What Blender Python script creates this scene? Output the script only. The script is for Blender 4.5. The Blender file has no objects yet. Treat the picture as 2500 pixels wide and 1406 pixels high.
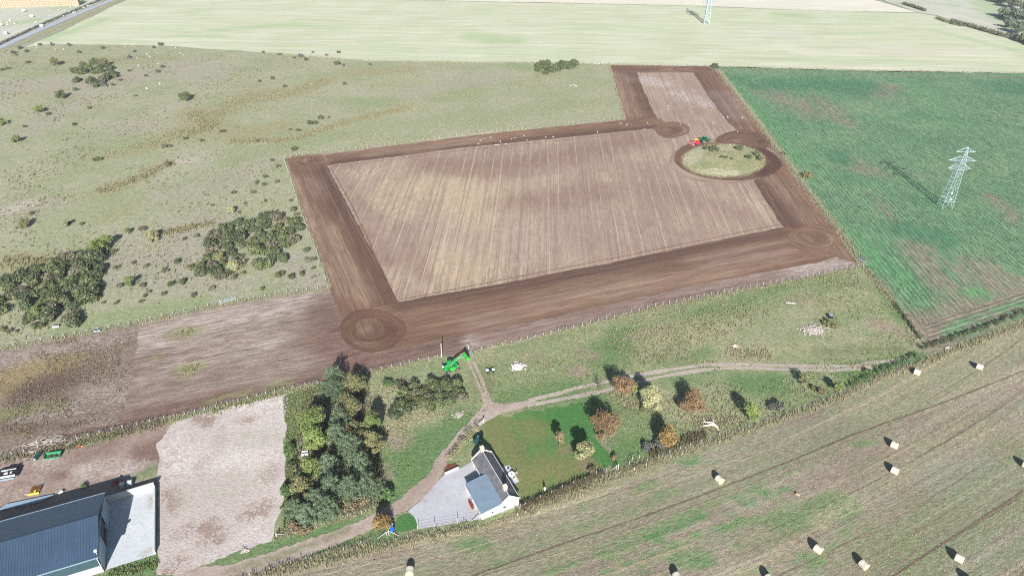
import bpy, bmesh, math, random
import numpy as np
from mathutils import Vector, Matrix, geometry
R = math.radians
C = bpy.context.scene.collection
SC = bpy.context.scene

# ------------------------------------------------------------------ camera, sky, sun, exposure
CAM_H, PITCH, FPX = 120.0, R(33.7), 1668.0
cam = bpy.data.cameras.new('camera'); camo = bpy.data.objects.new('camera', cam); C.objects.link(camo)
cam.sensor_width = 36.0; cam.lens = 36.0 * FPX / 2500.0
cam.clip_start = 1.0; cam.clip_end = 8000.0
camo.location = (0, 0, CAM_H); camo.rotation_euler = (R(90) - PITCH, 0, 0)
SC.camera = camo

SUN_EL, SUN_AZ = R(28.0), R(4.0)          # the sun stands behind the camera, a little to the right
w = bpy.data.worlds.new('World'); SC.world = w; w.use_nodes = True
nt = w.node_tree; nt.nodes.clear()
sky = nt.nodes.new('ShaderNodeTexSky'); sky.sky_type = 'NISHITA'; sky.sun_disc = False
sky.sun_elevation = SUN_EL; sky.sun_rotation = R(176.0)
sky.air_density = 1.0; sky.dust_density = 0.6; sky.ozone_density = 1.0
bg = nt.nodes.new('ShaderNodeBackground'); bg.inputs[1].default_value = 0.052
out = nt.nodes.new('ShaderNodeOutputWorld')
nt.links.new(sky.outputs[0], bg.inputs[0]); nt.links.new(bg.outputs[0], out.inputs[0])
sl = bpy.data.lights.new('sun', 'SUN'); sl.energy = 5.0; sl.angle = R(0.53); sl.color = (1.0, 0.965, 0.925)
so = bpy.data.objects.new('sun', sl); C.objects.link(so); so.location = (60, -300, 200)
d = Vector((-math.sin(SUN_AZ) * math.cos(SUN_EL), math.cos(SUN_AZ) * math.cos(SUN_EL), -math.sin(SUN_EL)))
so.rotation_euler = d.to_track_quat('-Z', 'Y').to_euler()
SC.view_settings.view_transform = 'Standard'; SC.view_settings.look = 'None'
SC.view_settings.exposure = 1.38; SC.view_settings.gamma = 1.0
SC.cycles.max_bounces = 6; SC.cycles.diffuse_bounces = 3; SC.cycles.transparent_max_bounces = 8
SC.cycles.glossy_bounces = 2
SC.cycles.use_denoising = False; SC.cycles.filter_width = 1.1

# ------------------------------------------------------------------ survey: a point of the plan read off the photograph
cp, sp = math.cos(PITCH), math.sin(PITCH)
def G(px, py, z=0.0):
    u = (px - 1250.0) / FPX; v = -(py - 703.0) / FPX
    t = (z - CAM_H) / (-sp + v * cp)
    return Vector((t * u, t * (cp + v * sp), z))
def G2(px, py, z=0.0):
    p = G(px, py, z); return (p.x, p.y)
def ppm(px, py):                                   # photograph pixels per metre there
    p = G(px, py); return FPX / (p.y * cp + CAM_H * sp)

# ------------------------------------------------------------------ colours and node helpers
K = 0.56
def lin(v):
    v /= 255.0
    return v / 12.92 if v <= 0.04045 else ((v + 0.055) / 1.055) ** 2.4
def c(r, g, b, k=K):
    return (lin(r) * k, lin(g) * k, lin(b) * k, 1.0)

class B:
    def __init__(s, name):
        s.m = bpy.data.materials.new(name); s.m.use_nodes = True
        s.t = s.m.node_tree; s.t.nodes.clear()
        s._pos = None
    def n(s, typ, **kw):
        nd = s.t.nodes.new(typ)
        for k, v in kw.items(): setattr(nd, k, v)
        return nd
    def put(s, sock, v):
        if isinstance(v, bpy.types.NodeSocket): s.t.links.new(v, sock)
        else: sock.default_value = v
    def pos(s):
        if s._pos is None: s._pos = s.n('ShaderNodeNewGeometry').outputs['Position']
        return s._pos
    def obj(s): return s.n('ShaderNodeTexCoord').outputs['Object']
    def rnd(s): return s.n('ShaderNodeNewGeometry').outputs['Random Per Island']
    def ornd(s): return s.n('ShaderNodeObjectInfo').outputs['Random']
    def attr(s, a, o='Vector'): return s.n('ShaderNodeAttribute', attribute_name=a).outputs[o]
    def sep(s, v):
        nd = s.n('ShaderNodeSeparateXYZ'); s.put(nd.inputs[0], v); return nd.outputs
    def xyz(s, x, y, z=0.0):
        nd = s.n('ShaderNodeCombineXYZ'); s.put(nd.inputs[0], x); s.put(nd.inputs[1], y); s.put(nd.inputs[2], z); return nd.outputs[0]
    def sc(s, v, k):
        nd = s.n('ShaderNodeVectorMath', operation='MULTIPLY'); s.put(nd.inputs[0], v); nd.inputs[1].default_value = k; return nd.outputs[0]
    def vadd(s, v, k):
        nd = s.n('ShaderNodeVectorMath', operation='ADD'); s.put(nd.inputs[0], v); s.put(nd.inputs[1], k); return nd.outputs[0]
    def noise(s, v, scale, detail=3.0, rough=0.55, dist=0.0, col=False):
        nd = s.n('ShaderNodeTexNoise'); s.put(nd.inputs['Vector'], v)
        nd.inputs['Scale'].default_value = scale; nd.inputs['Detail'].default_value = detail
        nd.inputs['Roughness'].default_value = rough; nd.inputs['Distortion'].default_value = dist
        return nd.outputs['Color' if col else 'Fac']
    def vor(s, v, scale, feat='F1', rand=1.0):
        nd = s.n('ShaderNodeTexVoronoi', feature=feat); s.put(nd.inputs['Vector'], v)
        nd.inputs['Scale'].default_value = scale; nd.inputs['Randomness'].default_value = rand
        return nd.outputs[0]
    def op(s, o, a, b=0.0, c3=None):
        nd = s.n('ShaderNodeMath', operation=o); s.put(nd.inputs[0], a); s.put(nd.inputs[1], b)
        if c3 is not None: s.put(nd.inputs[2], c3)
        return nd.outputs[0]
    def add(s, a, b): return s.op('ADD', a, b)
    def mul(s, a, b): return s.op('MULTIPLY', a, b)
    def st(s, v, lo, hi, a=0.0, b=1.0):            # smooth step
        nd = s.n('ShaderNodeMapRange', interpolation_type='SMOOTHSTEP'); s.put(nd.inputs[0], v)
        nd.inputs[1].default_value = lo; nd.inputs[2].default_value = hi
        nd.inputs[3].default_value = a; nd.inputs[4].default_value = b
        return nd.outputs[0]
    def mix(s, f, a, b):
        nd = s.n('ShaderNodeMix', data_type='RGBA'); s.put(nd.inputs[0], f); s.put(nd.inputs[6], a); s.put(nd.inputs[7], b)
        return nd.outputs[2]
    def ramp(s, f, stops):
        nd = s.n('ShaderNodeValToRGB'); s.put(nd.inputs[0], f); e = nd.color_ramp.elements
        while len(e) < len(stops): e.new(0.5)
        for q, (p, col) in zip(e, stops): q.position = p; q.color = col
        return nd.outputs[0]
    def val(s, col, k):                            # brightness multiplied by a socket
        nd = s.n('ShaderNodeMix', data_type='RGBA', blend_type='MULTIPLY'); nd.inputs[0].default_value = 1.0
        s.put(nd.inputs[6], col); s.put(nd.inputs[7], s.xyz(k, k, k)); return nd.outputs[2]
    def end(s, col, rough=0.95, height=None, bump=0.5, metal=0.0, spec=0.2, trans=0.0, dist=0.1):
        p = s.n('ShaderNodeBsdfPrincipled'); s.put(p.inputs['Base Color'], col)
        s.put(p.inputs['Roughness'], rough); p.inputs['Metallic'].default_value = metal
        p.inputs['Specular IOR Level'].default_value = spec
        if height is not None:
            bn = s.n('ShaderNodeBump'); bn.inputs['Strength'].default_value = bump; bn.inputs['Distance'].default_value = dist
            s.put(bn.inputs['Height'], height); s.t.links.new(bn.outputs[0], p.inputs['Normal'])
        o = s.n('ShaderNodeOutputMaterial'); res = p.outputs[0]
        if trans > 0:
            tr = s.n('ShaderNodeBsdfTranslucent'); s.put(tr.inputs[0], col)
            mx = s.n('ShaderNodeMixShader'); mx.inputs[0].default_value = trans
            s.t.links.new(p.outputs[0], mx.inputs[1]); s.t.links.new(tr.outputs[0], mx.inputs[2]); res = mx.outputs[0]
        s.t.links.new(res, o.inputs[0])
        return s.m

def simple(name, col, rough=0.6, var=0.15, scale=3.0, metal=0.0, spec=0.3, col2=None):
    b = B(name); v = b.obj()
    n = b.noise(v, scale, 4.0, 0.6)
    k = b.st(n, 0.25, 0.75, 1.0 - var, 1.0 + var)
    col = b.val(col, k)
    if col2 is not None: col = b.mix(b.st(b.noise(v, scale * 0.6, 5.0, 0.65), 0.48, 0.66), col, col2)
    return b.end(col, rough, metal=metal, spec=spec)

# ------------------------------------------------------------------ object helpers
def tag(o, label=None, cat=None, group=None, kind=None):
    if label: o['label'] = label
    if cat: o['category'] = cat
    if group: o['group'] = group
    if kind: o['kind'] = kind
    return o
def empty(name, loc, rz=0.0, label=None, cat=None, group=None):
    o = bpy.data.objects.new(name, None); C.objects.link(o); o.location = loc; o.rotation_euler = (0, 0, rz)
    o.empty_display_size = 0.3
    return tag(o, label, cat, group)

class MB:
    """collects shapes for ONE mesh object"""
    def __init__(s): s.v = []; s.f = []; s.mi = []; s.cur = 0
    def _a(s, vs, fs):
        o = len(s.v); s.v.extend([tuple(q) for q in vs]); s.f.extend([tuple(i + o for i in q) for q in fs]); s.mi.extend([s.cur] * len(fs)); return s
    def box(s, cx, cy, cz, sx, sy, sz, M=None, taper=1.0, bev=0.0):
        hx, hy, hz = sx / 2, sy / 2, sz / 2
        if bev <= 0:
            vs = [Vector((x * (taper if z > 0 else 1), y * (taper if z > 0 else 1), z)) for z in (-hz, hz) for x, y in ((-hx, -hy), (hx, -hy), (hx, hy), (-hx, hy))]
            fs = [(3, 2, 1, 0), (4, 5, 6, 7), (0, 1, 5, 4), (1, 2, 6, 5), (2, 3, 7, 6), (3, 0, 4, 7)]
        else:
            bm = bmesh.new(); bmesh.ops.create_cube(bm, size=1.0)
            for q in bm.verts:
                k = taper if q.co.z > 0 else 1
                q.co = Vector((q.co.x * sx * k, q.co.y * sy * k, q.co.z * sz))
            bmesh.ops.bevel(bm, geom=bm.edges[:], offset=bev, segments=2, affect='EDGES')
            bm.verts.index_update(); vs = [q.co.copy() for q in bm.verts]; fs = [tuple(q.index for q in f.verts) for f in bm.faces]; bm.free()
        if M is not None: vs = [M @ q for q in vs]
        return s._a([q + Vector((cx, cy, cz)) for q in vs], fs)
    def cyl(s, p0, p1, r0, r1=None, n=10, cap=True):
        r1 = r0 if r1 is None else r1; p0, p1 = Vector(p0), Vector(p1); ax = (p1 - p0)
        if ax.length < 1e-6: return s
        q = ax.to_track_quat('Z', 'Y'); vs = []
        for p, r in ((p0, r0), (p1, r1)):
            for k in range(n):
                a = 2 * math.pi * k / n; vs.append(p + q @ Vector((r * math.cos(a), r * math.sin(a), 0)))
        fs = [(k, (k + 1) % n, n + (k + 1) % n, n + k) for k in range(n)]
        if cap: fs += [tuple(range(n - 1, -1, -1)), tuple(range(n, 2 * n))]
        return s._a(vs, fs)
    def tube(s, pts, r, n=6):
        for a, b in zip(pts[:-1], pts[1:]): s.cyl(a, b, r, r, n)
        return s
    def prism(s, poly, z0, z1, M=None):                # polygon in x,y raised from z0 to z1
        n = len(poly); vs = [Vector((x, y, z0)) for x, y in poly] + [Vector((x, y, z1)) for x, y in poly]
        if M is not None: vs = [M @ q for q in vs]
        return s._a(vs, [tuple(range(n - 1, -1, -1)), tuple(range(n, 2 * n))] + [(k, (k + 1) % n, n + (k + 1) % n, n + k) for k in range(n)])
    def side(s, poly, y0, y1):                          # profile in x,z pulled along y
        n = len(poly); vs = [(x, y0, z) for x, z in poly] + [(x, y1, z) for x, z in poly]
        return s._a(vs, [tuple(range(n)), tuple(range(2 * n - 1, n - 1, -1))] + [(n + k, n + (k + 1) % n, (k + 1) % n, k) for k in range(n)])
    def lathe(s, prof, n=16, M=None):                   # profile (r, z) round z
        vs = []; m = len(prof)
        for r, z in prof:
            for k in range(n):
                a = 2 * math.pi * k / n; vs.append(Vector((r * math.cos(a), r * math.sin(a), z)))
        if M is not None: vs = [M @ q for q in vs]
        fs = [(i * n + k, i * n + (k + 1) % n, (i + 1) * n + (k + 1) % n, (i + 1) * n + k) for i in range(m - 1) for k in range(n)]
        fs += [tuple(range(n - 1, -1, -1)), tuple(range((m - 1) * n, m * n))]
        return s._a(vs, fs)
    def rock(s, cx, cy, cz, r, rng, sq=0.7):
        bm = bmesh.new(); bmesh.ops.create_icosphere(bm, subdivisions=1, radius=1.0)
        ax = [r * rng.uniform(0.7, 1.3), r * rng.uniform(0.7, 1.3), r * sq * rng.uniform(0.7, 1.2)]; rot = Matrix.Rotation(rng.uniform(0, 6.28), 3, 'Z')
        for q in bm.verts:
            q.co = rot @ Vector([q.co[i] * ax[i] * rng.uniform(0.8, 1.15) for i in range(3)]) + Vector((cx, cy, cz))
        bm.verts.index_update(); s._a([q.co.copy() for q in bm.verts], [tuple(q.index for q in f.verts) for f in bm.faces]); bm.free(); return s
    def mesh(s, name, *mats):
        me = bpy.data.meshes.new(name); me.from_pydata(s.v, [], s.f)
        for q in mats: me.materials.append(q)
        if len(mats) > 1: me.polygons.foreach_set('material_index', s.mi)
        me.update(); return me
    def build(s, name, m, parent=None, loc=None, smooth=False):
        ms = m if isinstance(m, (list, tuple)) else [m]
        return link(name, s.mesh(name, *ms), parent, loc, smooth)
def link(name, me, parent=None, loc=None, smooth=False):
    o = bpy.data.objects.new(name, me); C.objects.link(o)
    if parent is not None: o.parent = parent
    if loc is not None: o.location = loc
    if smooth: me.polygons.foreach_set('use_smooth', [True] * len(me.polygons))
    return o
def copy_tree(o, parent=None):
    q = o.copy(); C.objects.link(q); q.parent = parent
    for ch in o.children: copy_tree(ch, q)
    return q

# ------------------------------------------------------------------ ground sheets
def in_poly(x, y, poly):
    ins = np.zeros(len(x), bool); n = len(poly)
    for i in range(n):
        x0, y0 = poly[i]; x1, y1 = poly[(i + 1) % n]
        if y0 == y1: continue
        cnd = (y0 > y) != (y1 > y)
        ins ^= cnd & (x < (x1 - x0) * (y - y0) / (y1 - y0) + x0)
    return ins
def seg_dist(x, y, pts):
    best = np.full(len(x), 1e9)
    if len(pts) == 1: return np.hypot(x - pts[0][0], y - pts[0][1])
    for (x0, y0), (x1, y1) in zip(pts[:-1], pts[1:]):
        dx, dy = x1 - x0, y1 - y0; L = dx * dx + dy * dy + 1e-9
        t = np.clip(((x - x0) * dx + (y - y0) * dy) / L, 0, 1)
        best = np.minimum(best, np.hypot(x - x0 - t * dx, y - y0 - t * dy))
    return best
def resample(pts, step, closed=True):
    out = []; n = len(pts)
    for i in range(n if closed else n - 1):
        a, b = pts[i], pts[(i + 1) % n]; L = math.hypot(b[0] - a[0], b[1] - a[1]); k = max(1, int(L / step))
        for j in range(k): out.append((a[0] + (b[0] - a[0]) * j / k, a[1] + (b[1] - a[1]) * j / k))
    if not closed: out.append(pts[-1])
    return out
def ell(cx, cy, rx, ry, n=48, a0=0.0, a1=360.0):
    return [(cx + rx * math.cos(R(a0 + (a1 - a0) * k / n)), cy + ry * math.sin(R(a0 + (a1 - a0) * k / n))) for k in range(n)]
def smooth_px(pts, closed=False, it=2):               # Chaikin corner cutting
    for _ in range(it):
        q = []; n = len(pts)
        for i in range(n if closed else n - 1):
            a, b = pts[i], pts[(i + 1) % n]
            q += [(a[0] * .75 + b[0] * .25, a[1] * .75 + b[1] * .25), (a[0] * .25 + b[0] * .75, a[1] * .25 + b[1] * .75)]
        if not closed: q = [pts[0]] + q + [pts[-1]]
        pts = q
    return pts
def band(pts, width, step=1.0):                        # closed outline of a strip along ground points
    pts = resample(pts, step, False); L, Rr = [], []
    for i, p in enumerate(pts):
        a = pts[max(0, i - 1)]; b = pts[min(len(pts) - 1, i + 1)]; dx, dy = b[0] - a[0], b[1] - a[1]; l = math.hypot(dx, dy) + 1e-9
        wv = width(i / (len(pts) - 1)) if callable(width) else width
        L.append((p[0] - dy / l * wv / 2, p[1] + dx / l * wv / 2)); Rr.append((p[0] + dy / l * wv / 2, p[1] - dx / l * wv / 2))
    return L + Rr[::-1]
def sheet(name, poly, z, material, step=4.0, jit=0.3, bstep=0.8, masks=(), row=None, hole=None, seed=1, height=None):
    """poly: ground outline; masks: up to 4 lists of strokes ([ground points], half width, strength)"""
    rng = np.random.default_rng(seed)
    def edge(pl):
        q = np.array(resample(pl, bstep)); n = len(q)
        if jit > 0:
            lo = rng.normal(0, 1, (n, 2)); k = np.ones(5) / 5
            lo = np.stack([np.convolve(np.r_[lo[-2:, i], lo[:, i], lo[:2, i]], k, 'valid') for i in (0, 1)], 1) * 1.5
            q = q + jit * (lo + 0.4 * rng.normal(0, 1, (n, 2)))
        return q
    rings = [edge(poly)] + ([edge(hole)] if hole is not None else [])
    xs = np.concatenate([r[:, 0] for r in rings]); ys = np.concatenate([r[:, 1] for r in rings])
    gx, gy = np.meshgrid(np.arange(xs.min(), xs.max(), step), np.arange(ys.min(), ys.max(), step))
    gx = (gx + rng.uniform(-.2, .2, gx.shape) * step).ravel(); gy = (gy + rng.uniform(-.2, .2, gy.shape) * step).ravel()
    k = in_poly(gx, gy, rings[0])
    if hole is not None: k &= ~in_poly(gx, gy, rings[1])
    gx, gy = gx[k], gy[k]
    pts = [Vector((float(a), float(b))) for r in rings for a, b in r] + [Vector((float(a), float(b))) for a, b in zip(gx, gy)]
    edges = []; o = 0
    for r in rings:
        n = len(r); edges += [(o + i, o + (i + 1) % n) for i in range(n)]; o += n
    vs, _, fs, *_r = geometry.delaunay_2d_cdt(pts, edges, [], 1, 1e-4)
    v = np.array([(q.x, q.y) for q in vs])
    if hole is not None:
        fs = [f for f in fs if not in_poly(np.array([v[f, 0].mean()]), np.array([v[f, 1].mean()]), rings[1])[0]]
    if in_poly is not None:
        cen = np.array([v[list(f)].mean(0) for f in fs]); keep = in_poly(cen[:, 0], cen[:, 1], rings[0]); fs = [f for f, kk in zip(fs, keep) if kk]
    zz = np.full(len(v), z) if height is None else z + height(v[:, 0], v[:, 1])
    me = bpy.data.meshes.new(name); me.from_pydata([(a, b, h) for (a, b), h in zip(v, zz)], [], [tuple(f) for f in fs])
    up = np.zeros(len(me.polygons) * 3); me.polygons.foreach_get('normal', up)
    if up[2::3].sum() < 0: me.flip_normals()
    col = np.zeros((len(v), 4), np.float32)
    for i, strokes in enumerate(masks):
        for pts_, wd, sg in strokes:
            dd = seg_dist(v[:, 0], v[:, 1], pts_); col[:, i] = np.maximum(col[:, i], sg * np.exp(-0.6 * (dd / wd) ** 2))
    a = me.attributes.new('mask', 'FLOAT_COLOR', 'POINT'); a.data.foreach_set('color', col.ravel())
    rw = np.zeros((len(v), 3), np.float32)
    if row is not None: rw[:, :2] = np.stack(row(v[:, 0], v[:, 1]), 1)
    a = me.attributes.new('row', 'FLOAT_VECTOR', 'POINT'); a.data.foreach_set('vector', rw.ravel())
    me.materials.append(material)
    if height is not None: me.polygons.foreach_set('use_smooth', [True] * len(me.polygons))
    return tag(link(name, me), kind='structure')
def gp(px): return [G2(*q) for q in px]
def stroke(px, wd, sg=1.0): return (gp(px), wd, sg)
def heading(deg):                                      # rows running that many degrees right of straight ahead
    s_, c_ = math.sin(R(deg)), math.cos(R(deg))
    return lambda x, y: (x * c_ - y * s_, x * s_ + y * c_)
def rings_about(px, py, ky=1.0):
    cx, cy = G2(px, py)
    return lambda x, y: (np.hypot(x - cx, y - cy), np.arctan2(y - cy, x - cx) * 8.0)
# ------------------------------------------------------------------ ground materials
def ground_mat(name, base, patches=(), rows=False, stretch=0.12, coarse=0.03, mid=0.22, fine=1.7, lines=None, furrow=None,
               contrast=0.22, fleck=None, dark=None, bump=0.6, amp=0.9, dist=0.25, soft=0.16, streak=0.55, band_=None):
    b = B(name); p = b.pos(); r = b.attr('row')
    v = b.sc(r, (1.0, stretch, 1.0)) if rows else p
    n1 = b.noise(p, coarse, 4.0, 0.6); n2 = b.noise(v, mid, 5.0, 0.62, 0.6); n3 = b.noise(v, fine, 4.0, 0.65)
    nf = b.noise(p, fine * 2.2, 3.0, 0.7)
    f = b.add(b.mul(n1, 0.55), b.mul(n2, 0.45))
    k = len(base) - 1
    col = b.ramp(b.st(f, 0.34, 0.66), [(i / max(1, k), q) for i, q in enumerate(base)])
    m = b.n('ShaderNodeAttribute', attribute_name='mask')
    sp_ = b.n('ShaderNodeSeparateColor'); b.t.links.new(m.outputs['Color'], sp_.inputs[0])
    ch = [sp_.outputs[0], sp_.outputs[1], sp_.outputs[2], m.outputs['Alpha']]
    nm = b.noise(b.sc(r, (1.0, min(stretch, 0.12), 1.0)) if rows else v, mid * 2.6, 4.0, 0.7, 0.8)
    wob = b.mul(b.add(b.add(b.add(b.mul(n2, 0.35), b.mul(nm, 0.35)), b.mul(n3, 0.3)), -0.5), amp * 3.4)
    for q, s in zip(patches, ch):
        if q is None: continue
        has = b.op('GREATER_THAN', s, 0.03)
        fac = b.mul(has, b.st(b.add(s, wob), 0.5 - soft * 2.2, 0.5 + soft * 2.6))
        fac = b.mul(b.mul(fac, b.st(s, 0.06, 0.45)), 0.88)
        col = b.mix(fac, col, q)
    if rows and streak:
        ns = b.noise(b.sc(r, (1.0, 0.02, 1.0)), 0.9, 3.0, 0.6)
        col = b.val(col, b.st(ns, 0.25, 0.75, 1.0 - 0.16 * streak, 1.0 + 0.16 * streak))
    if band_:
        nb = b.noise(b.sc(r, (1.0, 0.012, 1.0)), band_[2], 4.0, 0.7)
        col = b.mix(b.mul(b.st(b.add(nb, b.mul(b.add(n2, -0.5), 0.25)), 0.44, 0.60), band_[1]), col, band_[0])
    if lines:
        for spacing, width, lc, stg in lines:
            x = b.sep(r)[0]
            x = b.add(x, b.mul(b.noise(b.sc(r, (1.0, 0.03, 1.0)), 0.12, 2.0), spacing * 0.9))
            fr = b.op('FRACT', b.op('DIVIDE', x, spacing))
            ln = b.st(b.op('ABSOLUTE', b.add(fr, -0.5)), width / spacing, 0.3 * width / spacing)
            br = b.st(b.noise(b.sc(r, (0.5, 0.03, 1.0)), 0.6, 3.0), 0.38, 0.58)
            col = b.mix(b.mul(b.mul(ln, br), stg), col, lc)
    if fleck: col = b.mix(b.mul(b.st(nf, 0.60, 0.70), fleck[1]), col, fleck[0])
    if dark: col = b.mix(b.mul(b.st(b.noise(p, fine * 1.1, 2.0, 0.5), 0.60, 0.70), dark[1]), col, dark[0])
    ng = b.noise(b.sc(v, (1.0, 1.6, 1.0)) if rows else p, fine * 0.42, 3.0, 0.7)
    kk = b.add(b.add(b.mul(n3, 0.42), b.mul(nf, 0.33)), b.mul(ng, 0.25))
    col = b.val(col, b.st(kk, 0.39, 0.61, 1.0 - contrast * 1.15, 1.0 + contrast * 1.15))
    h = b.add(b.mul(n3, 0.7), b.mul(nf, 0.5))
    if furrow:
        s_ = b.op('SINE', b.mul(b.sep(r)[0], 6.2832 / furrow[0])); h = b.add(h, b.mul(s_, furrow[1]))
        col = b.val(col, b.st(s_, -1.0, 1.0, 1.0 - 0.5 * furrow[1], 1.0 + 0.4 * furrow[1]))
    return b.end(col, 0.97, h, bump, spec=0.08, dist=dist)

M = {}
M['base'] = ground_mat('rough_ground', [c(150, 155, 125), c(168, 165, 140)], contrast=.2)
M['heath'] = ground_mat('pasture_grass', [c(156, 161, 124), c(167, 169, 136), c(176, 173, 148)],
    [c(164, 159, 122), c(172, 166, 148), c(150, 162, 118), c(196, 185, 170)], contrast=.24, fine=1.3, mid=.16,
    fleck=(c(200, 194, 176), .45), dark=(c(118, 120, 90), .45), bump=.7, dist=.35)
M['far_stubble'] = ground_mat('pale_stubble', [c(199, 203, 168), c(208, 209, 180), c(217, 215, 192)],
    [c(178, 196, 152), c(212, 207, 196), c(190, 204, 168), c(224, 219, 200)], rows=True, stretch=.035, mid=.22, fine=.7, contrast=.10, bump=.3, band_=(c(190, 203, 164), .5, .10),
    lines=[(11.0, .7, c(182, 196, 154), .6), (17.0, .6, c(226, 222, 198), .6)], streak=.6)
M['far_pale'] = ground_mat('pale_cut_field', [c(228, 222, 202), c(232, 228, 210)], [c(206, 214, 182), c(222, 216, 204)], rows=True, stretch=.05, fine=.5, contrast=.05, bump=.2)
M['bale_field'] = ground_mat('grey_stubble', [c(196, 198, 178), c(206, 204, 190)], [c(176, 192, 152), c(214, 208, 192)], rows=True, stretch=.05, fine=.6, contrast=.08, bump=.2, lines=[(9.0, .8, c(184, 186, 164), .5)])
M['green_field'] = ground_mat('green_grass_field', [c(112, 150, 112), c(124, 160, 120)], contrast=.1)
M['crop'] = ground_mat('leafy_crop', [c(98, 136, 102), c(112, 146, 108), c(126, 153, 116)],
    [c(150, 132, 118), c(78, 126, 92), c(134, 150, 118), c(104, 152, 104)], rows=True, stretch=.22, coarse=.035, mid=.25, fine=1.2, contrast=.30,
    dark=(c(74, 108, 86), .7), fleck=(c(152, 172, 138), .4), furrow=(1.6, .26), bump=.5, dist=.3, streak=.7)
M['tilled'] = ground_mat('dry_tilled_soil', [c(162, 139, 124), c(174, 152, 135), c(186, 165, 146)],
    [c(198, 178, 150), c(144, 117, 104), c(178, 158, 144), c(196, 182, 172)], rows=True, stretch=.18, coarse=.03, mid=.3, fine=1.3, contrast=.12,
    lines=[(4.1, .26, c(212, 192, 172), .55), (3.1, .22, c(140, 116, 106), .55)], furrow=(.9, .06), dark=(c(128, 102, 94), .5), bump=.5, dist=.18, amp=1.0, band_=(c(156, 132, 118), .5, .5))
M['drilled'] = ground_mat('freshly_drilled_soil', [c(124, 97, 80), c(139, 110, 91), c(152, 124, 103)],
    [c(100, 76, 67), c(170, 145, 125), c(156, 134, 124), c(142, 113, 99)], rows=True, stretch=.07, mid=.3, fine=1.7, contrast=.17, furrow=(1.15, .10), dark=(c(92, 68, 58), .4), fleck=(c(168, 142, 122), .3), band_=(c(114, 88, 76), .5, .35),
    lines=[(3.3, .3, c(160, 132, 114), .45)], bump=.5, dist=.18, streak=1.0, soft=.3, amp=.8)
M['island'] = ground_mat('straw_grass', [c(158, 158, 116), c(174, 171, 132), c(188, 183, 150)], [c(136, 148, 100), None or c(168, 150, 130), c(194, 190, 160)], contrast=.3, fine=1.6, mid=.2, dark=(c(124, 126, 88), .4), bump=.8, dist=.35)
M['ring'] = ground_mat('dark_drilled_soil', [c(104, 79, 65), c(118, 91, 75), c(130, 102, 85)], [c(146, 120, 104), c(90, 67, 58)], rows=True, stretch=.08, fine=1.6, contrast=.17, furrow=(1.1, .10), bump=.5, dist=.18, streak=1.0, dark=(c(84, 62, 54), .4), fleck=(c(150, 124, 108), .3))
M['bare'] = ground_mat('cultivated_ground', [c(140, 121, 110), c(154, 137, 125), c(168, 152, 140)],
    [c(124, 98, 88), c(184, 170, 160), c(150, 146, 104), c(136, 108, 96)], rows=True, stretch=.14, coarse=.03, mid=.28, fine=1.5, contrast=.26,
    fleck=(c(204, 192, 182), .55), dark=(c(104, 84, 76), .6), bump=.7, dist=.3, streak=1.0)
M['weedy'] = ground_mat('weedy_ground', [c(134, 118, 104), c(148, 132, 118), c(158, 143, 130)],
    [c(162, 144, 106), c(170, 158, 148), c(128, 132, 84), c(104, 84, 74)], contrast=.30, fine=1.5, mid=.3, fleck=(c(196, 184, 170), .5), dark=(c(98, 84, 72), .6), bump=.8, dist=.4)
M['paddock'] = ground_mat('paddock_grass', [c(136, 148, 106), c(150, 157, 118), c(164, 165, 132)],
    [c(104, 136, 86), c(166, 148, 132), c(172, 168, 134), c(118, 124, 90)], contrast=.28, fine=1.6, mid=.18, fleck=(c(190, 188, 148), .4), dark=(c(92, 112, 74), .5), bump=.8, dist=.35)
M['lawn'] = ground_mat('mown_lawn', [c(94, 134, 74), c(110, 138, 82), c(128, 140, 92)],
    [c(70, 124, 66), c(140, 130, 88), c(150, 128, 104), c(118, 128, 84)], contrast=.2, fine=2.2, mid=.22, bump=.45, dist=.14, soft=.25, amp=1.3, fleck=(c(140, 142, 92), .4), dark=(c(74, 106, 58), .4))
M['stubble'] = ground_mat('cut_stubble', [c(150, 137, 121), c(160, 149, 131), c(170, 163, 142)],
    [c(92, 144, 82), c(136, 139, 104), c(180, 172, 142), c(156, 157, 138)], rows=True, stretch=.35, coarse=.03, mid=.3, fine=2.0, contrast=.22,
    lines=[(7.5, .30, c(186, 170, 144), .6), (9.7, .32, c(104, 92, 78), .7)], fleck=(c(196, 188, 164), .6), dark=(c(112, 102, 88), .6), bump=.9, dist=.25, streak=1.0, band_=(c(138, 146, 112), .7, .2))
M['gravel'] = ground_mat('pale_crushed_stone', [c(194, 181, 174), c(205, 194, 188), c(215, 206, 201)],
    [c(158, 136, 122), c(222, 214, 206), c(186, 180, 166)], contrast=.14, fine=2.0, mid=.45, fleck=(c(232, 226, 220), .6), dark=(c(160, 140, 132), .55), bump=.7, dist=.25, amp=2.2, soft=.10)
M['yard'] = ground_mat('bare_earth_yard', [c(150, 128, 116), c(164, 144, 132), c(174, 158, 146)],
    [c(128, 102, 92), c(194, 184, 176), c(120, 138, 92)], contrast=.2, fine=1.6, mid=.25, fleck=(c(210, 200, 192), .5), bump=.5, dist=.2)
M['track'] = ground_mat('dirt_track', [c(170, 151, 140), c(182, 165, 153), c(192, 177, 166)],
    [c(140, 138, 108), c(146, 124, 112)], contrast=.16, fine=2.2, mid=.35, fleck=(c(208, 198, 188), .4), bump=.4, dist=.12)
M['rut'] = ground_mat('stony_wheel_rut', [c(176, 164, 150), c(192, 180, 166)], [c(150, 148, 116)], contrast=.2, fine=2.2, mid=.5, bump=.4, dist=.12)
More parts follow.
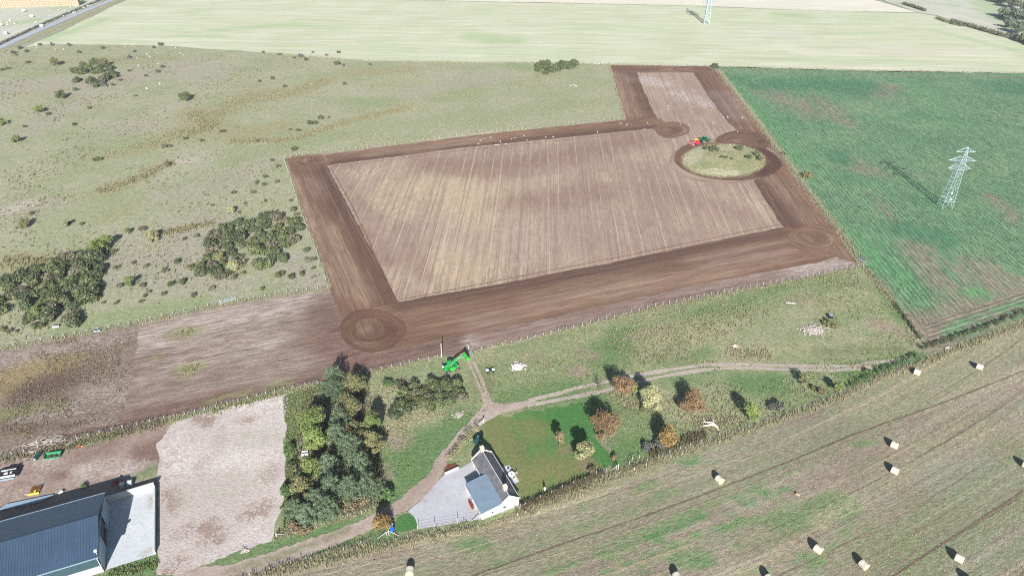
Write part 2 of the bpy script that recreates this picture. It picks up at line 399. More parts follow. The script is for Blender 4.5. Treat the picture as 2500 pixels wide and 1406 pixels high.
M['drive'] = ground_mat('grey_gravel_drive', [c(190, 190, 196), c(200, 200, 205)], [c(170, 156, 146), c(212, 212, 216)], contrast=.08, fine=3.5, mid=.3, dark=(c(160, 160, 166), .35), bump=.4, dist=.05)
M['concrete'] = ground_mat('concrete', [c(206, 212, 216), c(216, 220, 222)], [c(174, 172, 168), c(228, 230, 230)], contrast=.06, fine=1.6, mid=.3, bump=.15, dist=.05)
M['road'] = ground_mat('asphalt_road', [c(176, 180, 192), c(184, 188, 198)], contrast=.05, fine=1.5, bump=.1)
M['mudrut'] = ground_mat('muddy_wheel_mark', [c(112, 98, 84), c(130, 114, 98)], contrast=.3, fine=3.0)
M['soil'] = ground_mat('garden_soil', [c(110, 84, 70), c(128, 98, 80)], [c(150, 70, 60)], contrast=.3, fine=3.0)

# ------------------------------------------------------------------ the land
def hd(a, b_):
    p, q = G2(*a), G2(*b_); return math.degrees(math.atan2(q[0] - p[0], q[1] - p[1]))
base = sheet('ground', [(-2400, -400), (2400, -400), (2400, 3000), (-2400, 3000)], -0.02, M['base'], step=160, jit=0, bstep=300)

heath_px = [(-500, 330), (-200, 215), (-60, 160), (0, 131), (40, 116), (85, 108), (130, 109), (400, 113), (640, 130), (900, 150), (1300, 154), (1489, 157), (1524, 290),
            (1350, 308), (1200, 323), (980, 351), (694, 385), (702, 405), (735, 525), (772, 610), (803, 702), (575, 737), (340, 789), (0, 852), (-500, 930)]
pasture = sheet('rough_pasture', gp(heath_px), 0.0, M['heath'], step=3.5, jit=.5, bstep=2.0, seed=2, masks=[
    [stroke([(330, 365), (420, 335), (520, 290), (600, 240), (700, 232), (800, 195)], 7), stroke([(240, 385), (330, 362)], 5), stroke([(470, 275), (520, 310), (450, 330)], 9),
     stroke([(610, 232), (680, 228)], 9), stroke([(560, 330), (680, 310)], 8), stroke([(250, 470), (330, 440), (400, 400)], 4), stroke([(20, 640), (110, 640)], 6), stroke([(380, 575), (520, 545)], 4),
     stroke([(560, 345), (700, 345), (860, 295), (1000, 262)], 4, .8), stroke([(60, 225), (140, 220)], 6), stroke([(250, 540), (330, 500)], 3), stroke([(850, 180), (1000, 170)], 7), stroke([(130, 150), (330, 150)], 8, .7)],
    [stroke([(0, 215), (120, 205), (200, 215)], 16, .9), stroke([(300, 190), (430, 165), (500, 180)], 16, .9), stroke([(60, 330), (200, 240)], 10, .7), stroke([(250, 330), (330, 310)], 12, .8), stroke([(290, 650), (420, 640), (480, 560)], 14, .9),
     stroke([(420, 480), (560, 440), (640, 380)], 12, .6), stroke([(330, 600), (400, 700), (560, 690)], 9, .7), stroke([(0, 520), (120, 500)], 10, .6), stroke([(700, 640), (770, 690)], 8, .8), stroke([(1000, 230), (1200, 190)], 12, .6)],
    [stroke([(860, 250), (930, 250)], 7), stroke([(1080, 240), (1160, 225)], 8, .8), stroke([(100, 560), (260, 500)], 12, .5), stroke([(560, 395), (640, 370), (830, 330)], 7, .7), stroke([(1250, 160), (1290, 165)], 6),
     stroke([(900, 310), (1200, 285), (1400, 250)], 12, .55), stroke([(150, 800), (300, 770), (480, 740)], 4, .9), stroke([(180, 330), (300, 350)], 14, .6), stroke([(1350, 230), (1450, 200)], 14, .5)],
    [stroke([(10, 520), (40, 508), (62, 500)], 3.2, 1.0), stroke([(400, 402), (440, 395), (470, 391)], 2.5, .9), stroke([(620, 352), (670, 343)], 2, .7)]])
far_rows = hd((900, 145), (2500, 172))
far_px = [(60, 116), (90, 104), (160, 73), (310, 0), (395, -40), (1000, 2), (1300, 8), (1660, 15), (1996, 28), (2240, 33), (2285, 40), (2345, 62), (2420, 84), (2520, 112), (2900, 200), (2900, 196), (2500, 181), (2100, 174), (1745, 164),
          (1487, 158), (1300, 153), (900, 149), (640, 129), (400, 112), (130, 108)]
stub_far = sheet('far_stubble_field', gp(far_px), 0.03, M['far_stubble'], step=7, jit=.6, bstep=4, seed=3, row=heading(far_rows), masks=[
    [stroke([(110, 98), (190, 72), (260, 45)], 5), stroke([(520, 75), (700, 60), (820, 70)], 7, .8), stroke([(1150, 90), (1250, 100)], 9, .9), stroke([(420, 88), (560, 92)], 4, .8), stroke([(1910, 38), (1960, 42)], 9, .9),
     stroke([(2280, 75), (2400, 105), (2500, 128)], 5, .8), stroke([(1760, 137), (1980, 148)], 5, .6), stroke([(1990, 85), (2200, 80)], 5, .6), stroke([(480, 25), (620, 20)], 6, .5), stroke([(1200, 103), (1205, 92)], 7, .9), stroke([(1320, 140), (1440, 146)], 5, .5)],
    [stroke([(1880, 82), (1930, 85)], 10, .7), stroke([(2050, 110), (2400, 130)], 8, .5), stroke([(600, 105), (760, 100)], 8, .5), stroke([(700, 40), (1200, 45)], 9, .4)],
    [stroke([(800, 118), (1400, 130)], 8, .5), stroke([(300, 85), (420, 70)], 12, .5), stroke([(1300, 60), (1600, 70)], 12, .5), stroke([(2000, 150), (2450, 165)], 8, .6), stroke([(1750, 60), (2100, 60)], 10, .45), stroke([(330, 10), (420, 5)], 8, .6)]])
pale_px = [(395, -45), (1000, 1), (1300, 7), (1660, 14), (1996, 27), (2240, 32), (2150, 5), (2000, -25), (1500, -60), (600, -80)]
sheet('far_cut_field', gp(pale_px), 0.05, M['far_pale'], step=12, jit=.6, bstep=6, seed=4, row=heading(far_rows), masks=[[stroke([(1900, 10), (2100, 22)], 8, .5)], [stroke([(1750, 10), (1950, 15)], 12, .7)]])
hill_px = [(2246, 33), (2288, 38), (2345, 60), (2420, 82), (2520, 110), (2900, 195), (2900, 40), (2700, -60), (2300, -60), (2160, 3)]
sheet('far_hay_field', gp(hill_px), 0.05, M['bale_field'], step=8, jit=.6, bstep=5, seed=5, row=heading(hd((2250, 20), (2440, 70))), masks=[
    [stroke([(2380, -10), (2420, 20), (2450, 40), (2470, 65)], 10), stroke([(2180, 8), (2300, 10), (2400, 28), (2450, 60)], 3, 1.0)], [stroke([(2300, 40), (2420, 60)], 12, .6)]])
bale_px = [(-500, 300), (-200, 190), (0, 110), (150, 45), (255, 0), (330, -40), (220, -40), (205, 2), (195, 14), (0, 20), (-500, 30)]
sheet('bale_field', gp(bale_px), 0.03, M['bale_field'], step=7, jit=.5, bstep=4, seed=6, row=heading(hd((0, 110), (255, 0))), masks=[[stroke([(20, 60), (90, 50)], 6), stroke([(140, 20), (200, 20)], 8, .8)], [stroke([(40, 80), (120, 55)], 5, .6)]])
sheet('far_green_field', gp([(-500, 29), (0, 19), (194, 13), (210, 0), (250, -12), (330, -45), (-500, -60)]), 0.05, M['green_field'], step=14, jit=.4, bstep=6, seed=7)
road_c = gp([(-420, 300), (-200, 205), (0, 116), (100, 72), (200, 30), (275, 0), (360, -36)])
sheet('road', band(road_c, 6.2, 3), 0.08, M['road'], step=3, jit=.12, bstep=2, seed=8)

crop_px = [(1748, 163), (2100, 173), (2500, 180), (2900, 195), (2900, 690), (2500, 770), (2290, 848), (2250, 835), (2180, 735), (2110, 648), (2010, 505), (1920, 385), (1860, 300), (1800, 225)]
crop = sheet('leafy_crop_field', gp(crop_px), 0.03, M['crop'], step=4, jit=.5, bstep=2.5, seed=9, row=heading(2.2), masks=[
    [stroke([(1880, 225), (1990, 280)], 12, .6), stroke([(2140, 230), (2170, 215)], 9, .7), stroke([(2240, 600), (2290, 690), (2340, 710)], 6, .7), stroke([(2380, 650), (2440, 700), (2400, 680)], 7, .75), stroke([(2420, 480), (2480, 540)], 4, .6), stroke([(2160, 690), (2250, 770)], 5, .6),
     stroke([(2250, 790), (2320, 760), (2420, 735), (2520, 705)], 6, 1.0), stroke([(2270, 815), (2300, 835)], 7, 1.0), stroke([(2080, 400), (2130, 420)], 8, .6), stroke([(1770, 172), (2100, 182), (2500, 190)], 4, .45), stroke([(2120, 470), (2200, 560)], 4, .5), stroke([(2000, 240), (2060, 300)], 8, .6)],
    [stroke([(1900, 205), (2100, 210), (2080, 222)], 12, .9), stroke([(2040, 380), (2060, 395)], 5, .9), stroke([(1800, 190), (1850, 215)], 5, .8), stroke([(2450, 215), (2500, 220)], 12, .9), stroke([(2200, 560), (2300, 580)], 7, .8), stroke([(2180, 470), (2290, 500)], 6, .5)],
    [stroke([(2300, 740), (2420, 715), (2520, 690)], 3, .5), stroke([(2200, 250), (2500, 290)], 16, .4), stroke([(2250, 430), (2280, 440)], 7, .6)],
    [stroke([(2050, 560), (2200, 690), (2240, 740)], 6, .7), stroke([(1800, 215), (1880, 300), (1950, 390)], 5, .7), stroke([(2340, 790), (2500, 755)], 5, .7), stroke([(2250, 210), (2330, 300)], 14, .5), stroke([(2370, 720), (2400, 715)], 4, .8)]])
sheet('crop_headland', gp([(2258, 795), (2330, 765), (2420, 738), (2500, 708), (2900, 600), (2900, 690), (2500, 768), (2400, 806), (2296, 846), (2268, 832)]), 0.05, M['crop'], step=3, jit=.5, bstep=1.5, seed=99, row=heading(hd((2300, 800), (2500, 735))), masks=[
    [stroke([(2250, 800), (2330, 768), (2420, 740), (2520, 706)], 2.6, 1.0), stroke([(2262, 815), (2295, 838)], 3.5, 1.0), stroke([(2360, 800), (2500, 750)], 1.2, .8)], [], [], [stroke([(2320, 795), (2500, 735)], 2.0, .5)]])
plough_px = [(1487, 160), (1742, 163), (1800, 235), (1850, 305), (1905, 380), (1960, 458), (2030, 548), (2096, 648), (2000, 671), (1800, 708), (1600, 748), (1500, 775), (1400, 800), (1250, 838), (1150, 858), (1067, 871), (960, 893),
             (880, 912), (720, 944), (583, 980), (402, 1022), (161, 1076), (0, 1112), (-400, 1200), (-400, 925), (0, 856), (340, 792), (575, 740), (800, 706), (772, 612), (738, 525), (702, 405), (696, 388), (980, 353), (1200, 325), (1350, 310), (1524, 292)]
bare_dir = hd((402, 1000), (716, 935))
bare = sheet('cultivated_field', gp(plough_px), 0.03, M['bare'], step=3.5, jit=.3, bstep=1.5, seed=10, row=heading(bare_dir), masks=[
    [stroke([(700, 960), (850, 900), (1000, 870)], 5, .9), stroke([(100, 1075), (300, 1030), (600, 960)], 4, .9), stroke([(820, 840), (800, 790), (790, 760)], 6, .9), stroke([(880, 870), (1100, 845)], 7, .9), stroke([(350, 860), (600, 790), (800, 730)], 1.5, .5), stroke([(330, 830), (310, 960)], .5, 1.0)],
    [stroke([(350, 830), (500, 790), (700, 740)], 7, .8), stroke([(1150, 835), (1500, 760), (1800, 690)], 2.5, .8), stroke([(1850, 680), (2050, 645)], 5, .8), stroke([(450, 880), (650, 830)], 7, .5), stroke([(1900, 660), (2040, 645)], 4, .9)],
    [stroke([(430, 815), (470, 808)], 2.5, 1.0), stroke([(440, 905), (480, 898)], 2.5, .8), stroke([(350, 885), (390, 870)], 2, .7), stroke([(500, 985), (700, 935)], 1.5, .8)],
    [stroke([(770, 830), (900, 880), (1000, 860)], 7, .6), stroke([(1200, 815), (1600, 735), (1900, 670)], 5, .7)]])
weed_px = [(-400, 930), (0, 858), (336, 794), (338, 830), (318, 930), (306, 1000), (290, 1030), (161, 1060), (0, 1096), (-400, 1180)]
weedy = sheet('weedy_strip', gp(weed_px), 0.045, M['weedy'], step=2.5, jit=.4, bstep=1.2, seed=11, masks=[
    [stroke([(20, 930), (80, 890), (150, 890)], 5, 1.0), stroke([(0, 960), (30, 950)], 4, .9), stroke([(140, 870), (180, 865)], 2, .8)],
    [stroke([(20, 1005), (120, 1010), (160, 1000)], 3.5, .9), stroke([(0, 880), (150, 850), (300, 825)], 4, .7), stroke([(240, 950), (300, 960)], 4, .6)],
    [stroke([(0, 1015), (60, 1000)], 2.5, 1.0), stroke([(90, 990), (150, 985)], 2, .8), stroke([(10, 1062), (60, 1055)], 1.5, .8)],
    [stroke([(60, 960), (150, 930)], 5, .8), stroke([(0, 1050), (200, 1030)], 2, .6)]])
inner_px = [(797, 404), (980, 381), (1120, 362), (1350, 339), (1520, 322), (1607, 314), (1590, 265), (1575, 232), (1551, 177), (1690, 177), (1722, 225), (1770, 290), (1815, 335), (1850, 445), (1913, 554), (1700, 598), (1500, 640), (1250, 688), (972, 738), (950, 692), (900, 597), (850, 505)]
inner = sheet('tilled_field', gp(inner_px), 0.05, M['tilled'], step=3.5, jit=.15, bstep=1.2, seed=12, row=heading(2.4), masks=[
    [stroke([(1060, 460), (1160, 450), (1170, 560), (1130, 650)], 13, 1.1), stroke([(1000, 520), (960, 450)], 8, .8), stroke([(930, 480), (960, 500)], 7, .8), stroke([(1250, 500), (1300, 600)], 8, .7), stroke([(1000, 690), (1300, 640)], 5, .6), stroke([(880, 420), (1000, 410)], 8, .5), stroke([(1470, 430), (1480, 440)], 4, .8), stroke([(1850, 500), (1880, 530)], 5, .6)],
    [stroke([(1050, 400), (1200, 420), (1400, 380), (1550, 340)], 11, .7), stroke([(1250, 500), (1450, 470)], 10, .6), stroke([(1380, 560), (1500, 600)], 8, .5), stroke([(1000, 600), (1040, 680)], 4, .6), stroke([(1650, 470), (1800, 520)], 9, .5), stroke([(880, 560), (950, 640)], 4, .6), stroke([(840, 430), (900, 540)], 3, .5), stroke([(1680, 200), (1720, 240)], 5, .5), stroke([(1620, 290), (1700, 270)], 8, .5)],
    [stroke([(1100, 570), (1250, 600), (1500, 560)], 14, .6), stroke([(1590, 195), (1640, 215), (1700, 245)], 12, .9), stroke([(1250, 530), (1270, 640)], 5, .8), stroke([(1800, 300), (1840, 340)], 6, .7)],
    [stroke([(1575, 195), (1610, 205)], 7, .9), stroke([(1660, 230), (1720, 255)], 6, .8)]])
def drilled(name, px, deg, seed, masks, z=0.07):
    return sheet(name, gp(px), z, M['drilled'], step=2.5, jit=.2, bstep=.9, seed=seed, row=heading(deg), masks=masks)
lh = hd((797, 404), (972, 738))
drilled('drilled_headland', [(698, 392), (797, 404), (850, 505), (900, 597), (950, 692), (972, 738), (985, 770), (930, 830), (862, 855), (842, 800), (805, 702), (773, 612), (740, 528), (706, 410)], lh, 13, [
    [stroke([(792, 415), (842, 510), (890, 600), (940, 700), (962, 745)], 3.6, 1.2), stroke([(820, 500), (840, 520)], 6, 1.0), stroke([(740, 470), (760, 500)], 3, .6), stroke([(905, 640), (950, 720)], 2, .7)],
    [stroke([(720, 430), (760, 520), (800, 620), (840, 720)], 2.2, .7), stroke([(800, 560), (860, 680), (900, 730)], 2.6, .8)],
    [stroke([(760, 440), (780, 470)], 3, .5)]])
drilled('drilled_headland', [(905, 752), (972, 738), (1250, 688), (1500, 640), (1700, 599), (1913, 555), (1965, 552), (2055, 610), (2040, 628), (2000, 640), (1850, 668), (1700, 695), (1500, 740), (1300, 785), (1100, 825), (930, 858), (890, 800)], hd((972, 738), (1500, 640)), 14, [
    [stroke([(985, 742), (1250, 696), (1500, 648), (1900, 564)], 3.0, 1.3), stroke([(1500, 650), (1600, 630)], 5, .6), stroke([(1000, 790), (1300, 735)], 1, .6)],
    [stroke([(1300, 745), (1480, 710), (1600, 690)], 5, .8), stroke([(1150, 780), (1300, 755)], 4, .6), stroke([(1700, 640), (1830, 615)], 5, .5), stroke([(1550, 700), (1780, 660)], 3, .7)],
    [stroke([(1150, 800), (1250, 780)], 3, .6), stroke([(1750, 640), (1900, 620)], 6, .5)]], z=.078)
drilled('drilled_headland', [(697, 391), (980, 355), (1200, 327), (1350, 312), (1524, 294), (1612, 290), (1640, 312), (1607, 314), (1520, 322), (1350, 339), (1120, 362), (980, 381), (797, 404), (760, 408), (705, 404)], hd((980, 366), (1500, 308)), 15, [
    [stroke([(800, 400), (1120, 359), (1600, 311)], 2.8, 1.2), stroke([(1350, 330), (1500, 315)], 3, .6)], [stroke([(900, 377), (1200, 340)], 3.5, .7), stroke([(1000, 368), (1060, 362)], 4, .6)], []], z=.075)
drilled('drilled_headland', [(1488, 162), (1552, 165), (1558, 190), (1578, 235), (1592, 268), (1625, 318), (1600, 318), (1526, 292), (1506, 232)], 1.0 + lh * .0 + hd((1487, 162), (1524, 292)) * .5 + hd((1552, 177), (1590, 265)) * .5, 16, [
    [stroke([(1535, 170), (1555, 200), (1585, 270)], 4, .9), stroke([(1575, 245), (1600, 310)], 5, .8)], [stroke([(1510, 205), (1545, 280)], 5, .6)], [stroke([(1500, 185), (1530, 195)], 6, .7)]])
drilled('drilled_headland', [(1488, 160), (1742, 163), (1758, 181), (1690, 178), (1552, 178), (1490, 174)], far_rows, 17, [[stroke([(1500, 170), (1600, 170)], 4, .6)], [stroke([(1620, 173), (1680, 174)], 3, .5)], []], z=.08)
drilled('drilled_headland', [(1692, 172), (1755, 178), (1802, 238), (1850, 307), (1905, 382), (1962, 460), (2032, 550), (2092, 643), (2050, 632), (1960, 560), (1913, 555), (1840, 443), (1860, 400), (1815, 335), (1770, 290), (1722, 225)], 2.2, 18, [
    [stroke([(1700, 180), (1740, 240), (1790, 300)], 4, .8), stroke([(1848, 450), (1900, 520), (1940, 565)], 6, 1.2), stroke([(1855, 330), (1900, 400)], 4, .5)],
    [stroke([(1880, 440), (1980, 550)], 3, .5)], [stroke([(1760, 230), (1810, 290)], 6, .8), stroke([(1870, 360), (1890, 380)], 4, .6)]], z=.085)
for i, (pl, wd) in enumerate([([(807, 409), (858, 500), (916, 622), (970, 737)], .42), ([(972, 733), (1250, 679), (1500, 630), (1700, 590), (1908, 547)], .38), ([(1853, 449), (1912, 550)], .38), ([(812, 408), (980, 387), (1120, 368), (1350, 345), (1600, 319)], .4), ([(1696, 181), (1728, 226), (1776, 290)], .45)]):
    sheet('drill_mark', band(gp(pl), wd, 1.0), 0.066, M['drilled'], step=2, jit=.1, bstep=.7, seed=80 + i, row=heading(2.4))
def turning_ring(cx, cy, rx, ry, ix, iy, seed, z=.10, m='ring', ddx=0, ddy=0):
    if ix: sheet('turning_circle', gp(ell(cx + ddx, cy + ddy, ix * 1.12, iy * 1.12)), z - .005, M['drilled'], step=2.0, jit=.1, bstep=1.0, seed=seed + 200, row=heading(lh), masks=[[stroke([(cx + ix * .4, cy)], 4, .8)], [stroke([(cx - ix * .4, cy)], 2, .6)], []])
    wav_ = lambda pts, a_: [(cx + (x - cx) * (1 + a_ * math.sin(2 * math.atan2(y - cy, x - cx) + seed) + a_ * .7 * math.sin(3 * math.atan2(y - cy, x - cx) + 2 * seed)), cy + (y - cy) * (1 + a_ * math.sin(2 * math.atan2(y - cy, x - cx) + seed))) for x, y in pts]
    sheet('turning_ring', gp(wav_(ell(cx, cy, rx, ry), .05)), z, M[m], step=2.0, jit=.3, bstep=1.0, seed=seed, row=rings_about(cx, cy), hole=gp(wav_(ell(cx + ddx, cy + ddy, ix * .95, iy * .95), .07)) if ix else None,
          masks=[[stroke([(cx - rx * .5, cy + ry * .6), (cx + rx * .3, cy + ry * .75)], 2, .4)], [stroke([(cx + rx * .6, cy)], 3, .5)]])
turning_ring(908, 806, 75, 55, 37, 25, 20, ddx=-4, ddy=-6)
turning_ring(758, 392, 56, 15, 30, 6, 21, m='drilled', ddx=6)
turning_ring(1985, 581, 63, 32, 34, 16, 22, ddx=6, m='drilled')
turning_ring(1640, 318, 44, 20, 29, 10, 23, z=.095, m='drilled')
turning_ring(1815, 347, 70, 29, 44, 12, 24, ddx=-4, ddy=4, z=.118)
turning_ring(1690, 170, 48, 8, 40, 5, 25, z=.1)
isl_px = ell(1766, 394, 99, 40)
ring_px = smooth_px([(1672, 352), (1650, 372), (1644, 392), (1660, 412), (1700, 430), (1760, 442), (1820, 441), (1868, 434), (1900, 420), (1911, 404), (1898, 382), (1868, 362), (1840, 352), (1760, 348)], True)
sheet('island_headland', gp(ell(1768, 394, 134, 55)), 0.09, M['tilled'], step=2.5, jit=.1, bstep=1.0, seed=26, row=rings_about(1768, 394), masks=[[], [stroke(ell(1768, 394, 131, 53), .9, .9)], [], []])
sheet('island_headland', gp(ring_px), 0.12, M['ring'], step=2.0, jit=.15, bstep=1.0, seed=27, row=rings_about(1768, 394), masks=[[], [stroke([(1860, 425), (1900, 400), (1860, 370)], 4, .8)]])
ic = G2(1766, 394)
def mound(x, y):
    return 0.9 * np.clip(1 - (np.hypot(x - ic[0], (y - ic[1]) * 1.0) / 17.5) ** 2, 0, 1)
sheet('grass_island', gp(isl_px), 0.15, M['island'], step=1.2, jit=.4, bstep=.8, seed=28, height=mound, masks=[
    [stroke([(1700, 400), (1720, 410)], 4, .7), stroke([(1800, 420), (1840, 400)], 5, .5)], [], [stroke([(1680, 395), (1700, 370), (1780, 362)], 4, .9), stroke([(1720, 425), (1790, 428)], 4, .9)], []])

pad_px = [(-300, 1185), (0, 1119), (161, 1083), (402, 1026), (716, 949), (880, 915), (960, 896), (1067, 874), (1150, 861), (1250, 841), (1400, 803), (1500, 778), (1600, 751), (1800, 711), (2000, 674), (2104, 652), (2180, 735), (2250, 838), (2300, 852), (2500, 773), (2900, 690),
          (2900, 720), (2500, 795), (2300, 866), (2160, 915), (1920, 1016), (1780, 1060), (1600, 1120), (1500, 1153), (1400, 1205), (1270, 1245), (1173, 1285), (1000, 1316), (820, 1366), (660, 1394), (400, 1460), (-300, 1600)]
paddock = sheet('paddock', gp(pad_px), 0.02, M['paddock'], step=2.5, jit=.4, bstep=1.2, seed=30, masks=[
    [stroke([(1450, 990), (1462, 1060), (1500, 1105)], 4, 1.2), stroke([(1300, 992), (1430, 972)], 2, .8), stroke([(940, 1180), (1000, 1110), (1080, 1060), (1130, 1040)], 6, 1.0), stroke([(960, 1205), (1040, 1130)], 4, 1.0), stroke([(1480, 870), (1530, 830), (1500, 850)], 6, .9), stroke([(1230, 970), (1300, 965), (1400, 940)], 4, .8), stroke([(1250, 850), (1350, 830)], 4, .6),
     stroke([(1820, 935), (1880, 935)], 5, 1.0), stroke([(2080, 910), (2160, 905), (2240, 880)], 4, 1.0), stroke([(1440, 1110), (1520, 1115), (1560, 1090)], 5, .9), stroke([(1560, 1010), (1640, 1060)], 6, .5), stroke([(2150, 690), (2200, 780)], 2.5, .8), stroke([(1600, 880), (1750, 850), (1800, 830)], 2.5, .8),
     stroke([(1700, 770), (1800, 740), (1900, 700)], 4, .6), stroke([(520, 1370), (700, 1320), (880, 1275)], 2.2, .9), stroke([(280, 1390), (380, 1370)], 4, .9), stroke([(600, 1400), (760, 1355), (900, 1320)], 1.6, .9), stroke([(700, 1080), (705, 1250)], 2.5, .8), stroke([(930, 1290), (940, 1300)], 4, .8), stroke([(1640, 930), (1740, 910)], 4, .6)],
    [stroke([(1400, 907), (1420, 908)], 2.2, 1.0), stroke([(1540, 822), (1600, 812), (1640, 800)], 2, .8), stroke([(1420, 862), (1450, 870)], 2.2, .8), stroke([(965, 1080), (980, 1070)], 2.5, .9), stroke([(1430, 1100), (1480, 1125)], 2.5, .9), stroke([(1470, 1090), (1500, 1060)], 2, .6), stroke([(2140, 790), (2200, 815)], 3, .8), stroke([(1940, 735), (1990, 730)], 4, .6), stroke([(1290, 870), (1320, 875)], 4, .5), stroke([(930, 1150), (935, 1170)], 2.5, .8), stroke([(700, 1040), (720, 1020)], 4, .7), stroke([(1250, 965), (1262, 962)], 1.5, .4), stroke([(2280, 850), (2310, 848)], 3, .8), stroke([(1220, 1010), (1400, 975)], 1.2, .4)],
    [stroke([(1600, 850), (1700, 810), (1760, 800)], 6, .8), stroke([(1780, 850), (1820, 880), (1860, 860)], 5, .9), stroke([(1960, 770), (2100, 720)], 6, .6), stroke([(960, 1030), (1040, 1015)], 4, .9), stroke([(920, 960), (960, 1000)], 6, .7), stroke([(1540, 940), (1660, 990)], 6, .6), stroke([(1150, 880), (1300, 850), (1450, 815)], 4, .5), stroke([(1930, 850), (2150, 840)], 4, .6)],
    [stroke([(1170, 905), (1190, 950)], 3, .6), stroke([(1600, 870), (1680, 830)], 2, .6), stroke([(1640, 900), (1700, 890)], 3, .5), stroke([(2000, 860), (2200, 850)], 3, .6), stroke([(1520, 1000), (1560, 960)], 5, .5)]])
sheet('garden_lawn', gp([(1178, 1028), (1210, 1017), (1300, 1000), (1420, 985), (1442, 1000), (1446, 1060), (1470, 1095), (1500, 1110), (1512, 1128), (1455, 1157), (1400, 1180), (1330, 1210), (1274, 1232), (1240, 1170), (1205, 1100), (1178, 1080)]), 0.04, M['lawn'], step=1.5, jit=.7, bstep=.7, seed=31, masks=[
    [stroke([(1330, 1010), (1400, 1000), (1430, 1060), (1450, 1110)], 6, .9), stroke([(1260, 1090), (1275, 1110)], 3.5, .9), stroke([(1400, 1150), (1420, 1160)], 3, .9), stroke([(1350, 1090), (1380, 1120)], 5, .7)],
    [stroke([(1210, 1050), (1240, 1110), (1260, 1150)], 4, .8), stroke([(1300, 1160), (1360, 1150)], 5, .8), stroke([(1290, 1040), (1310, 1050)], 3, .7), stroke([(1360, 1165), (1390, 1158)], 3, .8)],
    [stroke([(1370, 1100), (1378, 1096)], 1.4, 1.0), stroke([(1425, 1130), (1440, 1140)], 2, .9)], [stroke([(1230, 1040), (1300, 1100)], 5, .6)]])
sheet('gravel_yard', gp([(703, 962), (600, 985), (500, 1008), (425, 1030), (384, 1082), (390, 1120), (383, 1190), (384, 1350), (380, 1402), (440, 1408), (510, 1376), (575, 1344), (662, 1319), (684, 1264), (697, 1200), (692, 1082), (697, 1020), (706, 985)]), 0.05, M['gravel'], step=1.8, jit=.28, bstep=.7, seed=32, masks=[
    [stroke([(490, 1020), (510, 1030)], 1.8, .9), stroke([(540, 1075), (530, 1110), (490, 1135)], 2.2, .7), stroke([(655, 1145), (650, 1160)], 2.5, .9), stroke([(560, 1170), (570, 1150)], 2, .6), stroke([(420, 1210), (425, 1230)], 2.5, .7), stroke([(610, 1250), (640, 1240)], 2.5, .7), stroke([(510, 1290), (520, 1310)], 2.5, .8), stroke([(440, 1300), (470, 1290)], 2, .5), stroke([(400, 1400), (440, 1370)], 2, .6), stroke([(590, 1025), (610, 1020)], 1.6, .7)],
    [stroke([(560, 1110), (620, 1130)], 6, .7), stroke([(430, 1100), (450, 1140)], 4, .5), stroke([(600, 1000), (680, 980)], 3, .6)],
    [stroke([(560, 1080), (660, 1060)], 4, .5), stroke([(500, 1200), (600, 1180)], 6, .5)]])
sheet('farm_yard', gp([(-300, 1190), (0, 1128), (161, 1100), (300, 1062), (400, 1036), (430, 1032), (392, 1080), (396, 1120), (388, 1186), (386, 1192), (262, 1226), (262, 1390), (200, 1412), (-300, 1540)]), 0.04, M['yard'], step=2, jit=.35, bstep=.8, seed=33, masks=[
    [stroke([(350, 1100), (384, 1120), (390, 1090)], 3, .9), stroke([(340, 1120), (380, 1115)], 1.2, 1.0), stroke([(120, 1170), (155, 1160)], 1.2, .9), stroke([(200, 1110), (260, 1090)], 4, .5)],
    [stroke([(200, 1150), (280, 1140), (380, 1150)], 3, .6), stroke([(60, 1130), (140, 1130)], 2, .6), stroke([(20, 1190), (100, 1180)], 3, .4)],
    [stroke([(345, 1160), (380, 1145)], 1.6, 1.0), stroke([(150, 1090), (250, 1070)], 2, .5)]])
sheet('concrete_yard', gp([(258, 1228), (379, 1192), (379, 1353), (262, 1390)]), 0.06, M['concrete'], step=1, jit=0, bstep=1, seed=34, masks=[[stroke([(365, 1210), (372, 1240)], .8, .8), stroke([(370, 1340), (350, 1350)], 1, .7)], [stroke([(300, 1300), (340, 1290)], 3, .5)]])
tr_l = [(300, 1440), (500, 1386), (660, 1350), (820, 1292), (910, 1259), (961, 1226), (1036, 1168), (1071, 1113), (1103, 1070), (1156, 1022), (1176, 995), (1180, 965), (1172, 950)]
tr_r = [(1190, 950), (1200, 985), (1235, 985), (1300, 975), (1310, 986), (1240, 1006), (1207, 1016), (1183, 1030), (1139, 1066), (1092, 1116), (1084, 1152), (1060, 1184), (1026, 1222), (968, 1258), (940, 1275), (900, 1300), (800, 1340), (680, 1384), (560, 1420), (400, 1466)]
sheet('farm_track', gp(smooth_px(tr_l, False, 1) + smooth_px(tr_r, False, 1)), 0.06, M['track'], step=1.5, jit=.3, bstep=.7, seed=35, masks=[[stroke([(560, 1395), (700, 1350), (860, 1290)], .9, .9)], [stroke([(1000, 1210), (1060, 1140)], 2, .5), stroke([(940, 1250), (980, 1235)], 3, .5)]])
for i, (pl, wd) in enumerate([([(1290, 978), (1380, 955), (1480, 930), (1580, 911), (1700, 893), (1800, 888), (1900, 893), (2050, 896), (2150, 884), (2225, 872)], 1.25), ([(1290, 990), (1400, 970), (1500, 948), (1600, 921), (1720, 902), (1800, 897), (1900, 901), (2040, 905), (2130, 897)], 1.35),
                           ([(1182, 975), (1172, 950), (1158, 915), (1143, 880)], .8), ([(1194, 975), (1185, 950), (1172, 915), (1155, 880)], .8)]):
    sheet('wheel_rut', band(gp(smooth_px(pl)), wd, 1.0), 0.065, M['rut'] if i < 2 else M['track'], step=1.5, jit=.16, bstep=.6, seed=40 + i)
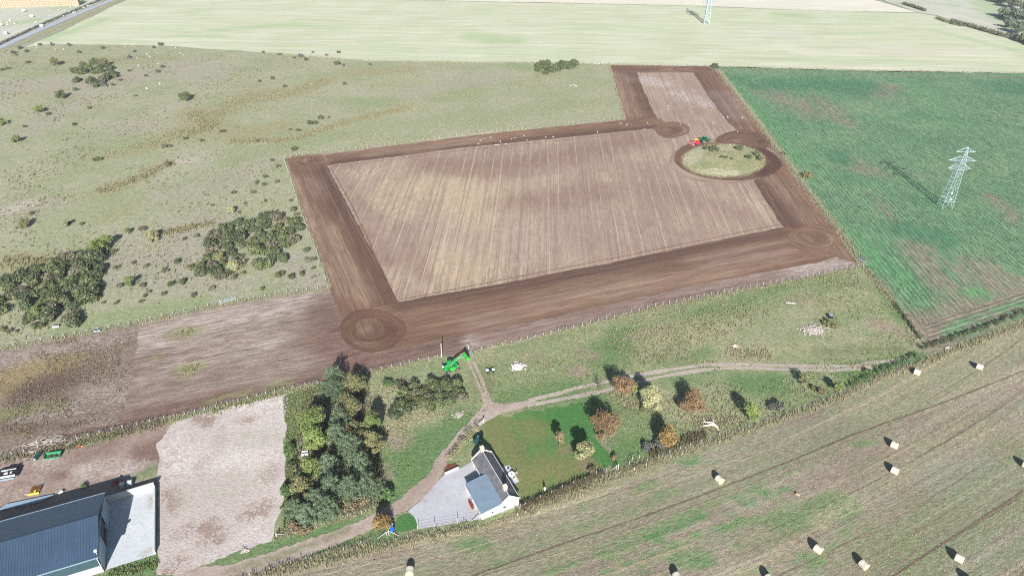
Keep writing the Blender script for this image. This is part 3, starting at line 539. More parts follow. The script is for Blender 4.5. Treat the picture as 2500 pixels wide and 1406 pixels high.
sheet('gravel_drive', gp([(996, 1249), (1026, 1223), (1060, 1186), (1084, 1160), (1118, 1145), (1151, 1128), (1180, 1120), (1215, 1180), (1190, 1250), (1173, 1268), (1023, 1292), (1016, 1271), (1006, 1256)]), 0.08, M['drive'], step=1.5, jit=.12, bstep=.5, seed=45, masks=[[stroke([(1030, 1225), (1060, 1195)], .8, .6)], [stroke([(1110, 1180), (1130, 1200)], 3, .5)]])
sheet('small_lawn', gp(smooth_px([(966, 1268), (985, 1256), (999, 1253), (1010, 1260), (1017, 1274), (1019, 1288), (995, 1295), (966, 1299)], True, 2)), 0.1, M['lawn'], step=1, jit=.1, bstep=.5, seed=46, masks=[[stroke([(970, 1280), (1010, 1275)], 5, 1.0)]])
sheet('paved_patio', gp([(1222, 1141), (1243, 1135), (1268, 1175), (1250, 1183)]), 0.09, M['concrete'], step=1, jit=0, bstep=1, seed=47)
sheet('flower_bed', gp([(1085, 1146), (1092, 1136), (1113, 1130), (1119, 1142), (1100, 1152), (1086, 1158)]), 0.1, M['soil'], step=.6, jit=.15, bstep=.5, seed=48, masks=[[stroke([(1095, 1140), (1108, 1136)], .7, .6)]])
near_px = [(560, 1440), (660, 1392), (820, 1368), (916, 1341), (1044, 1307), (1172, 1288), (1275, 1248), (1380, 1216), (1478, 1171), (1609, 1119), (1772, 1063), (1920, 1015), (2040, 973), (2161, 914), (2281, 874), (2362, 842), (2500, 792), (2900, 690), (3400, 900), (3200, 1800), (300, 1800)]
near_rows = lambda x, y: (lambda a, b_: (a + 0.0009 * (b_ - 110) ** 2, b_))(*heading(64.0)(x, y))
stub = sheet('stubble_field', gp(near_px), 0.045, M['stubble'], step=2.0, jit=.35, bstep=1.0, seed=50, row=near_rows, masks=[
    [stroke([(1330, 1400), (1560, 1318), (1720, 1240), (1860, 1190)], .8, .8), stroke([(1480, 1395), (1700, 1310), (1950, 1238)], .9, .8), stroke([(1150, 1400), (1400, 1300), (1600, 1228)], .6, .7), stroke([(1650, 1290), (1800, 1240), (1960, 1185)], .7, .8), stroke([(1850, 1400), (2000, 1340), (2140, 1285)], .6, .7), stroke([(1560, 1400), (1800, 1330)], .6, .6), stroke([(1640, 1160), (1900, 1070)], .5, .6), stroke([(1560, 1318), (1640, 1280), (1720, 1240)], 1.3, .95), stroke([(1470, 1340), (1560, 1316)], 1.0, .8), stroke([(1750, 1290), (1810, 1268)], 1.0, .9), stroke([(1870, 1265), (1950, 1235), (2035, 1215)], 1.0, .8), stroke([(1910, 1280), (1990, 1255), (2040, 1225)], 2.6, .9), stroke([(2050, 1270), (2080, 1240), (2070, 1220)], 1.8, .9), stroke([(1130, 1320), (1180, 1325), (1160, 1330)], 1.8, .9), stroke([(1560, 1190), (1600, 1180)], 1.2, .9),
     stroke([(1660, 1130), (1700, 1120)], 1.3, .9), stroke([(2080, 1085), (2125, 1075)], 1.0, .9), stroke([(1600, 1210), (1650, 1195)], .8, .7), stroke([(1840, 1180), (1960, 1120)], .8, .8), stroke([(1600, 1360), (1680, 1340)], 1.0, .7), stroke([(1970, 1385), (2020, 1360)], 1.0, .9), stroke([(2180, 1390), (2230, 1330)], 4, .6), stroke([(1420, 1235), (1460, 1215)], 1.2, .7), stroke([(1500, 1180), (1560, 1165)], .8, .6), stroke([(1680, 1385), (1740, 1370)], 1.0, .8), stroke([(1080, 1315), (1100, 1318)], 1, .7), stroke([(1800, 1400), (1850, 1385)], 1, .6)],
    [stroke([(2200, 1390), (2300, 1280), (2400, 1200), (2500, 1130)], 9, .8), stroke([(1850, 1330), (2000, 1250)], 6, .5), stroke([(2100, 1150), (2200, 1110), (2400, 1010)], 4, .5), stroke([(1300, 1390), (1500, 1350)], 6, .4), stroke([(2420, 1350), (2500, 1300)], 6, .5)],
    [stroke([(2040, 970), (2300, 890), (2500, 820)], 6, .7), stroke([(1990, 1270), (2200, 1160), (2400, 1040)], 2.5, .6), stroke([(1800, 1400), (1960, 1330)], 1.2, .8), stroke([(1000, 1330), (1300, 1270), (1600, 1140)], 1.8, .7), stroke([(2100, 1010), (2300, 950)], 4, .6), stroke([(2300, 960), (2500, 900)], 5, .5)],
    [stroke([(2300, 1180), (2440, 1140)], 7, .7), stroke([(2350, 1390), (2500, 1290)], 5, .6), stroke([(1700, 1200), (1800, 1230)], 5, .4), stroke([(2130, 1200), (2180, 1240)], 5, .5)]])
for i, pl in enumerate([[(1120, 1418), (1260, 1368), (1380, 1325), (1480, 1292), (1640, 1236), (1760, 1190), (1900, 1138), (2033, 1081), (2110, 1050), (2300, 985), (2500, 905)], [(1240, 1418), (1380, 1355), (1560, 1280), (1760, 1204), (1960, 1130), (2140, 1062), (2300, 1003), (2500, 930)],
                       [(2170, 1412), (2330, 1308), (2500, 1197)], [(2140, 1412), (2300, 1306), (2500, 1180)]]):
    sheet('wheel_rut', band(gp(smooth_px(pl)), (.38, .25, .5, .25)[i], 1.0), 0.06, M['mudrut'] if i in (0, 2) else M['bare'], step=2, jit=.06, bstep=.8, seed=60 + i)
# ------------------------------------------------------------------ materials of built things
def mat_roof_sheet(name, col, rib):
    b = B(name); x, y, z = b.sep(b.obj())
    n = b.noise(b.obj(), .25, 4.0, .6); n2 = b.noise(b.sc(b.obj(), (3.0, .25, .25)), 1.0, 3.0)
    col = b.val(col, b.st(b.add(b.mul(n, .6), b.mul(n2, .4)), .3, .7, .88, 1.12))
    return b.end(col, .38, metal=.15, spec=.5)
M['barn_roof'] = mat_roof_sheet('dark_blue_sheeting', c(70, 92, 116), 1)
M['barn_wall'] = mat_roof_sheet('navy_wall_sheeting', c(66, 92, 104), 1)
M['wall_white'] = simple('white_render', c(246, 244, 240, .60), .8, .03, 1.0, col2=None)
M['trim_white'] = simple('white_trim', c(240, 240, 240, .62), .5, .03)
M['conc_wall'] = simple('cast_concrete', c(216, 218, 218), .85, .07, 1.2)
M['galv'] = simple('galvanised_steel', c(190, 212, 216), .45, .06, 4.0, metal=.25, spec=.5)
M['glass'] = simple('dark_window_glass', c(40, 48, 56), .12, .05, spec=.6)
def slate():
    b = B('weathered_slate'); o = b.obj(); n = b.noise(o, .5, 5.0, .65); n2 = b.noise(o, 3.0, 4.0, .7)
    col = b.ramp(b.st(n, .3, .7), [(0, c(98, 100, 108)), (.5, c(116, 116, 121)), (1, c(136, 132, 132))])
    x, y, z = b.sep(o)
    lich = b.mul(b.st(n2, .5, .66), b.st(b.add(b.mul(y, -1.0), b.mul(n, 3.0)), 4.5, 8.5))
    col = b.mix(b.mul(lich, .8), col, c(176, 140, 84))
    col = b.mix(b.mul(b.st(b.noise(o, 5.0, 2.0), .66, .72), .6), col, c(190, 188, 184))
    br = b.n('ShaderNodeTexBrick'); b.put(br.inputs['Vector'], b.xyz(b.mul(y, 1.0), b.mul(z, 1.5)))
    br.inputs['Scale'].default_value = 2.2; br.inputs['Color1'].default_value = (1, 1, 1, 1); br.inputs['Color2'].default_value = (.86, .86, .88, 1); br.inputs['Mortar'].default_value = (.7, .7, .7, 1); br.inputs['Mortar Size'].default_value = .03
    nd = b.n('ShaderNodeMix', data_type='RGBA', blend_type='MULTIPLY'); nd.inputs[0].default_value = .7; b.put(nd.inputs[6], col); b.put(nd.inputs[7], br.outputs[0])
    return b.end(nd.outputs[2], .8, n2, .3, spec=.2, dist=.03)
M['slate'] = slate()
def felt():
    b = B('blue_grey_roof_felt'); o = b.obj(); x, y, z = b.sep(o)
    n = b.noise(o, .6, 4.0, .6); col = b.val(c(128, 148, 166), b.st(n, .3, .7, .92, 1.08))
    fy = b.op('ABSOLUTE', b.add(b.op('FRACT', b.mul(b.add(y, .4), .42)), -.5)); fx = b.op('ABSOLUTE', b.add(b.op('FRACT', b.mul(b.add(x, .3), .5)), -.5))
    seam = b.op('MAXIMUM', b.st(fy, .485, .5), b.st(fx, .488, .5)); seam = b.mul(seam, b.st(b.noise(o, .9, 3.0), .45, .6))
    return b.end(b.mix(b.mul(seam, .55), col, c(178, 194, 204)), .6, spec=.3)
M['felt'] = felt()
M['stone'] = simple('pale_chimney_stone', c(232, 222, 204), .9, .10, 4.0, col2=c(212, 190, 158))
M['wood'] = simple('grey_weathered_wood', c(196, 190, 178), .85, .12, 6.0)
M['post'] = simple('weathered_fence_post', c(206, 204, 196), .85, .10, 5.0)
M['post_dark'] = simple('dark_fence_post', c(116, 104, 92), .85, .12, 5.0)
M['wire'] = simple('fence_wire', c(150, 152, 152), .5, .05, metal=.4)
M['rubber'] = simple('black_tyre_rubber', c(52, 52, 56), .8, .1)
M['black'] = simple('black_plastic', c(34, 36, 42), .5, .1)
M['tele_green'] = simple('bright_green_paint', c(44, 178, 86), .4, .12, spec=.5, col2=c(70, 140, 76))
M['tele_green2'] = simple('lime_green_paint', c(60, 196, 62), .4, .12, spec=.5, col2=c(84, 160, 66))
M['tract_green'] = simple('tractor_green_paint', c(28, 132, 84), .3, .06, spec=.5)
M['tract_roof'] = simple('cab_roof_green', c(58, 150, 116), .4, .05)
M['yellow'] = simple('yellow_paint', c(244, 222, 92), .4, .06)
M['rim_cream'] = simple('cream_wheel_rim', c(238, 226, 180), .5, .05)
M['rim_white'] = simple('white_wheel_rim', c(226, 222, 214), .5, .05)
M['red'] = simple('red_machine_paint', c(216, 40, 56), .35, .07, spec=.5)
M['blue_bin'] = simple('blue_plastic', c(56, 128, 236), .4, .05)
M['white_plastic'] = simple('white_plastic', c(232, 232, 230, .62), .5, .06)
M['steel_blue'] = simple('pale_blue_steel', c(170, 196, 214), .4, .08, metal=.2)
M['impl_green'] = simple('worn_green_paint', c(62, 156, 112), .5, .12)
M['rust'] = simple('rusty_orange_steel', c(164, 116, 56), .7, .2, 5.0, col2=c(110, 76, 44))
M['dirt'] = simple('dark_earth', c(84, 62, 50), .95, .2, 6.0)
M['teal'] = simple('dark_teal_plastic', c(34, 76, 76), .5, .08)
M['bed_plants'] = simple('red_flowers', c(176, 52, 44), .8, .25, 12.0, col2=c(70, 92, 50))

# ------------------------------------------------------------------ cottage
def frame_of(p_far, p_near):
    d_ = Vector((p_near[0] - p_far[0], p_near[1] - p_far[1])); return math.atan2(d_.y, d_.x)
HE, HR = 2.15, 4.15
fl, fr, nr = G(1151.6, 1119, HE), G(1198.7, 1102, HE), G(1269, 1217, HE)
ax = (nr - fr); L_H = ax.length; ang = math.atan2(-ax.y, -ax.x)                 # +y of the house runs from the near gable to the far gable
W_H = (fr - fl).length
hx = math.atan2(ax.x, -ax.y)                                                      # rotation about z
house = empty('cottage', (0, 0, 0), 0, 'white cottage with a grey slate roof, two chimneys and a flat blue-grey roofed extension', 'house')
far_dir = Vector((-ax.x, -ax.y, 0)).normalized(); right = Vector((far_dir.y, -far_dir.x, 0))
org = Vector((nr.x, nr.y, 0)) - right * (W_H / 2)
house.location = org; house.rotation_euler = (0, 0, math.atan2(far_dir.y, far_dir.x) - R(90))
hw = W_H / 2 - .12
def local(p): return Vector((right.dot(p - org), far_dir.dot(p - org), p.z))
m = MB(); zr = HR - .12                                                            # gabled shell
m.prism([(-hw, .15), (hw, .15), (hw, L_H - .15), (-hw, L_H - .15)], 0, HE - .1)
for y0, y1 in ((.15, .45), (L_H - .45, L_H - .15)):
    m.side([(-hw, HE - .1), (hw, HE - .1), (0, zr)], y0, y1)
m.build('wall', M['wall_white'], house)
roof = MB(); th = .12
for s in (-1, 1):
    xo = s * (W_H / 2 + .12); zo = HE - .1
    roof._a([(0, .3, HR), (xo, .3, zo), (xo, L_H - .3, zo), (0, L_H - .3, HR), (0, .3, HR - th), (xo, .3, zo - th), (xo, L_H - .3, zo - th), (0, L_H - .3, HR - th)],
            [(0, 1, 2, 3) if s > 0 else (3, 2, 1, 0), (7, 6, 5, 4) if s > 0 else (4, 5, 6, 7), (0, 4, 5, 1), (2, 6, 7, 3), (1, 5, 6, 2)])
ro = roof.build('roof', M['slate'], house)
MB().box(0, L_H / 2, HR + .03, .14, L_H - .7, .09).build('ridge', M['conc_wall'], ro)
for y in (.15, L_H - .15):
    for s in (-1, 1):
        MB().cyl((0, y, HR + .05), (s * (W_H / 2 + .1), y, HE - .02), .15, .15, 4).build('skew', M['trim_white'], house)
for s in (-1, 1): MB().box(s * (W_H / 2 + .17), L_H / 2, HE - .17, .12, L_H - .5, .1).build('gutter', M['trim_white'], house)
for y, hgt in ((L_H - .45, 1.25), (local(G(1231, 1190, HR + .4)).y, 1.2)):
    ch = MB().box(0, y, HR + .35, .8, .75, hgt).box(0, y, HR + .35 + hgt / 2 + .06, .92, .86, .12).build('chimney', M['stone'], house)
    for k in (-1, 1): MB().lathe([(.13, 0), (.11, .3), (.13, .34)], 10, Matrix.Translation((k * .2, y, HR + .47 + hgt / 2))).build('chimney_pot', M['rust'] if 0 else M['stone'], ch)
# windows: gable end and the garden side
def window(parent, cx, cy, cz, sx, sz, axis):
    d2 = (sx, .08, sz) if axis == 'y' else (.08, sx, sz)
    f = MB().box(cx, cy, cz, d2[0] + (.12 if axis == 'y' else 0), d2[1] + (.12 if axis == 'x' else 0), sz + .12).build('window', M['trim_white'], parent)
    off = -.045 if axis == 'y' else (.045 if cx > 0 else -.045)
    MB().box(cx + (off if axis == 'x' else 0), cy + (off if axis == 'y' else 0), cz, d2[0], d2[1], sz).build('pane', M['glass'], f); return f
window(house, -1.15, .13, 1.35, .62, .5, 'y')
for y in (3.0, 6.4, 10.4): window(house, hw + .01, y, 1.25, .9, 1.0, 'x')
for y in (L_H - 2.0,): window(house, -hw - .01, y, 1.25, .8, .95, 'x')
MB().box(hw + .03, 8.5, 1.0, .08, .9, 2.0).build('door', M['teal'], house)
# extension
e0, e1, e2 = local(G(1135, 1182, 2.05)), local(G(1173.8, 1251, 2.05)), local(G(1190, 1161, 2.5))
ex0, ex1 = (e0.x + e1.x) / 2, -.35; ey0, ey1 = .12, e0.y
MB().prism([(ex0 + .15, ey0 + .05), (-hw - .005, ey0 + .05), (-hw - .005, ey1 - .15), (ex0 + .15, ey1 - .15)], 0, 2.0).build('extension_wall', M['wall_white'], house)
zx = lambda x: 2.08 + (x - ex0) / (ex1 - ex0) * (HE - .1 + (1 - abs(ex1) / (W_H / 2 + .12)) * (HR - HE + .1) - 2.08 + .06)
xj = -W_H / 2 * .62; zj = HE - .1 + (1 - abs(xj) / (W_H / 2 + .12)) * (HR - HE + .1) + .03
er = MB(); er._a([(ex0 - .1, ey0 - .1, 2.1), (xj, ey0 - .1, zj), (xj, ey1 + .1, zj), (ex0 - .1, ey1 + .1, 2.1), (ex0 - .1, ey0 - .1, 1.96), (xj, ey0 - .1, zj - .14), (xj, ey1 + .1, zj - .14), (ex0 - .1, ey1 + .1, 1.96)],
                   [(0, 1, 2, 3), (7, 6, 5, 4), (0, 4, 5, 1), (1, 5, 6, 2), (2, 6, 7, 3), (3, 7, 4, 0)])
er.build('extension_roof', M['felt'], house)
fl_ = MB(); fl_.box(ex0 - .13, (ey0 + ey1) / 2, 2.05, .07, ey1 - ey0 + .34, .2); fl_.build('fascia', M['trim_white'], house)
# gable of the extension under its sloping roof
MB().side([(ex0 + .15, 2.0), (-hw - .005, 2.0), (-hw - .005, 2.3), (ex0 + .3, 2.03)], ey0 + .05, ey0 + .3).build('extension_wall', M['wall_white'], house)
window(house, ex0 + 2.55, ey0 + .04, 1.2, .4, .45, 'y')
for y in (2.0, 5.6): window(house, ex0 + .14, y, 1.2, 1.0, .9, 'x')

# ------------------------------------------------------------------ barn and its walls
BE, BR = 4.9, 7.3
bn = G(257.7, 1382); ridge_r, ridge_l = G(236.5, 1258, BR), G(0, 1325, BR)
bd = (ridge_r - ridge_l); bd.z = 0; bd.normalize(); bl = Vector((-bd.y, bd.x, 0))
eave_f, eave_n = G(249.3, 1203.8, BE), G(240, 1353.6, BE)
BW = bl.dot(eave_f - eave_n); mid = (eave_f + eave_n) / 2; mid.z = 0
rr = Vector((ridge_r.x, ridge_r.y, 0)); off = bl.dot(rr - mid); mid = mid + bl * off
barn = empty('barn', mid, math.atan2(bd.y, bd.x), 'long navy barn with a ribbed sheet roof beside the concrete yard', 'barn')
BL = 40.0; hb = BW / 2
m = MB(); m.prism([(-BL, -hb + .25), (-.3, -hb + .25), (-.3, hb - .25), (-BL, hb - .25)], 1.7, BE - .15); m.build('upper_wall', M['barn_wall'], barn)
m = MB(); m.prism([(-BL, -hb + .1), (-.15, -hb + .1), (-.15, -hb + .35), (-BL, -hb + .35)], 0, 1.8); m.prism([(-BL, hb - .35), (-.15, hb - .35), (-.15, hb - .1), (-BL, hb - .1)], 0, 1.8)
m.prism([(-.4, -hb + .35), (-.15, -hb + .35), (-.15, -2.4), (-.4, -2.4)], 0, 1.8); m.prism([(-.4, 2.4), (-.15, 2.4), (-.15, hb - .35), (-.4, hb - .35)], 0, 1.8)
m.build('concrete_base', M['conc_wall'], barn)
gm = MB(); gm._a([(-.31, -hb + .25, BE - .15), (-.31, hb - .25, BE - .15), (-.31, 0, BR - .2), (-.55, -hb + .25, BE - .15), (-.55, hb - .25, BE - .15), (-.55, 0, BR - .2)], [(0, 1, 2), (5, 4, 3), (0, 3, 4, 1), (1, 4, 5, 2), (2, 5, 3, 0)])
gm.build('gable', M['barn_wall'], barn)
for s in (-1, 1):                                                                   # ribbed roof slopes
    r_ = MB(); sl_ = math.hypot(hb + .25, BR - BE)
    prof = []; x = -BL
    while x < .25:
        prof += [(x, 0), (x + .22, 0), (x + .25, .045), (x + .30, .045), (x + .33, 0)]; x += .333 * 1.5
    vs = []
    for (xx, zz) in prof: vs += [(xx, 0, BR + zz), (xx, s * (hb + .25), BE - .1 + zz)]
    n = len(prof); r_._a(vs, [((2 * i, 2 * i + 1, 2 * i + 3, 2 * i + 2) if s > 0 else (2 * i + 2, 2 * i + 3, 2 * i + 1, 2 * i))[::-1] for i in range(n - 1)])
    r_._a([(-BL, 0, BR - .08), (prof[-1][0], 0, BR - .08), (prof[-1][0], s * (hb + .25), BE - .18), (-BL, s * (hb + .25), BE - .18)], [(0, 1, 2, 3)])
    r_.build('roof', M['barn_roof'], barn)
    MB().box(-BL / 2 + .1, s * (hb + .32), BE - .14, BL + .3, .16, .14).build('gutter', M['steel_blue'], barn)
MB().box(-BL / 2 + .1, 0, BR + .05, BL + .4, .35, .07).build('ridge', M['barn_roof'], barn)
for s in (-1, 1): MB().cyl((.28, 0, BR + .02), (.28, s * (hb + .3), BE - .1), .10, .10, 4).build('verge_trim', M['barn_roof'], barn)
for y in (-hb * .62, hb * .62):
    dr = MB().box(-.05, y, 2.3, .1, hb * .62, 4.3).build('sliding_door', M['steel_blue'], barn)
MB().box(-.1, 0, 4.72, .16, hb * 1.86, .14).build('door_rail', M['galv'], barn)
MB().box(.1, 0, 2.3, .05, .05, .05).build('door_handle', M['black'], barn)
MB().cyl((0, -hb + .5, BE + .1), (.1, -hb + .3, BE + 1.2), .07, .07, 6).box(.12, -hb + .25, BE + 1.3, .5, .4, .3).build('flood_light', M['white_plastic'], barn)
for s in (-1, 1): MB().cyl((-.2, s * (hb - .02), 0), (-.2, s * (hb - .02), BE - .2), .06, n=6).build('downpipe', M['trim_white'], barn)

ya, yb, yc, yd = G(259, 1228), G(379, 1192), G(379, 1352), G(262, 1390)
def wall_run(name, a, b_, h, t, mat, label, ret=None):
    d_ = b_ - a; L = math.hypot(d_.x, d_.y); o = empty(name, a, math.atan2(d_.y, d_.x), label, 'wall')
    MB().box(L / 2, 0, h / 2, L, t, h, bev=.02).build('wall_panel', mat, o); MB().box(L / 2, 0, h + .04, L + .04, t + .06, .08).build('coping', M['conc_wall'], o); return o
wall_run('yard_wall', ya, yb + Vector((.05, .1, 0)), 1.75, .3, M['conc_wall'], 'white concrete wall along the far side of the concrete yard')
wall_run('yard_wall', yb + Vector((.14, -.2, 0)), yc, 1.1, .3, M['conc_wall'], 'low concrete wall between the concrete yard and the pale stone hardstanding')
wall_run('garden_wall', G(1086, 1158), G(1119, 1143), .5, .22, M['wall_white'], 'low white wall along the front of the red flower bed')

# ------------------------------------------------------------------ steel pylons
def pylon(name, base, rz, label, H=24.3, wb=3.9, far=False):
    o = empty(name, base, rz, label, 'pylon')
    k = .075 if not far else .16
    def hwid(z): return (wb / 2) * (1 - z / H) + .62 * (z / H) if z < H * .74 else ((wb / 2) * .26 + .62 * .74) * (1 - (z - H * .74) / (H * .26)) + .16 * (z - H * .74) / (H * .26)
    lv = [0, 3.2, 6.0, 8.5, 10.7, 12.6, 14.3, 15.8, 17.1, 18.3, 19.4, 20.5, 21.5, 22.4, 23.2, H]
    corners = [(-1, -1), (1, -1), (1, 1), (-1, 1)]
    for sx, sy in corners:
        lg = MB()
        for a, b2 in zip(lv[:-1], lv[1:]): lg.cyl((sx * hwid(a), sy * hwid(a), a), (sx * hwid(b2), sy * hwid(b2), b2), k * 1.25, n=4)
        lg.build('leg', M['galv'], o)
    br = MB()
    for i, (a, b2) in enumerate(zip(lv[:-1], lv[1:])):
        for j in range(4):
            (x0, y0), (x1, y1) = corners[j], corners[(j + 1) % 4]; wa, wb2 = hwid(a), hwid(b2)
            br.cyl((x0 * wa, y0 * wa, a), (x1 * wb2, y1 * wb2, b2), k * .7, n=3); br.cyl((x1 * wa, y1 * wa, a), (x0 * wb2, y0 * wb2, b2), k * .7, n=3)
            if i in (1, 3, 6, 9, 12): br.cyl((x0 * wa, y0 * wa, a), (x1 * wa, y1 * wa, a), k * .7, n=3)
    br.build('bracing', M['galv'], o)
    for z, half in ((15.8, 4.1), (19.0, 4.9), (22.4, 3.5)):
        am = MB(); wz = hwid(z); zt = min(H - .05, z + 1.7)
        for s in (-1, 1):
            tip = (s * half, 0, z)
            for sy in (-1, 1):
                am.cyl((s * wz, sy * wz, z), tip, k * .9, n=4); am.cyl((s * hwid(zt), sy * hwid(zt), zt), tip, k * .9, n=4)
                for q in (.35, .65):
                    pa = Vector((s * wz, sy * wz, z)).lerp(Vector(tip), q); pb = Vector((s * hwid(zt), sy * hwid(zt), zt)).lerp(Vector(tip), q); am.cyl(pa, pb, k * .6, n=3)
            pa = Vector((s * wz, -wz, z)).lerp(Vector(tip), .4); pb = Vector((s * wz, wz, z)).lerp(Vector(tip), .4); am.cyl(pa, pb, k * .6, n=3)
        for sy in (-1, 1): am.cyl((-wz, sy * wz, z), (wz, sy * wz, z), k * .9, n=4)
        a_ = am.build('cross_arm', M['galv'], o)
        for s in (-1, 1):
            ins = MB().cyl((s * half, 0, z), (s * half, 0, z - 1.5), .05, n=5)
            for q in range(7): ins.cyl((s * half, 0, z - .3 - q * .16), (s * half, 0, z - .38 - q * .16), .13, n=7)
            ins.build('insulator', M['post_dark'], a_)
    g = MB(); z = 3.2; wz = hwid(z) + .25
    for s in (-1, 1):
        g.cyl((-wz, s * wz, z), (wz, s * wz, z), .05, n=4); g.cyl((s * wz, -wz, z), (s * wz, wz, z), .05, n=4)
    g.build('climbing_guard', M['galv'], o)
    MB().box(.3, -hwid(4.2) - .04, 4.0, .7, .04, .5).build('warning_plate', M['white_plastic'], o)
    MB().box(-.2, -hwid(6.6) - .04, 6.4, .5, .04, .4).build('number_plate', M['white_plastic'], o)
    return o
pylon('pylon', G(2306, 505), R(-4), 'complete steel lattice pylon standing in the green crop field')
pylon('pylon', G(1724, 59), R(-4), 'distant steel lattice pylon in the pale stubble field, its top cut off', H=28.0, far=True)
# ------------------------------------------------------------------ vehicles and farm machines
def wheel(parent, loc, r, wd, rim_m, nl=18, lug=True, spin=0.0):
    """a wheel whose axle lies along local y"""
    Mx = Matrix.Translation(loc) @ Matrix.Rotation(R(90), 4, 'X')
    hub = MB().lathe([(r * .34, -wd * .42), (r * .42, -wd * .5), (r * .80, -wd * .52), (r * .95, -wd * .44), (r, -wd * .3), (r, wd * .3), (r * .95, wd * .44), (r * .80, wd * .52), (r * .42, wd * .5), (r * .34, wd * .42)], 24, Mx)
    if lug:
        for k in range(nl):
            a = 2 * math.pi * k / nl
            for s in (-1, 1):
                Mq = Mx @ Matrix.Rotation(a + s * .08, 4, 'Z') @ Matrix.Translation((r * 1.0, 0, s * wd * .22)) @ Matrix.Rotation(s * R(35), 4, 'X')
                hub.box(0, 0, 0, r * .07, r * .07, wd * .5, M=Mq)
    o = hub.build('wheel', M['rubber'], parent)
    MB().lathe([(r * .05, -wd * .46), (r * .30, -wd * .40), (r * .56, -wd * .50), (r * .60, -wd * .545), (r * .60, wd * .545), (r * .56, wd * .50), (r * .30, wd * .40), (r * .05, wd * .46)], 20, Mx).build('rim', rim_m, o)
    return o
# telehandler: +x is forward
p_r, p_f = G(1093.6, 912), G(1116.6, 905)
fw = (p_f - p_r); rz = math.atan2(fw.y, fw.x); wb = fw.length; side_ = Vector((-fw.y, fw.x, 0)).normalized()
ctr = (p_r + p_f) / 2 + side_ * .85
t = empty('telehandler', ctr, rz, 'bright green telehandler with its boom raised and bucket tipped by the field gate', 'telehandler')
for sx in (-1, 1):
    for sy in (-1, 1): wheel(t, (sx * wb / 2, sy * .92, .62), .62, .46, M['rim_white'])
m = MB().box(0, 0, .95, wb + 1.1, 1.15, .5, bev=.06).box(-wb / 2 - .35, 0, 1.25, .9, 1.7, .7, bev=.08).box(wb / 2 + .35, 0, 1.0, .5, 1.3, .6, bev=.06).box(0, 0, .62, wb, .35, .3)
m.build('chassis', M['tele_green'], t)
MB().box(.05, -.95, 1.35, 1.55, .68, .85, bev=.12).build('engine_cover', M['tele_green2'], t)
fd = MB()
for sx in (-1, 1):
    for sy in (-1, 1): fd.box(sx * wb / 2, sy * .92, 1.36, 1.05, .5, .1, bev=.03)
fd.build('mudguard', M['tele_green'], t)
cabx, caby = -.25, .78
cab = MB()
for dx, dy in ((-.62, -.42), (.62, -.42), (.62, .42), (-.62, .42)): cab.cyl((cabx + dx, caby + dy, 1.15), (cabx + dx * .86, caby + dy * .9, 2.45), .05, n=5)
cab.box(cabx, caby, 1.2, 1.35, .95, .5, bev=.05); cb = cab.build('cab', M['tele_green'], t)
MB().box(cabx, caby, 1.95, 1.1, .78, .9, taper=.9).build('window', M['glass'], cb)
MB().box(cabx, caby, 2.5, 1.35, .98, .14, bev=.05).build('cab_roof', M['tele_green'], cb)
a_b = R(19); p0 = Vector((-wb / 2 - .2, .02, 1.95)); dirb = Vector((math.cos(a_b), 0, math.sin(a_b)))
bm_ = MB(); Mb = Matrix.Translation(p0 + dirb * 2.0) @ Matrix.Rotation(-a_b, 4, 'Y'); bm_.box(0, 0, 0, 4.1, .36, .42, M=Mb, bev=.0)
bm_.box(p0.x, p0.y, p0.z - .4, .5, .6, .9); bo = bm_.build('boom', M['tele_green'], t)
ex = MB(); ex.box(0, 0, 0, 1.7, .26, .3, M=Matrix.Translation(p0 + dirb * 4.7) @ Matrix.Rotation(-a_b, 4, 'Y'))
pe = p0 + dirb * 5.5; ex.cyl(pe, pe + Vector((.35, 0, -.55)), .17, n=8); ex.box(pe.x + .42, 0, pe.z - .6, .14, .95, .75); ex.build('boom_extension', M['tele_green'], bo)
ram = MB().cyl((-.2, .02, 1.2), p0 + dirb * 2.4 + Vector((0, 0, -.2)), .07, n=8).cyl(p0 + dirb * 3.4 + Vector((0, 0, .3)), pe + Vector((.2, 0, .1)), .06, n=8).build('hydraulic_ram', M['galv'], bo)
# bucket tipped forward, mouth to the front and down
bk = MB(); bp = pe + Vector((.75, 0, -.55)); prof = [(-.15, .55), (-.35, .3), (-.38, -.1), (-.2, -.4), (.75, -.62), (.78, -.58), (-.12, -.32), (-.28, -.08), (-.26, .25), (-.1, .46)]
tilt = R(22)
prof = [(x * math.cos(tilt) + z * math.sin(tilt), -x * math.sin(tilt) + z * math.cos(tilt)) for x, z in prof]
bk.side([(bp.x + x * 1.15, bp.z + z * 1.15) for x, z in prof], -1.18, 1.18)
outer = [(bp.x + x * 1.15, bp.z + z * 1.15) for x, z in prof[:5]] + [(bp.x + prof[0][0] * 1.15 + .12, bp.z + prof[0][1] * 1.15 - .02)]
for s in (-1, 1): bk.side(outer, s * 1.18, s * 1.22)
for k in range(6): bk.box(bp.x - .36, -1 + k * .4, bp.z + .12, .1, .07, .85)
b_o = bk.build('bucket', M['tele_green2'], t)
MB().box(bp.x + prof[4][0] * 1.15, 0, bp.z + prof[4][1] * 1.15, .12, 2.45, .05, M=None).build('cutting_edge', M['galv'], b_o)
MB().box(-wb / 2 - .8, .5, 1.7, .45, .6, .3, bev=.06).build('mirror', M['white_plastic'], t)
MB().box(wb / 2 + .3, -.75, 1.5, .2, .25, .2, bev=.03).build('work_light', M['white_plastic'], t)

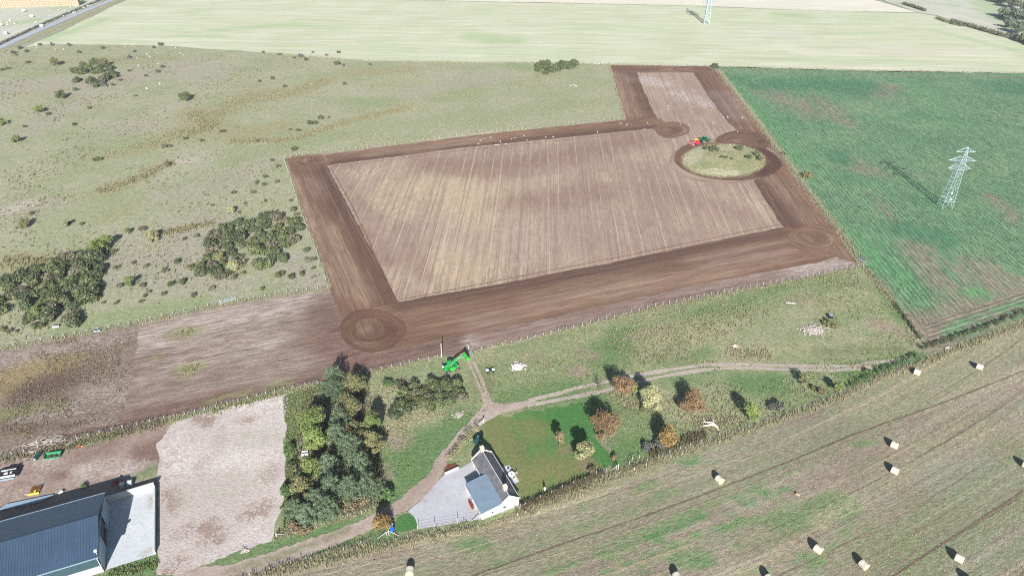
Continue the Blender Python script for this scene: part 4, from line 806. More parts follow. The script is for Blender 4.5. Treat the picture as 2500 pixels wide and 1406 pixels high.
# tractor, +x forward
q_r, q_f = G(1717.0, 350.8), G(1730.2, 348.6); fw = (q_f - q_r); rz2 = math.atan2(fw.y, fw.x); s2 = Vector((-fw.y, fw.x, 0)).normalized()
tc = q_r + fw * .5 + s2 * .9; wb2 = max(2.5, fw.length)
t = empty('tractor', tc, rz2, 'green tractor with cream wheels pulling the red seed drill round the grass island', 'tractor')
for sy in (-1, 1):
    wheel(t, (-wb2 / 2, sy * .95, .98), .98, .62, M['rim_cream']); wheel(t, (wb2 / 2, sy * .9, .74), .74, .5, M['rim_cream'])
MB().box(wb2 / 2 - .05, 0, 1.45, 2.1, .82, .72, bev=.14).box(wb2 / 2 + .95, 0, 1.3, .25, .78, .6, bev=.1).build('bonnet', M['tract_green'], t)
MB().box(0, 0, .95, wb2 + 1.0, .62, .5, bev=.05).box(wb2 / 2, 0, .75, .4, 1.5, .25).box(-wb2 / 2, 0, .98, .45, 1.6, .35).build('chassis', M['tract_green'], t)
fd = MB()
for sy in (-1, 1):
    for k in range(5):
        a = R(25 + k * 32); fd.box(-wb2 / 2 + 1.1 * math.cos(a), sy * .95, .98 + 1.1 * math.sin(a), .64, .55, .07, M=Matrix.Rotation(-(a - R(90)), 4, 'Y'))
fd.build('mudguard', M['tract_green'], t)
cab = MB()
for dx, dy in ((-.75, -.68), (.75, -.6), (.75, .6), (-.75, .68)): cab.cyl((-.62 + dx, dy, 1.35), (-.62 + dx * .9, dy * .95, 2.85), .06, n=5)
cb = cab.box(-.62, 0, 1.3, 1.5, 1.3, .3).build('cab', M['black'], t)
MB().box(-.62, 0, 2.1, 1.38, 1.2, 1.35, taper=.93).build('window', M['glass'], cb)
MB().box(-.62, 0, 2.94, 1.65, 1.45, .2, bev=.07).build('cab_roof', M['tract_roof'], cb)
MB().cyl((.35, -.5, 1.6), (.35, -.5, 2.9), .07, n=8).build('exhaust', M['black'], t)
MB().box(wb2 / 2 + 1.35, 0, .8, .5, .9, .45, bev=.05).cyl((wb2 / 2 + 1.0, -.3, .8), (wb2 / 2 + 1.6, -.35, .5), .05, n=5).build('front_linkage', M['tract_green'], t)
for sy in (-1, 1): MB().box(wb2 / 2 + 1.09, sy * .25, 1.45, .05, .16, .12).build('headlight', M['rim_white'], t)
# seed drill
dpos = q_r - fw.normalized() * 4.55 + s2 * .85
rzd = rz2 + R(4)
t = empty('seed_drill', dpos, rzd, 'red trailed seed drill with a long yellow-topped hopper behind the green tractor', 'seed drill')
MB().box(.6, 0, .8, 3.9, .3, .22).box(2.7, 0, .75, 1.2, .2, .2).box(-.9, 0, .7, .3, 3.7, .25).box(.9, 0, .7, .3, 3.6, .25).build('frame', M['red'], t)
hp = MB(); hp.side([(-.35, 1.25), (.05, .85), (1.75, .85), (2.1, 1.25), (2.1, 2.05), (-.35, 2.05)], -.8, .8); ho = hp.build('hopper', M['red'], t)
MB().box(.88, 0, 2.1, 2.35, 1.3, .1, bev=.04).build('hopper_cover', M['yellow'], ho)
ds = MB()
for k in range(16):
    y = -1.75 + k * .233
    ds.lathe([(.02, -.02), (.24, -.02), (.24, .02), (.02, .02)], 12, Matrix.Translation((-1.35, y, .26)) @ Matrix.Rotation(R(90), 4, 'X')); ds.box(-1.15, y, .55, .5, .05, .06)
ds.build('coulter', M['galv'], t)
ro_ = MB()
for k in range(12): ro_.lathe([(.05, -.12), (.36, -.12), (.36, .12), (.05, .12)], 14, Matrix.Translation((-.15, -1.7 + k * .309, .36)) @ Matrix.Rotation(R(90), 4, 'X'))
ro_.build('press_wheel', M['rubber'], t)
hr = MB().box(-2.0, 0, .6, .1, 3.7, .1)
for k in range(20): hr.cyl((-2.0, -1.8 + k * .19, .6), (-2.25, -1.8 + k * .19, .05), .02, n=4)
for y in (-1.0, 1.0): hr.cyl((-.9, y, .85), (-2.0, y, .6), .05, n=5)
hr.build('harrow', M['red'], t)
pt = MB()
for y in (-1, 1): pt.box(-.65, y * .9, 1.5, .9, .06, .06).box(-.65, y * .9, 1.9, .9, .05, .05)
pt.box(-.7, 0, 1.15, .8, 2.4, .06); pt.build('platform', M['galv'], t)
for y in (-1.9, 1.9): MB().cyl((-.6, y, .9), (.9, y * 1.02, 1.25), .07, n=6).box(.3, y, .95, 1.6, .12, .35).build('marker_arm', M['red'], t)
for y in (-1.2, 1.2): MB().box(-2.05, y, .95, .06, .3, .2).build('tail_light', M['yellow'], t)

# trailed quad bike by the stones
t = empty('quad_bike', G(1197, 908), R(8), 'dark quad bike with white panels parked left of the white stone pile', 'quad bike')
for sx in (-1, 1):
    for sy in (-1, 1): wheel(t, (sx * .75, sy * .5, .33), .33, .3, M['black'], lug=False)
MB().box(0, 0, .55, 1.9, .5, .3, bev=.08).box(-.1, 0, .82, .8, .36, .2, bev=.07).build('body', M['teal'], t)
for sx in (-1, 1): MB().box(sx * .8, 0, .85, .75, .95, .12, bev=.04).build('rack', M['white_plastic'], t)
MB().cyl((.35, 0, .75), (.3, 0, 1.15), .05, n=6).cyl((.28, -.4, 1.15), (.28, .4, 1.15), .035, n=6).build('handlebar', M['black'], t)

# ------------------------------------------------------------------ small things lying in the yards
def stones(name, px, n, spread, r, mat, label, cat, seed, hgt=.5, flat=1.0, mats=None):
    rng = random.Random(seed); o = empty(name, G(*px), 0, label, cat); mb = MB()
    mb.lathe([(spread * .62, -.02), (spread * .4, hgt * .3), (spread * .15, hgt * .55)], 14, Matrix.Diagonal((1, flat, 1, 1)))
    for k in range(n):
        q = abs(rng.gauss(0, .42)); a = rng.uniform(0, 6.28); q = min(q, 1.0)
        x, y = q * spread * math.cos(a), q * spread * flat * math.sin(a)
        mb.rock(x, y, max(.05, hgt * (1 - q) * rng.uniform(.5, 1)), r * rng.uniform(.6, 1.4), rng)
    mb.build('stones', mat, o); return o
M['white_stone'] = simple('white_stone', c(238, 230, 226, .60), .85, .2, 2.0, col2=c(196, 180, 170))
M['grey_stone'] = simple('pinkish_rubble', c(186, 176, 168), .9, .2, 2.0)
stones('stone_pile', (1265, 896), 150, 2.3, .27, M['white_stone'], 'heap of white stones on the grass right of the quad bike', 'stone pile', 3, .8)
stones('rubble_heap', (1985, 806), 260, 5.0, .26, M['grey_stone'], 'wide flat heap of pinkish rubble in the paddock beyond the curving track', 'rubble', 4, .5, .75)
stones('stone_pile', (1120, 1012), 60, 1.9, .2, M['grey_stone'], 'small scatter of pale stones at the near edge of the gorse by the track fork', 'stone pile', 5, .2)
stones('stone_pile', (598, 1342), 24, 1.2, .3, M['grey_stone'], 'few grey stones on the grass verge at the near edge of the pale hardstanding', 'stone pile', 6, .15)
def logs(name, base, parts, mat, label, cat, rz=0.0):
    o = empty(name, base, rz, label, cat); mb = MB()
    for a, b_, r0, r1 in parts: mb.cyl(a, b_, r0, r1, 8)
    mb.build('trunk', mat, o); return o
M['bleached'] = simple('bleached_wood', c(236, 226, 214), .85, .12, 3.0, col2=c(190, 150, 120))
rng = random.Random(7)
fb = logs('fallen_tree', G(1738, 1040), [((-2.6, -.2, .25), (.2, .1, .5), .14, .34), ((-2.0, 1.2, .3), (.1, .7, .55), .12, .3), ((.1, .5, .5), (1.0, -.6, .35), .45, .3), ((.9, -.5, .4), (1.3, -1.6, .15), .28, .1), ((-2.6, -.2, .25), (-3.3, -.6, .1), .1, .05), ((-1.5, 1.2, .5), (-1.9, 1.6, 1.0), .06, .03), ((.3, .6, .7), (.4, 1.0, 1.3), .12, .04)], M['bleached'], 'bleached fallen tree trunk lying in rough grass beside the stubble field edge', 'fallen tree')
logs('fallen_tree', G(1801, 848), [((-1.2, .8, .3), (.3, -.5, .25), .16, .10), ((-.7, 1.0, .35), (.8, -.3, .25), .13, .08), ((-1.4, .2, .2), (-.2, -.4, .2), .12, .1), ((-.2, .8, .3), (.5, 1.0, .4), .1, .05), ((-1.5, .5, .2), (-.9, .1, .3), .12, .12)], M['bleached'], 'heap of pale broken branches in dry grass above the curving track', 'branch pile')
o = empty('timber_beam', G(1931, 740.5), R(-9), 'single white plank lying on the grass beyond the rubble heap', 'plank'); MB().box(0, 0, .12, 3.0, .3, .2, bev=.03).build('beam', M['white_stone'], o)
t = empty('drum', G(2027, 776), R(-30), 'dark overturned drum beside the rubble heap in the paddock', 'drum'); MB().lathe([(.62, 0), (.7, .1), (.7, .9), (.62, 1.0)], 16).build('drum_body', M['black'], t); MB().lathe([(.55, 1.0), (.6, 1.04), (.5, 1.06)], 16).build('lid', M['steel_blue'], t)
o = empty('drainage_pipe', G(2316, 851), R(20), 'short white pipe lying on the bank where the two fields meet', 'pipe'); MB().cyl((-1.0, 0, .2), (1.0, 0, .2), .2, n=12).cyl((-.9, .5, .18), (.7, .4, .18), .16, n=12).build('pipe_length', M['white_stone'], o)
o = empty('water_trough', G(2105, 636), R(-62), 'long pale trough where the crop field, ploughed field and paddock meet', 'trough'); MB().box(0, 0, .3, 2.4, .8, .6, bev=.05).build('basin', M['steel_blue'], o); MB().box(0, 0, .58, 2.1, .55, .06).build('water', M['glass'], o)
o = empty('water_trough', G(238, 809), R(20), 'pale blue trough on the fence between pasture and weedy strip', 'trough'); MB().box(0, 0, .3, 1.8, .8, .6, bev=.05).build('basin', M['steel_blue'], o); MB().box(0, 0, .58, 1.5, .55, .06).build('water', M['glass'], o)
o = empty('water_trough', G(137, 798), R(15), 'pale grey trough on the pasture below the left gorse thicket', 'trough'); MB().box(0, 0, .3, 1.7, .8, .6, bev=.05).build('basin', M['conc_wall'], o); MB().box(0, 0, .58, 1.4, .55, .06).build('water', M['glass'], o)
# yard behind the barn
o = empty('pallet_stack', G(24, 1154), R(14), 'stack of black sheets and pale timber at the far left of the earth yard', 'stack')
mb = MB(); mb.box(0, 0, .2, 4.6, 2.6, .4).box(-.2, .5, .5, 3.6, 1.2, .25).box(.4, .9, .7, 2.6, .8, .2); mb.build('black_sheets', M['black'], o)
MB().box(.1, -1.5, .5, 3.2, .35, .25).box(-.9, .3, .68, 1.4, .3, .12).box(.6, .45, .66, 1.6, .25, .1).box(-.5, -.4, .45, .8, .5, .12).box(.5, -.3, .45, .4, .5, .12).build('timber', M['white_plastic'], o)
MB().box(-.9, -2.0, .12, 5.0, .3, .22).build('steel_rail', M['steel_blue'], o)
o = empty('transport_box', G(131, 1114), R(12), 'green open transport box with earth inside on the far side of the earth yard', 'transport box')
mb = MB(); mb.box(0, 0, .1, 3.4, 1.3, .1).box(0, .62, .5, 3.4, .08, .8).box(-1.68, 0, .45, .08, 1.3, .75).box(1.68, 0, .45, .08, 1.3, .75).box(0, -.62, .18, 3.4, .08, .25); mb.build('box_body', M['impl_green'], o)
rng = random.Random(9); mb = MB()
for k in range(26): mb.rock(rng.uniform(-1.4, 1.4), rng.uniform(-.35, .4), .25, rng.uniform(.1, .28), rng)
mb.build('earth_load', M['dirt'], o)
o = empty('plastic_drum', G(92, 1116), R(0), 'dark blue drum lying left of the green transport box', 'drum'); MB().cyl((0, -1.0, .45), (.25, 1.0, .45), .45, n=14).build('drum_body', M['teal'], o); MB().cyl((0, -1.04, .45), (0, -1.0, .45), .3, n=12).build('lid', M['steel_blue'], o)
o = empty('grader_blade', G(86, 1204), R(14), 'rusty orange grading implement with a yellow blade behind the barn', 'implement')
mb = MB(); mb.box(0, .5, .35, 1.9, .1, .12).box(0, 1.5, .35, 1.9, .1, .12)
for k in range(9): mb.box(-.9 + k * .225, 1.0, .4, .1, 1.4, .3)
mb.build('tine_frame', M['rust'], o); MB().box(-.2, -.3, .3, 2.2, .12, .5).box(.1, .1, .5, .3, .8, .2).build('blade', M['yellow'], o)
MB().box(-1.6, .1, .1, 1.0, .12, .12).build('drawbar', M['bleached'], o)
for (px, py, rz_, lab, k) in ((301, 1188, .3, 'darker water container half in the shadow behind the barn, left of its twin', 0), (318.5, 1184, .3, 'white cage water container in sunlight behind the yard wall', 1)):
    o = empty('water_container', G(px, py), rz_, lab, 'container'); MB().box(0, 0, .62, 1.0, 1.0, .95, bev=.08).build('tank', M['white_plastic'], o)
    fr_ = MB()
    for z in (.2, .45, .7, .95, 1.12):
        for s in (-1, 1): fr_.box(s * .53, 0, z, .03, 1.08, .03).box(0, s * .53, z, 1.08, .03, .03)
    for s in (-1, 1):
        for q in (-.5, -.17, .17, .5): fr_.box(s * .53, q, .62, .03, .03, 1.05).box(q, s * .53, .62, .03, .03, 1.05)
    fr_.build('cage', M['galv'], o); MB().box(0, 0, .07, 1.1, 1.1, .14).build('pallet', M['wood'], o)
o = empty('cultivator', G(286, 1183), R(15), 'dark red-framed implement in the barn shadow left of the containers', 'implement')
mb = MB().box(0, 0, .7, 2.0, .12, .12).box(0, .7, .7, 2.0, .12, .12)
for k in range(7): mb.cyl((-.9 + k * .3, 0, .7), (-.9 + k * .3, -.25, .05), .04, n=5).cyl((-.9 + k * .3, .7, .7), (-.9 + k * .3, .45, .05), .04, n=5)
mb.build('tine_frame', M['red'], o); MB().box(0, .3, 1.0, .7, .1, .7).build('headstock', M['black'], o)
for k, (px, py, L, lab) in enumerate(((35, 1238, 11.0, 'long pale steel purlins lying nearest the barn roof'), (64, 1226, 9.0, 'long pale steel purlins lying on the sunlit side of the barn shadow'))):
    o = empty('steel_purlins', G(px, py), R(17), lab, 'steel beams'); mb = MB()
    for q in range(4): mb.box(q * .25, q * .17 - .2, .3, L, .1, .22)
    mb.build('beams', M['steel_blue'], o); mb = MB()
    for q in (-L * .35, 0, L * .35): mb.box(q, 0, .09, .12, 1.0, .16)
    mb.build('bearer', M['wood'], o)
o = empty('rubble_bag', G(151, 1203), R(10), 'torn white rubble bag on the edge of the barn shadow', 'bag'); rng = random.Random(4); mb = MB()
for k in range(9): mb.rock(rng.uniform(-.35, .35), rng.uniform(-.3, .3), rng.uniform(.15, .5), .3, rng)
mb.build('bag_body', M['white_plastic'], o)
rng = random.Random(12)
o = empty('branch_pile', G(110, 1082), R(12), 'long pile of grey cut branches on the fence behind the earth yard', 'branch pile'); mb = MB()
for k in range(110):
    x, y = rng.gauss(0, 2.2), rng.gauss(0, .7); a = rng.gauss(0, .6); L = rng.uniform(.8, 3.0); z = rng.uniform(.1, .7)
    mb.cyl((x - L / 2 * math.cos(a), y - L / 2 * math.sin(a), max(.05, z - rng.uniform(0, .4))), (x + L / 2 * math.cos(a), y + L / 2 * math.sin(a), z + rng.uniform(0, .3)), .05, .025, 4)
mb.build('branches', M['wood'], o)
o = empty('branch_pile', G(86, 1103), R(-30), 'small pile of bleached branches left of the green transport box', 'branch pile'); mb = MB()
for k in range(14):
    a = rng.uniform(0, 6.28); L = rng.uniform(.8, 1.7); mb.cyl((0, 0, .25), (L * math.cos(a), L * math.sin(a), rng.uniform(.05, .6)), .06, .03, 4)
mb.build('branches', M['bleached'], o)
o = empty('bucket', G(195, 1091.5), 0, 'small red bucket with yellow handle on the verge above the earth yard', 'bucket'); MB().lathe([(.22, 0), (.3, .45), (.28, .45), (.2, .05)], 12).build('pail', M['red'], o); MB().tube([(-.3, 0, .45), (0, .1, .5), (.9, .05, .2)], .04).build('handle', M['yellow'], o)
o = empty('feed_sack', G(166, 1086), 0, 'white sack lying on green weeds by the yard fence', 'sack'); mb = MB(); mb.rock(0, 0, .2, .4, rng, .5).rock(.3, .1, .2, .3, rng, .5); mb.build('sack_body', M['white_plastic'], o)
o = empty('crate', G(745, 1109), R(8), 'white open crate in the undergrowth left of the trees', 'crate')
mb = MB().box(0, 0, .1, 1.3, .9, .1)
for s in (-1, 1): mb.box(0, s * .45, .45, 1.3, .06, .7).box(s * .65, 0, .45, .06, .9, .7)
mb.build('crate_body', M['white_plastic'], o); MB().box(.2, -.1, .3, .5, .4, .3).build('contents', M['wood'], o)
o = empty('plank', G(774, 962), R(40), 'white plank leaning in dry grass above the trees', 'plank'); MB().box(0, 0, .3, 1.6, .18, .12).build('board', M['white_stone'], o)

# ------------------------------------------------------------------ round the cottage
o = empty('oil_tank', G(1166, 1078), R(60), 'dark teal oil tank in the shadow beyond the cottage', 'oil tank')
MB().cyl((-1.0, 0, .95), (1.0, 0, .95), .65, n=18).build('tank_body', M['teal'], o); MB().box(-.6, 0, .2, .25, 1.0, .4).box(.6, 0, .2, .25, 1.0, .4).build('cradle', M['conc_wall'], o); MB().cyl((.2, 0, 1.55), (.2, 0, 1.72), .15, n=10).build('filler_cap', M['steel_blue'], o)
o = empty('garden_table', G(1249, 1162), R(-30), 'round table with a blue and white cover on the patio', 'table')
MB().lathe([(.75, .72), (.75, .76)], 20).build('tabletop', M['white_plastic'], o); MB().lathe([(.3, 0), (.06, .06), (.06, .72)], 10).build('pedestal', M['galv'], o)
MB().lathe([(.80, .60), (.80, .775), (.74, .785)], 20).build('cover', M['white_plastic'], o); MB().lathe([(.18, .786), (.16, .82)], 12).build('parasol_base', M['blue_bin'], o)
for k in range(4):
    a = .5 + k * 1.57; ch = empty('garden_chair', G(1249, 1162) + Vector((1.15 * math.cos(a), 1.15 * math.sin(a), 0)), a + 3.14, ('wooden garden chair on the right of the patio table', 'wooden garden chair on the far side of the patio table', 'wooden garden chair on the house side of the patio table', 'wooden garden chair on the near side of the patio table')[k], 'chair', 'garden chairs round the patio table')
    MB().box(0, 0, .44, .48, .48, .05).build('seat', M['wood'], ch); MB().box(-.22, 0, .72, .05, .48, .5).build('backrest', M['wood'], ch)
    for sx in (-1, 1):
        for sy in (-1, 1): MB().box(sx * .2, sy * .2, .21, .05, .05, .42).build('leg', M['wood'], ch)
o = empty('planter', G(1152.5, 1234), math.atan2(far_dir.y, far_dir.x), 'long planter of red flowers against the white extension wall', 'planter')
MB().box(0, .2, .2, 2.2, .45, .4, bev=.03).build('trough', M['rust'], o)
o2 = MB(); rng = random.Random(5)
for k in range(70): o2.rock(rng.uniform(-1.05, 1.05), .2 + rng.uniform(-.2, .2), .45 + rng.uniform(-.05, .2), .1, rng)
o2.build('flowers', M['bed_plants'], o)
o = empty('wheelie_bin', G(958.5, 1297), R(-20), 'bright blue wheeled bin beside the bushy tree at the drive entrance', 'bin')
MB().box(0, 0, .55, .58, .7, 1.0, taper=1.0).build('bin_body', M['blue_bin'], o); MB().box(0, -.02, 1.1, .66, .78, .1, bev=.03).build('lid', M['blue_bin'], o)
for s in (-1, 1): MB().cyl((s * .24, .34, .1), (s * .32, .34, .1), .1, n=10).build('wheel', M['rubber'], o)
o = empty('wheelie_bin', G(957, 1287.5), R(-10), 'green wheeled bin behind the blue one at the drive entrance', 'bin')
MB().box(0, 0, .55, .58, .7, 1.0).build('bin_body', M['impl_green'], o); MB().box(0, -.02, 1.1, .66, .78, .1, bev=.03).build('lid', M['steel_blue'], o)
def rail_pen(px, label, seed):
    q = [G(*v) for v in px]; o = empty('wooden_pen', q[0], 0, label, 'pen'); rails = MB()
    for i, v in enumerate(q):
        MB().box(v.x - q[0].x, v.y - q[0].y, .55, .12, .12, 1.1).build('post', M['post'], o)
        n_ = q[(i + 1) % len(q)]
        if i < len(q) - 1 or len(q) > 3:
            for z in (.45, .95): rails.cyl((v.x - q[0].x, v.y - q[0].y, z), (n_.x - q[0].x, n_.y - q[0].y, z), .05, n=4)
    rails.build('rails', M['post_dark'], o); return o
rail_pen([(1536, 1133), (1548, 1148), (1577, 1138), (1561, 1117), (1543, 1122)], 'small five-post rail pen in long grass beyond the garden corner', 1)
rail_pen([(1255, 1242), (1264, 1259), (1282, 1255), (1280, 1238)], 'small four-post rail pen at the near corner of the cottage', 2)
def strainer(px, h, label, struts):
    o = empty('straining_post', G(*px), 0, label, 'post'); MB().cyl((0, 0, 0), (0, 0, h), .11, n=8).build('upright', M['post'], o); st_ = MB()
    for a, L in struts: st_.cyl((0, 0, h * .8), (L * math.cos(a), L * math.sin(a), .05), .06, n=6)
    if struts: st_.build('strut', M['post'], o)
    return o
strainer((1079, 875), 5.2, 'tall leaning pole on the fence left of the telehandler boom', [])
strainer((1509, 1146), 1.9, 'white straining post with struts right of the garden lawn', [(3.3, 1.6)])
strainer((1176, 1266), 1.6, 'paired straining post at the near corner of the drive', [(3.4, 2.4)])
strainer((950, 1305), 1.6, 'white straining post with two struts below the bins', [(3.5, 2.4), (-.1, 2.0)])
strainer((676, 1311), 1.3, 'white corner post at the near end of the tree belt fence', [(.4, 1.7)])
strainer((1181, 1032), 1.3, 'gate post at the far tip of the garden by the track', [])
strainer((2319, 430), .2, 'low stump in the crop field right of the pylon', []) if 0 else None

# ------------------------------------------------------------------ person in the garden
def person(name, loc, rz, label):
    o = empty(name, loc, rz, label, 'person')
    J = {'pel': (0, 0, .93), 'sp': (0, .01, 1.15), 'ch': (0, 0, 1.36), 'nk': (0, 0, 1.52), 'hd': (0, .02, 1.62), 'ht': (0, .02, 1.74)}
    for s, n_ in ((-1, 'L'), (1, 'R')):
        J['sh' + n_] = (s * .19, 0, 1.43); J['el' + n_] = (s * .25, .02, 1.14); J['wr' + n_] = (s * .26, .10, .90); J['ha' + n_] = (s * .255, .13, .80)
        J['hp' + n_] = (s * .10, 0, .88); J['kn' + n_] = (s * .12, .03, .49); J['an' + n_] = (s * .12, -.02, .09); J['to' + n_] = (s * .14, .17, .04)
    E_ = [('pel', 'sp'), ('sp', 'ch'), ('ch', 'nk'), ('nk', 'hd'), ('hd', 'ht')]
    for n_ in 'LR': E_ += [('ch', 'sh' + n_), ('sh' + n_, 'el' + n_), ('el' + n_, 'wr' + n_), ('wr' + n_, 'ha' + n_), ('pel', 'hp' + n_), ('hp' + n_, 'kn' + n_), ('kn' + n_, 'an' + n_), ('an' + n_, 'to' + n_)]
    rad = {'pel': .145, 'sp': .125, 'ch': .15, 'nk': .062, 'hd': .095, 'ht': .08}
    rl = {'sh': .068, 'el': .045, 'wr': .032, 'ha': .04, 'hp': .095, 'kn': .06, 'an': .042, 'to': .035}
    def skin(nm, keys, grow, mat, parent):
        ks = [k for k in J if k in keys]; me = bpy.data.meshes.new(nm); me.from_pydata([J[k] for k in ks], [(ks.index(a), ks.index(b_)) for a, b_ in E_ if a in ks and b_ in ks], [])
        q = link(nm, me, parent); mod = q.modifiers.new('skin', 'SKIN'); 
        for i, k in enumerate(ks):
            r_ = (rad.get(k) or rl[k[:2]]) + grow; me.skin_vertices[0].data[i].radius = (r_, r_ * .8)
        me.skin_vertices[0].data[0].use_root = True; q.modifiers.new('sub', 'SUBSURF').levels = 1; q.modifiers['sub'].render_levels = 1; me.materials.append(mat); return q
    me0 = bpy.data.meshes.new('t'); bpy.data.meshes.remove(me0)
    body = skin('body', set(J), 0, M['skin'], o)
    skin('shirt', {'sp', 'ch', 'shL', 'shR', 'elL', 'elR', 'pel'}, .02, M['shirt'], o); skin('trousers', {'pel', 'hpL', 'hpR', 'knL', 'knR', 'anL', 'anR'}, .018, M['trouser'], o)
    MB().lathe([(.02, 1.62), (.10, 1.66), (.112, 1.74), (.08, 1.83), (.02, 1.85)], 14, Matrix.Translation((0, 0, 0))).build('hair', M['hair'], o, smooth=True)
    fc = MB().box(0, .115, 1.66, .02, .03, .04); fc.build('nose', M['skin'], body)
    fg = MB()
    for s in (-1, 1):
        for k in range(4): fg.cyl((s * .255 + (k - 1.5) * .018, .14, .79), (s * .255 + (k - 1.5) * .02, .155, .70 + abs(k - 1.3) * .01), .009, .007, 5)
        fg.cyl((s * .235, .15, .82), (s * .21, .18, .76), .01, .008, 5)
    fg.build('fingers', M['skin'], body)
    return o
M['skin'] = simple('skin', c(216, 168, 144), .6, .05); M['shirt'] = simple('pale_pink_cloth', c(244, 226, 230, .62), .85, .05); M['trouser'] = simple('cream_cloth', c(236, 226, 206, .62), .85, .05); M['hair'] = simple('brown_hair', c(96, 70, 52), .7, .1)
person('person', G(1330, 1200), R(160), 'person in a pale top and cream trousers standing on the lawn by the fence')
# ------------------------------------------------------------------ fences and gates
def sweep(name, pts, r, mat, parent):
    mb = MB(); n = 3; vs = []; pts = [Vector(p) for p in pts]
    for i, p in enumerate(pts):
        d_ = (pts[min(i + 1, len(pts) - 1)] - pts[max(i - 1, 0)]).normalized(); q = d_.to_track_quat('Z', 'Y')
        for k in range(n): vs.append(p + q @ Vector((r * math.cos(2.094 * k), r * math.sin(2.094 * k), 0)))
    mb._a(vs, [(i * n + k, i * n + (k + 1) % n, (i + 1) * n + (k + 1) % n, (i + 1) * n + k) for i in range(len(pts) - 1) for k in range(n)])
    return mb.build(name, mat, parent)
POST = {}
def fence(px, label, spacing=2.6, h=1.15, mat='post', r=.06, wires=(.4, .75, 1.08), seed=0, wr=.016):
    g = gp(px); pts = resample(g, spacing, False); o0 = Vector((*pts[0], 0)); o = empty('wire_fence', o0, 0, label, 'fence')
    key = (mat, h, r)
    if key not in POST: POST[key] = MB().lathe([(r, -.05), (r * .95, h - .05), (r * .5, h)], 6).mesh('post', M[mat])
    rng = random.Random(seed); tops = []
    for i, p in enumerate(pts[:100]):
        q = link('post', POST[key], o, Vector((*p, 0)) - o0 + Vector((rng.uniform(-.08, .08), rng.uniform(-.08, .08), 0)))
        q.rotation_euler = (rng.gauss(0, .035), rng.gauss(0, .035), rng.uniform(0, 6)); q.scale = (1, 1, rng.uniform(.9, 1.12))
    for z in wires: sweep('wire', [Vector((*p, z)) - o0 for p in pts], wr, M['wire'], o)
    return o
fence([(693, 388), (712, 445), (736, 522), (772, 610), (801, 701)], 'pale post and wire fence down the left side of the ploughed field', 2.2, seed=1, r=.075)
fence([(695, 385), (840, 366), (980, 349), (1100, 335), (1200, 322), (1350, 306), (1523, 289)], 'pale post and wire fence along the top of the big tilled field below the pasture', 2.6, seed=2, r=.075)
fence([(1524, 289), (1506, 230), (1486, 158)], 'pale fence along the left side of the narrow tilled strip at the top', 2.6, seed=3)
fence([(800, 703), (700, 717), (620, 729)], 'post and wire fence between the ploughed corner and the field gate', 2.6, seed=4, r=.075)
fence([(538, 742), (450, 762), (340, 786), (240, 807), (100, 833), (0, 850), (-60, 862)], 'post and wire fence below the pasture left of the field gate', 2.6, seed=5, r=.075)
fence([(1152, 857), (1250, 838), (1400, 800), (1500, 775), (1600, 748), (1800, 708)], 'post and wire fence above the paddock right of the telehandler', 2.4, seed=6, r=.075)
fence([(1800, 708), (2000, 671), (2108, 648)], 'post and wire fence from the mid paddock to the corner of the crop field', 2.2, seed=7)
fence([(1069, 873), (1000, 886), (957, 896), (880, 913)], 'post and wire fence left of the telehandler above the gorse', 2.2, seed=8, r=.075)
fence([(775, 936), (716, 948), (583, 981), (500, 1002), (402, 1024)], 'leaning post and wire fence above the pale stone hardstanding', 2.2, seed=9, r=.075)
fence([(402, 1024), (300, 1046), (161, 1078), (60, 1104), (0, 1119)], 'leaning post and wire fence above the earth yard', 2.4, seed=10, r=.08)
fence([(1020, 1292), (1062, 1284), (1118, 1277), (1170, 1267)], 'sparse fence along the near edge of the grey gravel drive', 4.6, 1.5, 'post', .06, (.4, .8, 1.2), seed=11)
fence([(1176, 1266), (1227, 1251), (1270, 1239)], 'short fence between the white cottage gable and the stubble field', 2.6, 1.2, seed=12)
fence([(1284, 1236), (1320, 1218), (1400, 1186), (1455, 1161), (1505, 1146)], 'post and wire fence along the near edge of the garden lawn', 2.4, 1.5, seed=13)
fence([(1580, 1128), (1660, 1098), (1780, 1057), (1850, 1035), (1920, 1010), (1985, 990), (2050, 962)], 'fence half buried in tall pale grass between paddock and stubble field', 2.6, 1.2, seed=14, r=.05)
fence([(2060, 958), (2160, 908), (2240, 880), (2300, 852), (2400, 818), (2500, 778), (2560, 755)], 'fence on the bank between the leafy crop and the stubble field', 3.4, 1.1, 'post_dark', seed=15)
fence([(1747, 166), (1850, 304), (1905, 378), (1960, 453), (2030, 545), (2100, 640)], 'fence in the grass verge between the ploughed field and the leafy crop', 2.8, 1.1, 'post_dark', seed=16)
fence([(2112, 654), (2180, 736), (2240, 822)], 'fence beside the ditch between the paddock and the leafy crop', 3.0, 1.1, 'post_dark', seed=17)
fence([(640, 129), (900, 149), (1300, 153), (1486, 157)], 'faint distant fence along the top edge of the rough pasture', 5.0, 1.2, 'post_dark', wires=(.5, 1.0), seed=18, wr=.025)
fence([(1489, 158), (1742, 162), (2100, 172), (2500, 179), (2560, 181)], 'faint distant fence between the leafy crop and the pale stubble field', 5.0, 1.2, 'post_dark', wires=(.5, 1.0), seed=19, wr=.025)
fence([(676, 1311), (750, 1288), (850, 1262), (915, 1243)], 'low fence in pale grass along the near side of the tree belt', 2.6, 1.1, seed=20)
fence([(560, 1428), (660, 1390), (760, 1366), (880, 1330), (945, 1306)], 'low fence in grass between the dirt track and the stubble field', 3.0, 1.1, seed=21)
fence([(1300, 7), (1660, 14), (1996, 27), (2240, 33)], 'faint distant fence behind the far pylon', 7.0, 1.2, 'post_dark', wires=(.6, 1.1), seed=22, wr=.03)
